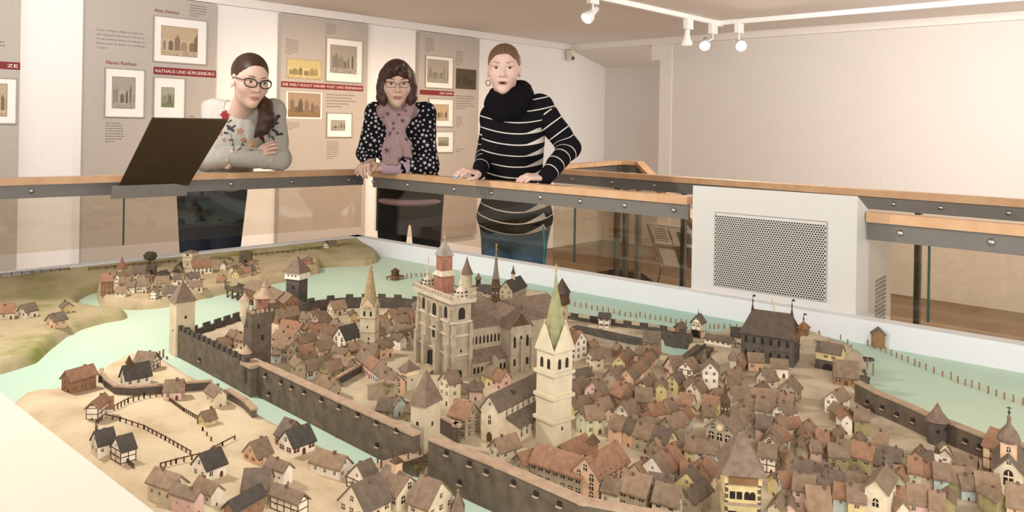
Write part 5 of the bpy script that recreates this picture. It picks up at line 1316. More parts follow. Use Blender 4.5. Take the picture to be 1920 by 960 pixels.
for x, y0, y1 in ((1331, 607, 617), (1339, 607, 617), (1347, 607, 616), (1358, 607, 616), (1369, 607, 617), (1381, 607, 617)): pile(x, y0, y1, 'wooden mooring post between gate house and merchants hall', 'posts by the merchants hall')
for x, y0, y1 in ((1519, 620, 628), (1536, 620, 630), (1550, 623, 632), (1564, 625, 634), (1576, 627, 637), (1591, 628, 639), (1589, 636, 655), (1596, 646, 662), (1626, 670, 692), (1637, 681, 704)): pile(x, y0, y1, 'wooden mooring post around the rocky harbour mole', 'posts around the harbour mole')
RP = '1627 637 648,1640 641 654,1652 648 658,1661 651 662,1671 656 667,1681 661 671,1691 665 675,1702 668 680,1715 673 686,1724 678 688,1736 682 694,1751 688 700,1767 696 706,1783 697 712,1796 705 718,1810 711 722,1822 713 727,1836 717 731,1853 724 738,1868 731 743,1883 736 749,1900 740 754,1918 746 760'
for s in RP.split(','): pile(*[float(v) for v in s.split()], 'wooden mooring post in the long lake row beside the stilt hut', 'long row of posts in the lake')
for x, y0, y1 in ((763, 513, 521), (771, 512, 521), (780, 512, 519), (790, 512, 519), (797, 512, 519), (802, 512, 519)): pile(x, y0, y1, 'wooden mooring post beside the lake pavilion', 'posts by the lake pavilion')
for x, y0, y1 in ((299, 658, 670), (306, 655, 670), (313, 668, 674), (291, 661, 668)): pile(x, y0, y1, 'wooden mooring post beside the pale river tower', 'posts by the river tower')
# mole rocks and boats
for i, (x, y, s) in enumerate(((1530, 642, .022), (1545, 636, .018), (1560, 640, .02), (1575, 648, .02), (1590, 660, .022), (1600, 670, .02), (1612, 690, .02), (1620, 705, .018), (1565, 650, .016))):
    g = P(x, y, Z_CITY); bm = bmesh.new(); bmesh.ops.create_cube(bm, size=1); bmesh.ops.subdivide_edges(bm, edges=bm.edges[:], cuts=1)
    r1 = np.random.default_rng(i+20)
    for v in bm.verts: v.co *= 1+r1.uniform(-.2, .2); v.co.x *= s*1.5; v.co.y *= s; v.co.z *= s*.7
    me = bpy.data.meshes.new('mole_rock'); bm.to_mesh(me); bm.free(); me.materials.append(m_bstone)
    tag(link('mole_rock', me, None, (g.x, g.y, Z_WATER+.012), i*.7), 'dark flat rock of the harbour mole beside the boathouse', 'rock', 'rocks of the harbour mole')
bp_ = P(1618, 676, Z_WATER); bo_ = thing('model_boat', 'dark empty rowing boat moored at the harbour mole', 'model boat', (bp_.x, bp_.y, Z_WATER), 2.2)
pts = [(-.03, 0), (-.02, -.008), (0, -.010), (.02, -.007), (.032, 0), (.02, .007), (0, .010), (-.02, .008)]
MB().prism(pts, -.002, .008, 'z').build('hull', m_bstone, bo_); MB().prism([(a*.85, b*.75) for a, b in pts], .0075, .0085, 'z').build('inside', m_arch, bo_)

# ---- fences ------------------------------------------------------------------------------------------------------
def fence(label, pts, h=.011, step=.022, rails=1, posts_only=False):
    Ps = [G(x, y) for x, y in pts]; o = Ps[0].copy(); t = thing('model_fence', label, 'model fence', tuple(o)); s = MB(); r = MB()
    for a, b in zip(Ps[:-1], Ps[1:]):
        L = (b-a).length; k = max(1, int(L/step)); tops = []
        for i in range(k+1):
            p = a+(b-a)*(i/k)-o; s.box(p.x-.0011, p.x+.0011, p.y-.0011, p.y+.0011, p.z-.006, p.z+h); tops.append(p)
        for p, q in zip(tops[:-1], tops[1:]):
            for j in range(rails): z = Vector((0, 0, h*(.95-.4*j))); r.bar(p+z, q+z, .0012, .002)
    s.build('fence_posts', m_wood, t)['kind'] = 'stuff'
    if not posts_only: r.build('fence_rails', m_wood, t)['kind'] = 'stuff'
fence('long brown rail fence along the hilltop near the table rim', [(2, 519), (60, 513), (130, 507)], .012, .025, 2)
fence('brown rail fence on the hilltop beside the round village tower', [(166, 507), (215, 503), (250, 499), (330, 492)], .012, .025, 2)
fence('brown hilltop fence behind the village church', [(395, 487), (430, 487), (437, 491)], .012, .025, 2)
fence('brown hilltop fence running from the crenellated gate to the far barns', [(470, 481), (540, 474), (605, 466)], .012, .025, 2)
fence('tiny dark fence on the end of the hill', [(636, 462), (645, 459), (657, 460)], .008, .02, 1)
fence('dense picket fence along the top of the meadow', [(214, 770), (240, 756), (270, 747), (304, 743)], .012, .011, 1)
fence('brown rail fence crossing the meadow diagonally', [(197, 784), (225, 790), (270, 805), (310, 826), (357, 853)], .009, .016, 1)
fence('short fence curving behind the timbered farmhouse', [(195, 785), (180, 797), (180, 810), (186, 818)], .009, .014, 1)
fence('low hedge-like fence from the pink gatehouse to the yellow hut', [(318, 752), (345, 772), (378, 791)], .008, .009, 1)
fence('row of bare fence stakes below the yellow hut', [(371, 795), (380, 808), (396, 827)], .008, .025, 1, True)
fence('fence by the black-roofed farmhouse', [(301, 877), (330, 869), (374, 858)], .009, .012, 1)
fence('short fence piece on the meadow rise', [(396, 847), (417, 836), (440, 824)], .008, .022, 1)
fence('dark picket fence below the slate-roofed farmhouses', [(207, 847), (230, 862), (250, 878)], .008, .009, 1)
# ================================================================== exhibition panels on the wall
m_panel = mat('panel_board', '#b3a99f', .8, .03, 50)
m_mount = mat('picture_mount', '#e9e4dc', .85, .01, 30)
m_lip = mat('mount_edge', '#a39a90', .8, .02, 30)
m_banner = mat('banner_red', '#7d2e30', .75, .03, 40)
m_text = mat('print_dark', '#5b534c', .9, 0); m_textr = mat('print_red', '#7d2b2d', .9, 0); m_textw = mat('print_white', '#eadfd2', .9, 0)
m_print = vcol('engraving_print', .85)
YP = YW-.05
TEXTS = []
def wp(px, py): p = PY(px, py, YP); return p.x, p.z
def rect(x0, y0, x1, y1):
    a, b, c, d = wp(x0, y0), wp(x1, y0), wp(x0, y1), wp(x1, y1)
    xm = (x0+x1)/2; t, u = wp(xm, y0), wp(xm, y1)
    # y values are taken at the left edge in the lists below, so level them from there
    return a[0], b[0], wp(x0, y1)[1], wp(x0, y0)[1]
def paint(kind, seed, w, h):
    r = np.random.default_rng(seed); n, m = max(8, int(w/.0045)), max(8, int(h/.0045))
    V = np.linspace(0, 1, m)[:, None]; U = np.linspace(0, 1, n)[None, :]
    paper = {'sepia': '#c2ab8e', 'grey': '#aaa192', 'yellow': '#cdbb86', 'dark': '#57503f', 'colour': '#aa937c', 'green': '#a5a793'}[kind]
    img = np.ones((m, n, 3))*np.array(srgb(paper)); ink = np.array(srgb('#3f362c'))
    a = np.zeros((m, n)); a += .12*(V > .55)+.15*(r.random((m, n))-.3)
    x = 0.05
    while x < .95:                                # houses, towers and trees as dark shapes on the ground line
        bw = r.uniform(.06, .2); bh = r.uniform(.15, .5); a = np.where((U > x) & (U < x+bw) & (V > .18) & (V < .3+bh*(1-np.abs(U-x-bw/2)/bw*.8)), np.maximum(a, r.uniform(.45, .9)), a); x += bw+r.uniform(-.02, .1)
    a = np.where((V < .16) & (r.random((m, n)) < .25), .7, a)
    a = np.where((np.abs(V-.5) > .485) | (np.abs(U-.5) > .485), .5, a)
    img = img*(1-a[..., None]*.85)+ink*(a[..., None]*.85)
    if kind in ('colour', 'green'):
        img = np.where(((V < .3) & (a < .3))[..., None], np.array(srgb('#8d6f4e' if kind == 'colour' else '#6f7a58')), img)
    return img
def picture(parent, x0, x1, z0, z1, kind, seed, y=-.004):
    w, h = x1-x0, z1-z0; img = paint(kind, seed, w, h); m, n = img.shape[:2]
    X, Z = np.meshgrid(np.linspace(x0, x1, n+1), np.linspace(z0, z1, m+1))
    V = np.stack([X.ravel(), np.full(X.size, y), Z.ravel()], 1); i, j = np.meshgrid(np.arange(m), np.arange(n), indexing='ij'); k = (i*(n+1)+j).ravel()
    Fq = np.stack([k, k+1, k+n+2, k+n+1], 1); me = bpy.data.meshes.new('print'); me.from_pydata(V.tolist(), [], Fq.tolist()); me.materials.append(m_print)
    at = me.attributes.new('col', 'FLOAT_COLOR', 'FACE'); at.data.foreach_set('color', np.concatenate([img.reshape(-1, 3), np.ones((m*n, 1))], 1).ravel().astype(np.float32))
    return link('print', me, parent)
class Panel:
    def __init__(s, label, xl, xr, ytop_px, zbot=.25):
        s.x0 = wp(xl, 100)[0]; s.x1 = wp(xr, 100)[0]; zt = min(wp(*ytop_px)[1], Z_CEIL-.07) if ytop_px else Z_CEIL-.07
        s.t = thing('exhibition_panel', label, 'panel', (s.x0, YP, zbot)); s.o = (s.x0, zbot)
        MB().box(0, s.x1-s.x0, 0, .05, 0, zt-zbot).build('board', m_panel, s.t)
    def r(s, *a): x0, x1, z0, z1 = rect(*a); return x0-s.o[0], x1-s.o[0], z0-s.o[1], z1-s.o[1]
    def frame(s, px, pr, kind, seed):
        x0, x1, z0, z1 = s.r(*px); f = MB().box(x0, x1, -.003, 0, z0, z1).build('picture_mount', m_mount, s.t)
        e = .007; d = .012
        MB().box(x0-e, x1+e, -d, 0, z1, z1+e).box(x0-e, x1+e, -d, 0, z0-e, z0).box(x0-e, x0, -d, 0, z0, z1).box(x1, x1+e, -d, 0, z0, z1).build('mount_edge', m_lip, s.t)
        picture(f, *s.r(*pr), kind, seed)
    def plain(s, pr, kind, seed): picture(s.t, *s.r(*pr), kind, seed, -.002)
    def banner(s, px, text, tw, align='l', pad=.012, right=None):
        x0, x1, z0, z1 = s.r(*px); x1 = right if right is not None else x1
        b = MB().box(x0, x1, -.003, 0, z0, z1).build('title_banner', m_banner, s.t)
        TEXTS.append((text, b, x0+pad if align == 'l' else x1-pad, (z0+z1)/2-(z1-z0)*.22, (z1-z0)*.62, m_textw, (x1-x0-2*pad) if tw is None else tw, align, -.0035, 0))
    def text(s, px, py, text, wpx, m=None, size=None, slant=0):
        x, z = wp(px, py); w = wp(px+wpx, py)[0]-x
        TEXTS.append((text, s.t, x-s.o[0], z-s.o[1], size, m or m_text, w, 'l', -.0008, slant))
    def lines(s, px, n, seed):
        x0, x1, z0, z1 = s.r(*px); r = random.Random(seed); b = MB(); hz = (z1-z0)/n
        for i in range(n):
            x = x0; z = z1-(i+.5)*hz; end = x1-(r.uniform(0, .25) if i < n-1 else .5)*(x1-x0)
            while x < end-.004:
                w = min(r.uniform(.006, .022), end-x); b.box(x, x+w, -.0008, 0, z-hz*.2, z+hz*.14); x += w+.004
        b.build('caption_text', mat('print_soft', '#7d746b', .9, 0), s.t)
p1 = Panel('grey exhibition panel about the old and new town hall', 160, 405, None)
p1.text(288, 21.5, 'Altes Rathaus', 48, m_textr, slant=.25); p1.lines((356, 7, 390, 31), 5, 1)
p1.frame((289, 30, 387, 114), (302, 47, 371, 103), 'sepia', 11)
for i, s in enumerate(('Zu den wichtigsten öffentlichen Gebäuden', 'jeder Stadt gehört das Rathaus. Hier ist der', 'Sitz der gemeinderätlichen Verwaltung und', 'hierher kommt der Bürger, um seine Belange', 'zu regeln.')):
    p1.text(181, 57+i*8.2, s, (88, 91, 90, 91, 20)[i])
p1.text(198, 119.5, 'Neues Rathaus', 58, m_textr, slant=.25)
p1.frame((198, 128, 270, 218), (210, 143, 254, 203), 'grey', 12)
p1.banner((288, 125, 405, 139), 'RATHAUS UND BÜRGERBÜRO', None)
p1.frame((289, 145, 346, 222), (302, 163, 327, 201), 'green', 13)
p1.lines((198, 228, 236, 268), 8, 2); p1.lines((356, 215, 372, 221), 1, 3)
p0 = Panel('grey exhibition panel cut off beside the town hall panel', -160, 38, None)
p0.banner((-160, 105, 38, 120), 'ZE', .055, 'r'); p0.frame((-45, 145, 30, 230), (-30, 155, 14, 218), 'sepia', 14); p0.lines((-60, 70, 12, 98), 4, 4)
p2 = Panel('grey exhibition panel about post and railway', 527, 690, (527, 17))
p2.lines((536, 72, 562, 102), 8, 5); p2.lines((611, 43, 634, 65), 7, 6)
p2.plain((538, 109, 603, 146), 'yellow', 15); p2.text(562, 118, 'Eil-Wagen', 24)
p2.frame((612, 71, 679, 151), (619, 83, 669, 136), 'grey', 16)
p2.banner((527, 152, 681, 163), 'DIE WELT RÜCKT NÄHER: POST UND EISENBAHN', None)
MB().box(*[v for v in p2.r(537, 171, 604, 222)[:2]], -.002, 0, *[v for v in p2.r(537, 171, 604, 222)[2:]]).build('picture_border', m_mount, p2.t)
picture(p2.t, *p2.r(540, 173, 601, 219), 'colour', 17, -.003)
p2.lines((612, 174, 668, 202), 5, 7); p2.frame((613, 212, 659, 256), (620, 225, 647, 245), 'grey', 18)
p2.lines((539, 228, 562, 243), 4, 8); p2.lines((613, 264, 636, 299), 9, 9)
p3 = Panel('grey exhibition panel about the harbour', 786, 899, (786, 57))
p3.lines((798, 70, 816, 97), 8, 10); p3.lines((855, 95, 870, 122), 8, 11)
p3.frame((798, 104, 849, 163), (801, 110, 841, 154), 'grey', 19); p3.plain((855, 128, 893, 166), 'dark', 20)
p3.banner((787, 168, 851, 177), 'DER HAFEN', .16, 'r')
p3.frame((804, 185, 849, 236), (810, 195, 841, 226), 'sepia', 21); p3.lines((855, 177, 892, 205), 6, 12)
p3.frame((816, 247, 849, 285), (821, 257, 841, 274), 'green', 22); p3.lines((855, 217, 868, 239), 6, 13); p3.lines((855, 278, 871, 286), 2, 14)
def make_texts():
    tmp = []
    for (text, par, x, z, size, m, w, al, y, sl_) in TEXTS:
        c = bpy.data.curves.new('lettering', 'FONT'); c.body = text; c.size = 1.0; c.resolution_u = 2; c.shear = sl_
        if sl_: c.offset = .012
        o = bpy.data.objects.new('tmp', c); COL.objects.link(o); tmp.append(o)
    bpy.context.view_layer.update(); dg = bpy.context.evaluated_depsgraph_get()
    for o, (text, par, x, z, size, m, w, al, y, sl_) in zip(tmp, TEXTS):
        me = bpy.data.meshes.new_from_object(o.evaluated_get(dg)); n = len(me.vertices); co = np.zeros(n*3); me.vertices.foreach_get('co', co); co = co.reshape(-1, 3)
        x0, x1 = co[:, 0].min(), co[:, 0].max(); s = w/(x1-x0); sz = min(s*1.25, size*1.0) if size else s
        nx = (co[:, 0]-x0)*s+(x if al == 'l' else x-w); nz = co[:, 1]*sz+z
        me.vertices.foreach_set('co', np.stack([nx, np.full(n, y), nz], 1).ravel()); me.materials.clear(); me.materials.append(m); me.update()
        link('lettering', me, par)
        c = o.data; bpy.data.objects.remove(o); bpy.data.curves.remove(c)
make_texts()
# ================================================================== people: distance fields turned into smooth continuous surfaces
class Field:
    def __init__(s, lo, hi, res):
        s.lo = np.array(lo, float); s.res = res; s.n = np.ceil((np.array(hi)-s.lo)/res).astype(int)+1
        s.f = np.full(s.n, .2, np.float32)
    def _sub(s, lo, hi):
        a = np.clip(np.floor((np.array(lo)-s.lo)/s.res).astype(int), 0, s.n); b = np.clip(np.ceil((np.array(hi)-s.lo)/s.res).astype(int)+1, 0, s.n)
        if (b <= a).any(): return None
        g = [(s.lo[i]+s.res*np.arange(a[i], b[i])).astype(np.float32) for i in range(3)]
        return (slice(a[0], b[0]), slice(a[1], b[1]), slice(a[2], b[2])), np.meshgrid(*g, indexing='ij')
    def _mix(s, sl, d, k, op):
        f = s.f[sl]
        if op == 'u': h = np.clip(.5+.5*(f-d)/k, 0, 1); s.f[sl] = f*(1-h)+d*h-k*h*(1-h)
        elif op == 's': h = np.clip(.5-.5*(f+d)/k, 0, 1); s.f[sl] = f*(1-h)-d*h+k*h*(1-h)
    def cap(s, a, b, r1, r2, k=.01, op='u'):
        a, b = np.array(a, float), np.array(b, float); m = max(r1, r2)+k+3*s.res
        q = s._sub(np.minimum(a, b)-m, np.maximum(a, b)+m)
        if q is None: return s
        sl, (X, Y, Z) = q; e = b-a; L = float(e@e)+1e-12
        t = np.clip(((X-a[0])*e[0]+(Y-a[1])*e[1]+(Z-a[2])*e[2])/L, 0, 1)
        d = np.sqrt((X-a[0]-t*e[0])**2+(Y-a[1]-t*e[1])**2+(Z-a[2]-t*e[2])**2)-(r1+(r2-r1)*t); s._mix(sl, d, k, op); return s
    def ell(s, c, rad, M=None, k=.01, op='u'):
        c = np.array(c, float); M = np.eye(3) if M is None else M; m = max(rad)+k+3*s.res; q = s._sub(c-m, c+m)
        if q is None: return s
        sl, (X, Y, Z) = q; X, Y, Z = X-c[0], Y-c[1], Z-c[2]
        u = [(X*M[0, i]+Y*M[1, i]+Z*M[2, i])/rad[i] for i in range(3)]; k0 = np.sqrt(u[0]**2+u[1]**2+u[2]**2)
        k1 = np.sqrt((u[0]/rad[0])**2+(u[1]/rad[1])**2+(u[2]/rad[2])**2)+1e-9
        d = k0*(k0-1)/k1; s._mix(sl, d, k, op); return s
    def chain(s, pts, rs, k=.01):
        for i in range(len(pts)-1): s.cap(pts[i], pts[i+1], rs[i], rs[i+1], k)
        return s
    def halfspace(s, p, n, k=.004):      # keep the side the normal points away from
        X, Y, Z = np.meshgrid(*[(s.lo[i]+s.res*np.arange(s.n[i])).astype(np.float32) for i in range(3)], indexing='ij')
        d = (X-p[0])*n[0]+(Y-p[1])*n[1]+(Z-p[2])*n[2]; s.f = np.maximum(s.f, d.astype(np.float32)); return s
    def ripple(s, amp, fn):
        X, Y, Z = np.meshgrid(*[(s.lo[i]+s.res*np.arange(s.n[i])).astype(np.float32) for i in range(3)], indexing='ij')
        near = np.abs(s.f) < .03; s.f[near] += (amp*fn(X[near], Y[near], Z[near])).astype(np.float32); return s
    def surf(s):
        f = s.f; sg = f < 0; n = s.n
        c = np.zeros(n-1, np.uint8)
        for i in (0, 1):
            for j in (0, 1):
                for k in (0, 1): c += sg[i:n[0]-1+i, j:n[1]-1+j, k:n[2]-1+k]
        act = (c > 0) & (c < 8); idx = -np.ones(n-1, np.int64); ii = np.argwhere(act); idx[act] = np.arange(len(ii))
        acc = np.zeros((len(ii), 3)); cnt = np.zeros(len(ii))
        cor = [(a, b, d) for a in (0, 1) for b in (0, 1) for d in (0, 1)]
        vals = {q: f[ii[:, 0]+q[0], ii[:, 1]+q[1], ii[:, 2]+q[2]] for q in cor}
        for q in cor:
            for ax in range(3):
                if q[ax] == 0:
                    p = list(q); p[ax] = 1; p = tuple(p); v0, v1 = vals[q], vals[p]; m = (v0 < 0) != (v1 < 0)
                    t = np.where(m, v0/(v0-v1+1e-12), 0); pt = np.tile(np.array(q, float), (len(ii), 1)); pt[:, ax] += t
                    acc[m] += pt[m]; cnt[m] += 1
        V = s.lo+s.res*(ii+acc/np.maximum(cnt, 1)[:, None]); Fs = []
        for ax in range(3):
            sl0 = [slice(None)]*3; sl1 = [slice(None)]*3; sl0[ax] = slice(0, n[ax]-1); sl1[ax] = slice(1, n[ax])
            ch = sg[tuple(sl0)] != sg[tuple(sl1)]; e = np.argwhere(ch); u, v = (ax+1) % 3, (ax+2) % 3
            e = e[(e[:, u] > 0) & (e[:, v] > 0) & (e[:, u] < n[u]-1) & (e[:, v] < n[v]-1)]
            if not len(e): continue
            def g(du, dv):
                w = e.copy(); w[:, u] += du; w[:, v] += dv; return idx[w[:, 0], w[:, 1], w[:, 2]]
            Q = np.stack([g(-1, -1), g(0, -1), g(0, 0), g(-1, 0)], 1); ins = sg[e[:, 0], e[:, 1], e[:, 2]]
            Q = np.where(ins[:, None], Q, Q[:, ::-1]); Fs.append(Q)
        Fq = np.concatenate(Fs); return V, Fq[(Fq >= 0).all(1)]
def relax(V, Fq, it=2, lam=.5):
    E = np.concatenate([Fq[:, [0, 1]], Fq[:, [1, 2]], Fq[:, [2, 3]], Fq[:, [3, 0]]])
    for _ in range(it):
        a = np.zeros_like(V); c = np.zeros(len(V)); np.add.at(a, E[:, 0], V[E[:, 1]]); np.add.at(a, E[:, 1], V[E[:, 0]]); np.add.at(c, E[:, 0], 1); np.add.at(c, E[:, 1], 1)
        V = V+(a/np.maximum(c, 1)[:, None]-V)*lam
    return V
def vnormals(V, Fq):
    n = np.cross(V[Fq[:, 2]]-V[Fq[:, 0]], V[Fq[:, 3]]-V[Fq[:, 1]]); N = np.zeros_like(V)
    for i in range(4): np.add.at(N, Fq[:, i], n)
    return N/np.maximum(np.linalg.norm(N, axis=1), 1e-12)[:, None]
def skin_mesh(name, V, Fq, m, parent, origin, attrs=()):
    me = bpy.data.meshes.new(name); me.from_pydata((V-np.array(origin)).tolist(), [], Fq.tolist()); me.materials.append(m)
    me.polygons.foreach_set('use_smooth', [True]*len(me.polygons))
    for an, kind, arr in attrs:
        a = me.attributes.new(an, kind, 'POINT')
        if kind == 'FLOAT_COLOR': a.data.foreach_set('color', np.concatenate([arr, np.ones((len(arr), 1))], 1).ravel().astype(np.float32))
        else: a.data.foreach_set('value', arr.astype(np.float32))
    me.update(); return link(name, me, parent)
def A3(v): return np.array(v, float)
m_skin = vcol('skin', .5, spec=.35); m_skin.node_tree.nodes['Principled BSDF'].inputs['Subsurface Weight'].default_value = .08
m_skin.node_tree.nodes['Principled BSDF'].inputs['Subsurface Radius'].default_value = (.008, .003, .002)
def hair_mat(name, c1, c2):
    m = mat(name, c1, .45, 0, 1, 0, spec=.4, col2=c2); nt = m.node_tree
    n = [x for x in nt.nodes if x.type == 'TEX_NOISE'][0]; mp = nt.nodes.new('ShaderNodeMapping'); mp.inputs['Scale'].default_value = (160, 160, 14)
    tc = [x for x in nt.nodes if x.type == 'TEX_COORD'][0]; nt.links.new(tc.outputs['Object'], mp.inputs[0]); nt.links.new(mp.outputs[0], n.inputs['Vector'])
    bp = nt.nodes.new('ShaderNodeBump'); bp.inputs['Strength'].default_value = .5; bp.inputs['Distance'].default_value = .002
    nt.links.new(n.outputs['Fac'], bp.inputs['Height']); nt.links.new(bp.outputs[0], nt.nodes['Principled BSDF'].inputs['Normal']); return m
m_eye = mat('eye_white', '#d9d2cb', .2, 0); m_lash = mat('lash_dark', '#33241d', .7, 0); m_pupil = mat('pupil', '#15100d', .15, 0)
class Person:
    def __init__(s, label, foot, head_c, yaw, pitch, roll, hs, skin, lip, hair):
        s.o = Vector((foot.x, foot.y, 0)); s.t = thing('person', label, 'person', tuple(s.o)); s.chunks = []
        # face direction: towards the camera turned by yaw (positive: image right)
        hc = Vector(head_c); toc = plan(CAM-hc).normalized(); fwd = Matrix.Rotation(yaw, 3, 'Z') @ toc; side = Vector((fwd.y, -fwd.x, 0)); up = Vector((0, 0, 1))
        # local x: to the image right when facing the camera (= -side), y: forward, z: up
        rx = -side; R = Matrix((rx, fwd, up)).transposed()
        R = R @ Matrix.Rotation(-pitch, 3, 'X') @ Matrix.Rotation(roll, 3, 'Y')
        s.R = np.array(R); s.hc = A3(hc); s.hs = hs; s.skin = np.array(srgb(skin)); s.lip = np.array(srgb(lip)); s.hair = hair
    def H(s, x, y, z): return s.hc+s.R @ (np.array([x, y, z])*s.hs)
    def head(s, neck, mouth_open=0, res=.0026):
        r = .20; F = Field(s.hc-np.array([r, r, .24]), s.hc+np.array([r, r, .16]), res); H, M, k = s.H, s.R, s.hs
        E = lambda c, rad, kk=.02, op='u': F.ell(H(*c), np.array(rad)*k, M, kk*k, op)
        E((0, -.014, .030), (.0735, .092, .085)); E((0, .018, -.034), (.0575, .064, .078), .03)
        E((0, .060, -.094), (.020, .018, .018), .03)
        for q in (-1, 1):
            E((q*.036, .048, -.022), (.026, .026, .026), .03); E((q*.034, .068, .024), (.024, .012, .008), .018)
            E((q*.031, .094, .007), (.019, .019, .011), .012, 's')
            E((q*.0315, .0645, .007), (.0158, .0158, .0158), .004)
            E((q*.0315, .083, .0065), (.0148, .012, .0049), .002, 's')
            E((q*.074, -.012, -.004), (.008, .019, .031), .008); E((q*.080, -.008, .002), (.005, .010, .016), .004, 's')
        F.cap(H(0, .079, .014), H(0, .099, -.026), .0065*k, .0095*k, .012*k)
        for q in (-1, 1): E((q*.0115, .0875, -.030), (.0085, .010, .0075), .006); E((q*.0065, .094, -.0385), (.0035, .004, .003), .003, 's')
        E((0, .0785, -.0580), (.0215, .0095, .0042), .006); E((0, .0765, -.0675), (.0185, .0100, .0050), .006)
        if mouth_open: E((0, .088, -.0635), (.0150, .016, .0055), .003, 's')
        else: E((0, .093, -.0632), (.0225, .010, .0012), .002, 's')
        n0 = A3(neck); top = H(0, -.02, -.055); F.cap(top, n0, .050*k, .056*k, .03)
        s.neck = n0; V, Q = F.surf(); V = relax(V, Q, 1, .4)
        L = ((V-s.hc) @ s.R)/k; col = np.tile(s.skin, (len(V), 1))
        lipm = np.exp(-((L[:, 0]/.021)**4+((L[:, 2]+.063)/.0075)**4)) * (L[:, 1] > .06); lipm = np.clip(lipm*1.3, 0, 1)[:, None]
        chk = np.exp(-(((np.abs(L[:, 0])-.042)/.020)**2+((L[:, 2]+.028)/.020)**2))[:, None]*(L[:, 1] > .02)[:, None]
        col = col*(1-.18*chk)+np.array(srgb('#d58f80'))*.18*chk
        col = col*(1-lipm)+s.lip*lipm
        lid = np.exp(-(((np.abs(L[:, 0])-.0315)/.018)**2+((L[:, 2]-.016)/.005)**2))[:, None]*(L[:, 1] > .05)[:, None]; col = col*(1-.3*lid)
        if mouth_open:
            inn = (np.exp(-((L[:, 0]/.0135)**4+((L[:, 2]+.0635)/.0052)**4))*(L[:, 1] > .05)*(L[:, 1] < .0855))[:, None]; col = col*(1-inn)+np.array(srgb('#4a2420'))*inn
        s.chunks.append((V, Q, col))
    def eyes(s, iris, gaze=(0, 0), brow='#4a3528', browh=.030, thick=.0024):
        k = s.hs; mi = mat('iris_'+iris.strip('#'), iris, .2, .2, 300)
        B = MB().lathe([(.0005, -.0148), (.0085, -.0121), (.0130, -.007), (.0148, 0), (.0130, .007), (.0085, .0121), (.0072, .0129)], 20, mi=0).lathe([(.0072, .0128), (.0072, .0130), (.003, .0144)], 20, mi=1).lathe([(.0029, .0143), (.0029, .0145), (.0005, .0148)], 14, mi=2)
        me = B.mesh('eye', [m_eye, mi, m_pupil], True)
        for q in (-1, 1):
            d = Vector(s.R @ np.array([gaze[0]+.0*q, 1, gaze[1]])).normalized(); e = link('eye', me, s.t)
            e.matrix_local = Matrix.Translation(Vector(s.H(q*.0315, .0645, .0068))-s.o) @ d.to_track_quat('Z', 'Y').to_matrix().to_4x4() @ Matrix.Scale(.98*k, 4)
            pts = [Vector(s.H(q*.0315+a*.0150, .0787-.0055*a*a-.001, .0068+.0050*math.sqrt(max(0, 1-a*a))+.0003))-s.o for a in np.linspace(-.97, .97, 9)]
            MB().tube(pts, .0011*k, 6, rs=[.0005*k, .001*k]+[.0013*k]*5+[.001*k, .0005*k]).build('lash_line', m_lash, s.t, smooth=True)
            pts = [Vector(s.H(q*(.013+.037*a), .0835-.016*a*a+.0005, browh+.0055*math.sin(a*2.3)-.003*a))-s.o for a in np.linspace(0, 1, 8)]
            MB().tube(pts, .002, 6, rs=[thick*k*v for v in (.7, 1, 1.05, 1, .9, .75, .5, .25)]).build('eyebrow', mat('brow_'+brow.strip('#'), brow, .8, .1, 200), s.t, smooth=True)
    def hand(s, W, K, N, curls, spread=.10, thumb=1, tcurl=.4, scale=1.0, res=.0022, elbow=None, nails=None, lens=(.066, .074, .070, .054)):
        """W wrist, K middle knuckle, N back-of-hand normal, curls: bend of each finger (three joints) ; thumb: side"""
        W, K, N = A3(W), A3(K), A3(N); x = K-W; x /= np.linalg.norm(x); N = N-x*(N@x); N /= np.linalg.norm(N); sd = np.cross(N, x)*thumb; K = W+x*.088*scale
        pad = .15; F = Field(np.minimum(W, K)-pad, np.maximum(W, K)+pad, res); q = scale
        if elbow is not None: el = A3(elbow); v = el-W; v = W+v/np.linalg.norm(v)*min(.085, np.linalg.norm(v)); F.cap(v, W, .028*q, .0240*q, .01)
        offs = [.028, .0095, -.0095, -.0265]; back = [-.004, 0, -.003, -.012]
        for o_, b_ in zip(offs, back): F.cap(W+sd*o_*.55*q+x*.006, K+sd*o_*q+x*b_*q, .0135*q, .0105*q, .008)
        tips = []
        for i, (o_, b_) in enumerate(zip(offs, back)):
            p = K+sd*o_*q+x*b_*q; ang = spread*(1.5-i)*.5; c = curls[i]; a = 0.0
            fd = x*math.cos(ang)+sd*math.sin(ang); L = lens[i]*q; r = (.0088, .0090, .0086, .0076)[i]*q
            for j, (fr, rr) in enumerate(zip((.46, .30, .24), (1, .93, .84))):
                a += c[j]; d = fd*math.cos(a)-N*math.sin(a); e = p+d*L*fr; F.cap(p, e, r*rr, r*rr*.93, .0022); last = (p, d, fd*math.sin(a)+N*math.cos(a), r*rr*.9); p = e
            tips.append((p, last[1], last[2], last[3]))
        tb = W+x*.022*q+sd*.026*q-N*.006; t1 = tb+(x*.72+sd*.62-N*.25)*.042*q; t2 = t1+(x*(.95-.3*tcurl)+sd*(.35-.7*tcurl)-N*.28)*.032*q; t3 = t2+(x*.95-sd*.35*tcurl-N*.2)*.024*q
        F.cap(W+x*.02*q+sd*.012*q, tb, .014*q, .0145*q, .008); F.cap(tb, t1, .0135*q, .0105*q, .006); F.cap(t1, t2, .0100*q, .0092*q, .003); F.cap(t2, t3, .0092*q, .0078*q, .003)
        V, Q = F.surf(); col = np.tile(s.skin, (len(V), 1))
        kn = np.zeros(len(V))
        for p, d, n, r in tips: kn = np.maximum(kn, np.exp(-(np.linalg.norm(V-p, axis=1)/.014)**2))
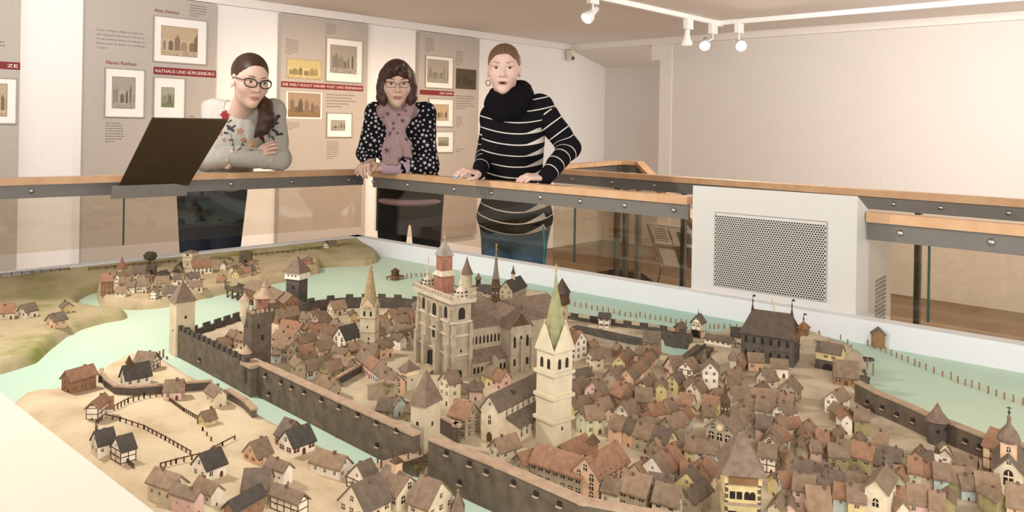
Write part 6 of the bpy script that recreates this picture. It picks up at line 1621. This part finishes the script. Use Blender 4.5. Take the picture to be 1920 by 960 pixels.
        col = col*(1-.22*kn[:, None])+np.array(srgb('#d08a78'))*.22*kn[:, None]; s.chunks.append((V, Q, col))
        if nails:
            nm = mat('nail_'+nails.strip('#'), nails, .2, 0, spec=.6); bm = bmesh.new(); bmesh.ops.create_icosphere(bm, subdivisions=2, radius=1); me = bpy.data.meshes.new('nail'); bm.to_mesh(me); bm.free(); me.materials.append(nm)
            me.polygons.foreach_set('use_smooth', [True]*len(me.polygons))
            for p, d, n, r in tips+[(t3, (t3-t2)/np.linalg.norm(t3-t2), N, .0075*q)]:
                sdv = np.cross(d, n); o = link('nail', me, s.t); c = p+n*r*.75-d*.001
                Mx = Matrix([[d[i]*.0062, sdv[i]*.0048, n[i]*.0022, c[i]-s.o[i]] for i in range(3)]+[[0, 0, 0, 1]]); o.matrix_local = Mx
    def bulk(s, build, lo, hi, res=.009):
        F = Field(lo, hi, res); build(F); V, Q = F.surf(); s.chunks.append((V, Q, np.tile(s.skin, (len(V), 1))))
    def finish(s):
        o = 0; Vs, Qs, Cs = [], [], []
        for V, Q, c in s.chunks: Vs.append(V); Qs.append(Q+o); Cs.append(c); o += len(V)
        skin_mesh('body', np.concatenate(Vs), np.concatenate(Qs), m_skin, s.t, s.o, [('col', 'FLOAT_COLOR', np.concatenate(Cs))])
    def cloth(s, name, build, pts, pad, m, res=.005, ripple=None, attr=None, it=2):
        pts = np.array([A3(p) for p in pts]); F = Field(pts.min(0)-pad, pts.max(0)+pad, res); build(F)
        if ripple: F.ripple(*ripple)
        V, Q = F.surf(); V = relax(V, Q, it, .5); return V, Q, skin_mesh(name, V, Q, m, s.t, s.o, attr(V) if attr else ())
def folds(seed, f=55):
    r = np.random.default_rng(seed); ws = [(r.normal(size=3)*f*np.array([1, 1, .8]), r.uniform(0, 6)) for _ in range(5)]
    return lambda X, Y, Z: sum(np.sin(w[0]*X+w[1]*Y+w[2]*Z+p) for w, p in ws)/5
def torso(F, P0, P1, SL, SR, fwd, rad=1.0, bust=.058, hem=None, hipw=.168, k=.06):
    """P0 pelvis centre, P1 chest centre"""
    up = A3(P1)-A3(P0); H = np.linalg.norm(up); up /= H; lat = A3(SR)-A3(SL); lat -= up*(lat@up); lat /= np.linalg.norm(lat); fw = np.cross(up, lat)
    if fw@A3(fwd) < 0: fw = -fw
    M = np.stack([lat, fw, up], 1); P0, P1 = A3(P0), A3(P1)
    F.ell(P0, np.array([hipw, .115, .14])*rad, M, k); F.ell((P0+P1)/2, np.array([.142, .102, .17])*rad, M, k); F.ell(P1, np.array([.152, .108, .15])*rad, M, k)
    F.cap(A3(SL)+up*.0, A3(SR)+up*.0, .056*rad, .056*rad, .05)
    for q in (-1, 1): F.ell(P1+lat*q*.072+fw*.078-up*.02, np.array([bust*1.05, bust, bust])*rad, M, .045)
    return lat, fw, up
def decals(name, V, N, idx, shape, size, m, parent, origin, lift=.0012, spin=None, seed=1):
    r = np.random.default_rng(seed); b = MB()
    for i in idx:
        n = Vector(N[i]); p = Vector(V[i])-Vector(origin)+n*lift; u = n.orthogonal().normalized(); a = r.uniform(0, 6.28); w = n.cross(u); sz = size*r.uniform(.55, 1.2)
        pts = [p+(u*math.cos(a+t)+w*math.sin(a+t))*(q*sz) for t, q in shape]; b.put([tuple(p+n*.0006)]+[tuple(x) for x in pts], [(0, j+1, (j+1) % len(pts)+1) for j in range(len(pts))])
    o = b.build(name, m, parent); o['kind'] = 'stuff'; return o
STAR = [(i*math.pi/5, 1.0 if i % 2 == 0 else .42) for i in range(10)]
def scatter(V, N, sel, dist, seed):
    r = np.random.default_rng(seed); c = np.argwhere(sel).ravel(); r.shuffle(c); out = []
    P_ = np.zeros((0, 3))
    for i in c:
        if len(P_) == 0 or np.min(np.sum((P_-V[i])**2, 1)) > (dist*r.uniform(.7, 1.3))**2: out.append(i); P_ = np.vstack([P_, V[i]])
        if len(out) > 420: break
    return out
def sees(V, N):     # faces that look towards the gallery side of the model
    d = np.array(CAM)-V; return np.sum(d*N, 1)/np.linalg.norm(d, axis=1) > .12
def depth_of(p): return (Vector(p)-CAM).dot(FW)
def proj(V):
    p = V-np.array(CAM); d = p@np.array(FW); u = F_PX*(p@np.array(RT))/d; v = -F_PX*p[:, 2]/d; c, s = math.cos(ROLL), math.sin(ROLL)
    return 960+c*u-s*v, HOR+s*u+c*v, d
def at_pixel(V, N, pts):
    x, y, d = proj(V); ok = sees(V, N); out = []
    for px, py in pts:
        e = np.where(ok, np.hypot(x-px, y-py)+d*4, 1e9); out.append(int(np.argmin(e)))
    return out
def legs(F, Hc, lat, fw, w=.088, r=(.092, .066, .05), k=.03, kneef=.02, spread=0):
    for q in (-1, 1):
        hip = A3(Hc)+A3(lat)*q*w; hip[2] -= .02; knee = hip+A3(fw)*kneef+A3(lat)*q*spread*.5; knee[2] = .47; ank = hip+A3(fw)*(-.01)+A3(lat)*q*spread; ank[2] = .07
        F.cap(hip, knee, r[0], r[1], k); F.cap(knee, ank, r[1], r[2], k)
def shoes(person, Hc, lat, fw, m, w=.088, spread=0):
    for q in (-1, 1):
        a = A3(Hc)+A3(lat)*q*(w+spread); a[2] = .045; b = a+A3(fw)*.15; b[2] = .034; F = Field(np.minimum(a, b)-.12, np.maximum(a, b)+.12, .007)
        F.cap(a-A3(fw)*.03, b, .043, .038, .01); F.halfspace((0, 0, .0), (0, 0, -1)); V, Q = F.surf(); skin_mesh('shoe', V, Q, m, person.t, person.o)
m_shoe = mat('shoe_leather', '#2b2623', .5, .05, 60)
def fabric(name, c, var=.08, scale=160, bump=.25, rough=.95): return mat(name, c, rough, var, scale, bump, spec=.1)
def glasses(p, m, hw=.0255, hh=.0185, r=.0022, name='glasses', cat_eye=.003):
    b = MB(); o = np.array(p.o)
    for q in (-1, 1):
        pts = []
        for i in range(25):
            a = 2*math.pi*i/24; ca, sa = math.cos(a), math.sin(a); x = abs(ca)**.8*math.copysign(1, ca)*hw; z = abs(sa)**.8*math.copysign(1, sa)*hh
            z += cat_eye*(x*q/hw)*(1 if sa > 0 else .3)
            pts.append(p.H(q*.034+x, .1005-.010*((q*.034+x)/.06)**2, .004+z)-o)
        b.tube(pts, r*p.hs, 6)
        b.tube([p.H(q*.059, .0905, .012)-o, p.H(q*.070, .055, .012)-o, p.H(q*.0775, .0, .012)-o, p.H(q*.078, -.015, .004)-o], r*.9*p.hs, 6)
    b.tube([p.H(-.0095, .100, .006)-o, p.H(0, .103, .009)-o, p.H(.0095, .100, .006)-o], r*p.hs, 6)
    return b.build(name, m, p.t, smooth=True)

# ------------------------------------------------------------------ woman with crossed arms (grey flowered sweater, dark glasses)
d = depth_of(P(450, 324, Z_RAIL)); Q_ = lambda x, y, o=0.0: A3(PD(x, y, d+o))
hip = Q_(398, 352, .34); foot = Vector(Q_(398, 375, .36))
w1 = Person('woman in grey flowered sweater and dark glasses leaning crossed arms on the rail', foot, Q_(470, 153, -.02), math.radians(20), math.radians(10), math.radians(4), 1.08, '#d9b6a3', '#b57b70', None)
w1.head(Q_(452, 212, .10)); w1.eyes('#5a6a66', (.25, -.12), '#5a4030', .028, .0022)
SL, SR = Q_(402, 208, .13), Q_(512, 208, .10); EL, ER = Q_(388, 302, .03), Q_(524, 299, .02); WL, WR = Q_(480, 290, .02), Q_(444, 297, -.045)
ch = Q_(448, 262, .15); fw1 = -np.array(FW)
w1.hand(WL, Q_(499, 279, -.03), -np.array(FW)+np.array([0, 0, .5]), [(.15, .2, .15)]*4, .12, -1, .2, .95, elbow=EL)
w1.hand(WR, Q_(420, 289, .03), -np.array(FW)+np.array([0, 0, .3]), [(.3, .4, .3)]*4, .05, 1, .3, .95, elbow=ER)
m_grey = fabric('sweater_grey', '#aaa59c', .1, 220)
def b1(F):
    la = torso(F, hip, ch, SL, SR, fw1, 1.0, .058, hipw=.175)
    F.cap(SL, EL, .060, .052, .03); F.cap(EL, WL, .052, .036, .02); F.cap(SR, ER, .060, .052, .03); F.cap(ER, WR, .053, .040, .02)
    F.cap(Q_(452, 205, .11), Q_(452, 170, .07), .074, .085, .004, 's'); F.ell(Q_(458, 208, .0), (.062, .062, .075), None, .01, 's')
V, Qd, sw1 = w1.cloth('sweater', b1, [hip-np.array([0, 0, .1]), SL, SR, EL, ER, WL, WR, ch], .21, m_grey, .0048, (.0055, folds(3, 48)))
N = vnormals(V, Qd)
PET = [(i*2*math.pi/20, .45+.55*abs(math.cos(i*math.pi/4))) for i in range(20)]
LEAF = [(t, (.25+.75*abs(math.cos(t))**3)) for t in np.linspace(0, 2*math.pi, 14, endpoint=False)]
fl = lambda pts, shape, size, c, n, sd: decals(n, V, N, at_pixel(V, N, pts), shape, size, mat('print_'+n, c, .85, .15, 90), sw1, w1.o, .0016, seed=sd)
fl([(420, 213), (424, 220), (489, 258), (495, 262)], PET, .020, '#7c1f25', 'red_flower', 1)
fl([(414, 250), (420, 262), (450, 246), (405, 258), (458, 262)], PET, .018, '#a97a63', 'brown_flower', 2)
fl([(472, 266), (478, 271), (468, 272)], PET, .016, '#c9a877', 'cream_flower', 5)
fl([(428, 236), (433, 242), (424, 250), (437, 238), (431, 228), (511, 226), (515, 232), (508, 240), (516, 246), (502, 248), (519, 222), (500, 236), (524, 252)], LEAF, .022, '#3a3a40', 'dark_leaf', 3)
fl([(433, 262), (437, 272), (439, 282), (455, 272), (449, 280), (470, 282), (505, 255), (498, 268), (512, 258)], LEAF, .013, '#59463c', 'twig_leaf', 4)
st1 = MB(); ix = at_pixel(V, N, [(426, 240), (432, 252), (436, 264), (438, 278), (440, 288)]); st1.tube([Vector(V[i]+N[i]*.001)-w1.o for i in ix], .0014, 6)
ix = at_pixel(V, N, [(462, 262), (455, 268), (450, 278), (444, 286)]); st1.tube([Vector(V[i]+N[i]*.001)-w1.o for i in ix], .0014, 6); st1.build('twig_print', mat('print_twig', '#4a3a35', .9, 0), sw1)
m_jean1 = fabric('jeans_dark', '#2b3038', .15, 140)
lat1 = np.array(RT)
w1.cloth('jeans', lambda F: (F.ell(hip-np.array([0, 0, .02]), (.155, .155, .13), None, .03), legs(F, hip, lat1, fw1, .082, (.1, .066, .05))), [hip, (hip[0], hip[1], .08)], .26, m_jean1, .008)
w1.bulk(lambda F: (torso(F, hip, ch, SL, SR, fw1, .88, .04), F.cap(SL, EL, .042, .036), F.cap(SR, ER, .042, .036), F.cap(EL, WL, .034, .024), F.cap(ER, WR, .034, .024), legs(F, hip, lat1, fw1, .08, (.085, .055, .038))), np.minimum.reduce([hip, SL, SR, EL, ER])*np.array([1, 1, 0])-.25*np.array([1, 1, 0]), np.maximum.reduce([hip, SL, SR, EL, ER, ch])+.12)
w1.finish(); shoes(w1, hip, lat1, fw1, m_shoe)
hm1 = hair_mat('hair_dark_brown', '#2c1c14', '#4a3124')
def hair1(F):
    H, M, k = w1.H, w1.R, w1.hs; F.ell(H(0, -.0275, .041), np.array([.0795, .0985, .087])*k, M, .01)
    F.ell(H(0, .11, -.03), np.array([.085, .078, .085])*k, M, .006, 's')
    for q in (-1, 1): F.ell(H(q*.085, .010, -.040), np.array([.03, .038, .045])*k, M, .006, 's')
    F.ell(H(0, .03, -.13), np.array([.1, .1, .08])*k, M, .01, 's')
    F.chain([H(.02, -.085, -.02), H(.055, -.07, -.065), Q_(497, 198, .0), Q_(500, 222, -.05), Q_(492, 242, -.055), Q_(478, 256, -.06)], [.035, .032, .034, .037, .030, .008], .02)
Vh, Qh, hr = w1.cloth('hair', hair1, [w1.hc, Q_(500, 240, -.05)], .17, hm1, .003, (.0008, folds(9, 150)), it=2)
glasses(w1, mat('glasses_black', '#1d1614', .3, 0, spec=.5), .026, .0185, .0026)
MB().lathe([(.001, -.003), (.003, 0), (.001, .003)], 10).build('ear_stud', m_bolt, w1.t, Vector(w1.H(-.081, -.006, -.034))-w1.o)

# ------------------------------------------------------------------ woman with star cardigan and scarf at the rail corner
d = depth_of(P(706, 324, Z_RAIL)); Q_ = lambda x, y, o=0.0: A3(PD(x, y, d+o))
hip = Q_(770, 345, .30); foot = Vector(Q_(770, 375, .30))
w2 = Person('woman in navy star cardigan and mauve scarf with clasped hands at the rail corner', foot, Q_(744, 157, .02), math.radians(3), math.radians(8), math.radians(-1), 1.0, '#d8b7a6', '#a87068', None)
w2.head(Q_(746, 212, .10)); w2.eyes('#5b5a50', (0, -.08), '#4a3328', .027, .0019)
SL, SR = Q_(706, 212, .12), Q_(796, 212, .12); EL, ER = Q_(684, 288, .10), Q_(804, 312, .07); WL, WR = Q_(694, 304, .01), Q_(718, 314, -.01)
ch = Q_(754, 262, .15); fw2 = -np.array(FW)
w2.hand(WR, Q_(692, 312, -.04), np.array([0, 0, 1])-np.array(FW)*.6, [(.45, .5, .3), (.5, .55, .3), (.55, .55, .3), (.6, .6, .35)], .08, -1, .3, .98, elbow=ER)
w2.hand(WL, Q_(684, 310, -.055), -np.array(RT)*.4-np.array(FW)*.6+np.array([0, 0, .9]), [(.7, .8, .4)]*4, .06, 1, .4, .95, elbow=EL)
m_navy = fabric('cardigan_navy', '#1a1a22', .15, 220); m_mauve = fabric('shirt_mauve', '#b59aa6', .06, 200)
cuff = WR+(ER-WR)*.42
def b2(F):
    torso(F, hip, ch, SL, SR, fw2, .97, .055, hipw=.17)
    F.cap(SL, EL, .054, .045, .03); F.cap(EL, WL+(EL-WL)*.2, .045, .036, .02); F.cap(SR, ER, .056, .050, .03); F.cap(ER, cuff, .050, .045, .02); F.ell(Q_(746, 205, .05), (.05, .05, .07), None, .01, 's')
V, Qd, sw2 = w2.cloth('cardigan', b2, [hip-np.array([0, 0, .06]), SL, SR, EL, ER, WL, ch], .2, m_navy, .0048, (.0045, folds(5, 45)))
N = vnormals(V, Qd); m_star = mat('star_white', '#d9d5d2', .9, 0)
decals('star_print', V, N, scatter(V, N, sees(V, N) & (V[:, 2] > hip[2]-.02), .026, 3), STAR, .0105, m_star, sw2, w2.o, .0018, seed=4)
w2.cloth('shirt_cuff', lambda F: (F.cap(cuff+(ER-cuff)*.15, WR+(cuff-WR)*.1, .046, .036, .01)), [cuff, WR], .09, m_mauve, .004, (.003, folds(8, 90)))
w2.cloth('shirt_hem', lambda F: (F.ell(hip-np.array([0, 0, .088]), (.182, .182, .034), None, .02)), [hip], .24, m_mauve, .007, (.003, folds(8, 60)))
def sc2(F):
    c = A3(w2.neck)+np.array([0, 0, .012]); R3 = np.array(RT); U = np.array([0, 0, 1.0]); Fc = -np.array(FW)
    ring = [c+R3*.082*math.sin(a)+Fc*(.075*math.cos(a)+.012)+U*(-.030*math.cos(a)+.004) for a in np.linspace(0, 2*math.pi, 15)]; F.chain(ring, [.029]*15, .014)
    def tail(pts, wid, rad):
        for f_, dz in ((-1, .006), (-.35, -.006), (.35, .004), (1, -.004)):
            F.chain([Q_(x, y, z+dz)+R3*f_*w_ for (x, y, z), w_ in zip(pts, wid)], [r_ for r_ in rad], .009)
    tail([(768, 200, .03), (758, 222, -.01), (742, 248, -.02), (732, 278, -.03), (732, 306, -.03)], [.012, .018, .024, .028, .028], [.018, .018, .017, .016, .012])
    tail([(724, 200, .03), (730, 226, -.0), (744, 250, -.02), (754, 272, -.035), (756, 292, -.035)], [.012, .018, .024, .032, .034], [.018, .018, .018, .017, .012])
Vs, Qs, scf = w2.cloth('scarf', sc2, [Q_(720, 185, .1), Q_(775, 310, -.05), Q_(745, 240, .1), w2.neck], .13, fabric('scarf_mauve', '#a58a8b', .1, 200), .0042, (.005, folds(12, 95)))
Ns = vnormals(Vs, Qs); m_gst = mat('star_grey', '#5d545b', .9, 0)
decals('star_print', Vs, Ns, at_pixel(Vs, Ns, [(770, 197), (747, 215), (755, 227), (738, 241), (745, 249), (731, 250), (725, 282), (727, 213), (720, 219), (738, 232), (760, 208), (762, 262)]), STAR, .016, m_gst, scf, w2.o, .002, seed=6)
m_tr2 = fabric('trousers_charcoal', '#2a2927', .12, 160); lat2 = np.array(RT)
w2.cloth('trousers', lambda F: (F.ell(hip-np.array([0, 0, .06]), (.158, .158, .12), None, .03), legs(F, hip, lat2, fw2, .088, (.098, .068, .055), spread=.02)), [hip, (hip[0], hip[1], .08)], .27, m_tr2, .008)
w2.bulk(lambda F: (torso(F, hip, ch, SL, SR, fw2, .85, .04), F.cap(SL, EL, .038, .034), F.cap(SR, ER, .038, .034), F.cap(EL, WL, .032, .024), F.cap(ER, WR, .032, .024), legs(F, hip, lat2, fw2, .085, (.08, .052, .038))), np.minimum.reduce([hip, SL, SR, EL, ER])*np.array([1, 1, 0])-.25*np.array([1, 1, 0]), np.maximum.reduce([hip, SL, SR, EL, ER, ch])+.12)
w2.finish(); shoes(w2, hip, lat2, fw2, m_shoe)
hm2 = hair_mat('hair_bob_brown', '#2f1c16', '#503028')
def hair2(F):
    H, M, k = w2.H, w2.R, w2.hs; F.ell(H(0, -.012, .036), np.array([.083, .100, .091])*k, M, .01)
    for q in (-1, 1): F.chain([H(q*.062, .0, .04), H(q*.072, .006, -.02), H(q*.073, .020, -.072), H(q*.066, .036, -.105)], [.030, .029, .026, .008], .025)
    F.chain([H(-.05, -.06, 0), H(0, -.08, -.03), H(.05, -.06, 0)], [.05, .05, .05], .03); F.cap(H(-.05, -.05, -.06), H(.05, -.05, -.06), .042, .042, .03)
    F.ell(H(0, .115, -.045), np.array([.058, .080, .105])*k, M, .008, 's')
    F.chain([H(.012, .066, .102), H(-.028, .084, .076), H(-.055, .072, .036)], [.020, .016, .007], .012); F.chain([H(.012, .068, .100), H(.036, .078, .070), H(.058, .064, .024)], [.018, .014, .007], .012); F.chain([H(.0, .076, .092), H(-.014, .090, .062)], [.016, .006], .012)
w2.cloth('hair', hair2, [w2.hc], .185, hm2, .0035, (.0022, folds(19, 130)), it=1)
glasses(w2, mat('glasses_metal', '#6b5f5a', .3, 0, metal=.6), .025, .0145, .0014, cat_eye=.001)
MB().tube([Vector(WR+np.array(RT)*.012+(np.array([0, 0, 1])*math.cos(a)+np.array(FW)*math.sin(a))*.0275)-w2.o for a in np.linspace(0, 2*math.pi, 17)], .004, 6).build('wristwatch', m_bolt, w2.t, smooth=True)

# ------------------------------------------------------------------ woman in striped sweater and black snood
d = depth_of(P(950, 340, Z_RAIL)); Q_ = lambda x, y, o=0.0: A3(PD(x, y, d+o))
hip = Q_(966, 385, .24); foot = Vector(Q_(966, 400, .24))
w3 = Person('woman in black and white striped sweater with black snood and hands on the rail', foot, Q_(945, 131, .12), math.radians(-4), math.radians(2), math.radians(0), 1.0, '#dcbdaf', '#b97a74', None)
w3.head(Q_(950, 192, .17), 1); w3.eyes('#5d4a3c', (.05, 0), '#7a5a45', .027, .0017)
SL, SR = Q_(925, 218, .20), Q_(1012, 202, .17); EL, ER = Q_(912, 290, .22), Q_(1068, 277, .16); WL, WR = Q_(897, 324, .04), Q_(1022, 333, -.01)
ch = Q_(962, 262, .19); fw3 = -np.array(FW)-np.array(RT)*.45; fw3 /= np.linalg.norm(fw3)
BLUE = '#3f8fd0'
w3.hand(WR, Q_(1001, 332, -.02), np.array([0, 0, 1])+(-np.array(FW))*.25, [(.5, .35, .25), (.55, .4, .25), (.6, .4, .25), (.65, .4, .3)], .14, -1, .2, .95, elbow=ER, nails=BLUE)
w3.hand(WL, Q_(880, 321, .0), np.array([0, 0, 1])+(-np.array(FW))*.25, [(.35, .3, .2), (.4, .3, .25), (.45, .35, .25), (.5, .4, .3)], .16, 1, .2, .95, elbow=EL, nails=BLUE)
def b3(F):
    torso(F, hip, ch, SL, SR, fw3, 1.0, .064, hipw=.168); F.ell(hip-np.array([0, 0, .06]), (.186, .186, .12), None, .03)
    F.cap(SR, SR+(ER-SR)*.12, .066, .062, .03); F.cap(SL, SL+(EL-SL)*.12, .056, .054, .03); F.ell(Q_(945, 196, .10), (.06, .06, .055), None, .01, 's')
def segd(V, a, b):
    e = b-a; t = np.clip(((V-a)@e)/(e@e), 0, 1); return np.linalg.norm(V-a-t[:, None]*e, axis=1), t*np.linalg.norm(e)
def at3(V):
    lr = (V-hip)@np.array(RT); s = (V[:, 2]-hip[2])/.052+.9*(np.cos(lr*7)-.6); w = np.full(len(V), .10)
    w += .50*np.clip((lr-.045)/.09, 0, 1)*(V[:, 2] < ch[2]+.06)*np.clip((.145-lr)/.01, 0, 1)
    return [('stripe', 'FLOAT', s), ('swidth', 'FLOAT', w)]
def arm_at(a, b, c_):
    def f(V):
        d1, t1 = segd(V, a, b); d2, t2 = segd(V, b, c_); L1 = np.linalg.norm(b-a); m_ = np.clip(.5+(d1-d2)/.05, 0, 1)
        return [('stripe', 'FLOAT', (t1*(1-m_)+(L1+t2)*m_)/.056+.35), ('swidth', 'FLOAT', np.where(t2 > np.linalg.norm(c_-b)-.045, -1.0, .10))]
    return f
ms = bpy.data.materials.new('sweater_striped'); ms.use_nodes = True; nt = ms.node_tree; bs = nt.nodes['Principled BSDF']; bs.inputs['Roughness'].default_value = .95; bs.inputs['Specular IOR Level'].default_value = .1
a1 = nt.nodes.new('ShaderNodeAttribute'); a1.attribute_name = 'stripe'; a2 = nt.nodes.new('ShaderNodeAttribute'); a2.attribute_name = 'swidth'
fr = nt.nodes.new('ShaderNodeMath'); fr.operation = 'FRACT'; lt = nt.nodes.new('ShaderNodeMath'); lt.operation = 'LESS_THAN'; mx = nt.nodes.new('ShaderNodeMix'); mx.data_type = 'RGBA'
mx.inputs['A'].default_value = (*srgb('#17161a'), 1); mx.inputs['B'].default_value = (*srgb('#d6d1cb'), 1)
nt.links.new(a1.outputs['Fac'], fr.inputs[0]); nt.links.new(fr.outputs[0], lt.inputs[0]); nt.links.new(a2.outputs['Fac'], lt.inputs[1]); nt.links.new(lt.outputs[0], mx.inputs['Factor']); nt.links.new(mx.outputs['Result'], bs.inputs['Base Color'])
w3.cloth('sweater', b3, [hip-np.array([0, 0, .12]), SL, SR, EL, ER, WL, WR, ch], .2, ms, .0048, (.0045, folds(15, 42)), at3)
w3.cloth('sleeve', lambda F: (F.cap(SR, ER, .0635, .052, .03), F.cap(ER, WR, .052, .036, .02)), [SR, ER, WR], .1, ms, .0045, (.0045, folds(16, 42)), arm_at(SR, ER, WR))
w3.cloth('sleeve', lambda F: (F.cap(SL, EL, .055, .046, .03), F.cap(EL, WL, .045, .034, .02)), [SL, EL, WL], .1, ms, .0045, (.0045, folds(17, 42)), arm_at(SL, EL, WL))
def sn3(F):
    R3 = np.array(RT); U = np.array([0, 0, 1.0]); Fc = -np.array(FW); c = Q_(950, 183, .17)
    for rr, dz, tilt, tr in ((.070, .022, -.02, .032), (.082, -.012, -.035, .034), (.074, -.036, -.042, .030)):
        ring = [c+R3*(rr*math.sin(a)+.012)+Fc*(rr*.95*math.cos(a)+.01)+U*(dz+tilt*math.cos(a)+.02*math.sin(a)) for a in np.linspace(0, 2*math.pi, 17)]; F.chain(ring, [tr]*17, .016)
w3.cloth('snood', sn3, [Q_(950, 183, .17)], .22, fabric('snood_black', '#141216', .2, 120, .6), .0042, (.005, folds(22, 85)))
m_j3 = fabric('jeans_blue', '#4d6478', .2, 60)
lat3 = np.cross(np.array([0, 0, 1.0]), fw3)
w3.cloth('jeans', lambda F: (F.ell(hip-np.array([0, 0, .08]), (.166, .166, .15), None, .03), legs(F, hip-np.array([0, 0, .04]), lat3, fw3, .082, (.096, .068, .05))), [hip, (hip[0], hip[1], .08)], .26, m_j3, .008)
w3.bulk(lambda F: (torso(F, hip, ch, SL, SR, fw3, .8, .045), F.cap(SL, EL, .04, .034), F.cap(SR, ER, .042, .036), F.cap(EL, WL, .032, .024), F.cap(ER, WR, .034, .024), legs(F, hip, lat3, fw3, .08, (.08, .055, .038))), np.minimum.reduce([hip, SL, SR, EL, ER])*np.array([1, 1, 0])-.25*np.array([1, 1, 0]), np.maximum.reduce([hip, SL, SR, EL, ER, ch])+.12)
w3.finish(); shoes(w3, hip, lat3, fw3, m_shoe, .082)
hm3 = hair_mat('hair_light_brown', '#57402f', '#7d5d48')
def hair3(F):
    H, M, k = w3.H, w3.R, w3.hs; F.ell(H(0, -.0245, .040), np.array([.0785, .0975, .0865])*k, M, .01)
    F.ell(H(0, .11, -.03), np.array([.085, .078, .085])*k, M, .006, 's')
    for q in (-1, 1): F.ell(H(q*.085, .010, -.040), np.array([.03, .038, .045])*k, M, .006, 's')
    F.ell(H(0, .03, -.13), np.array([.1, .1, .08])*k, M, .01, 's'); F.ell(H(.0, -.12, .02), (.032, .03, .032), M, .015)
w3.cloth('hair', hair3, [w3.hc], .16, hm3, .003, (.0006, folds(29, 150)), it=2)
er = A3(w3.H(-.074, .0, -.062)); c = Vector(er)-w3.o
MB().tube([c+Vector(RT)*(.011*math.cos(a))+Vector((0, 0, .013*math.sin(a))) for a in np.linspace(0, 2*math.pi, 17)], .0022, 6).build('earring', mat('earring_rose', '#8e4f5c', .35, .1, 60), w3.t, smooth=True)
MB().tube([Vector(w3.H(-.079, -.004, -.034))-w3.o, c+Vector((0, 0, .012))], .0006, 5).build('earring_hook', m_bolt, w3.t)
lan = MB(); lan.tube([Vector(Q_(1018, 425, .09))-w3.o, Vector(Q_(1021, 455, .09))-w3.o, Vector(Q_(1019, 500, .10))-w3.o], .004, 6); lan.build('lanyard', mat('lanyard_teal', '#1f8f9a', .7, .05, 60), w3.t)
# ------------------------------------------------------------------ look-alike houses: name the house they stand next to
from collections import Counter
cnt = Counter(t['label'] for t, c, k in HOUSES)
for t, c, k in HOUSES:
    if cnt[t['label']] > 1:
        near = sorted(((c-c2).length, k2) for t2, c2, k2 in HOUSES if t2 is not t)[:2]
        new = t['label']+f', next to a {near[0][1]} one'
        if len(new.split()) > 16: new = t['label'].replace(' house,', ',')+f', next to {near[0][1]}'
        t['label'] = new if len(new.split()) <= 16 else t['label']
cnt = Counter(t['label'] for t, c, k in HOUSES)
for t, c, k in HOUSES:
    if cnt[t['label']] > 1 and len(t['label'].split()) <= 13:
        near = sorted(((c-c2).length, k2) for t2, c2, k2 in HOUSES if t2 is not t)[:2]
        t['label'] += f' and a {near[1][1]}'
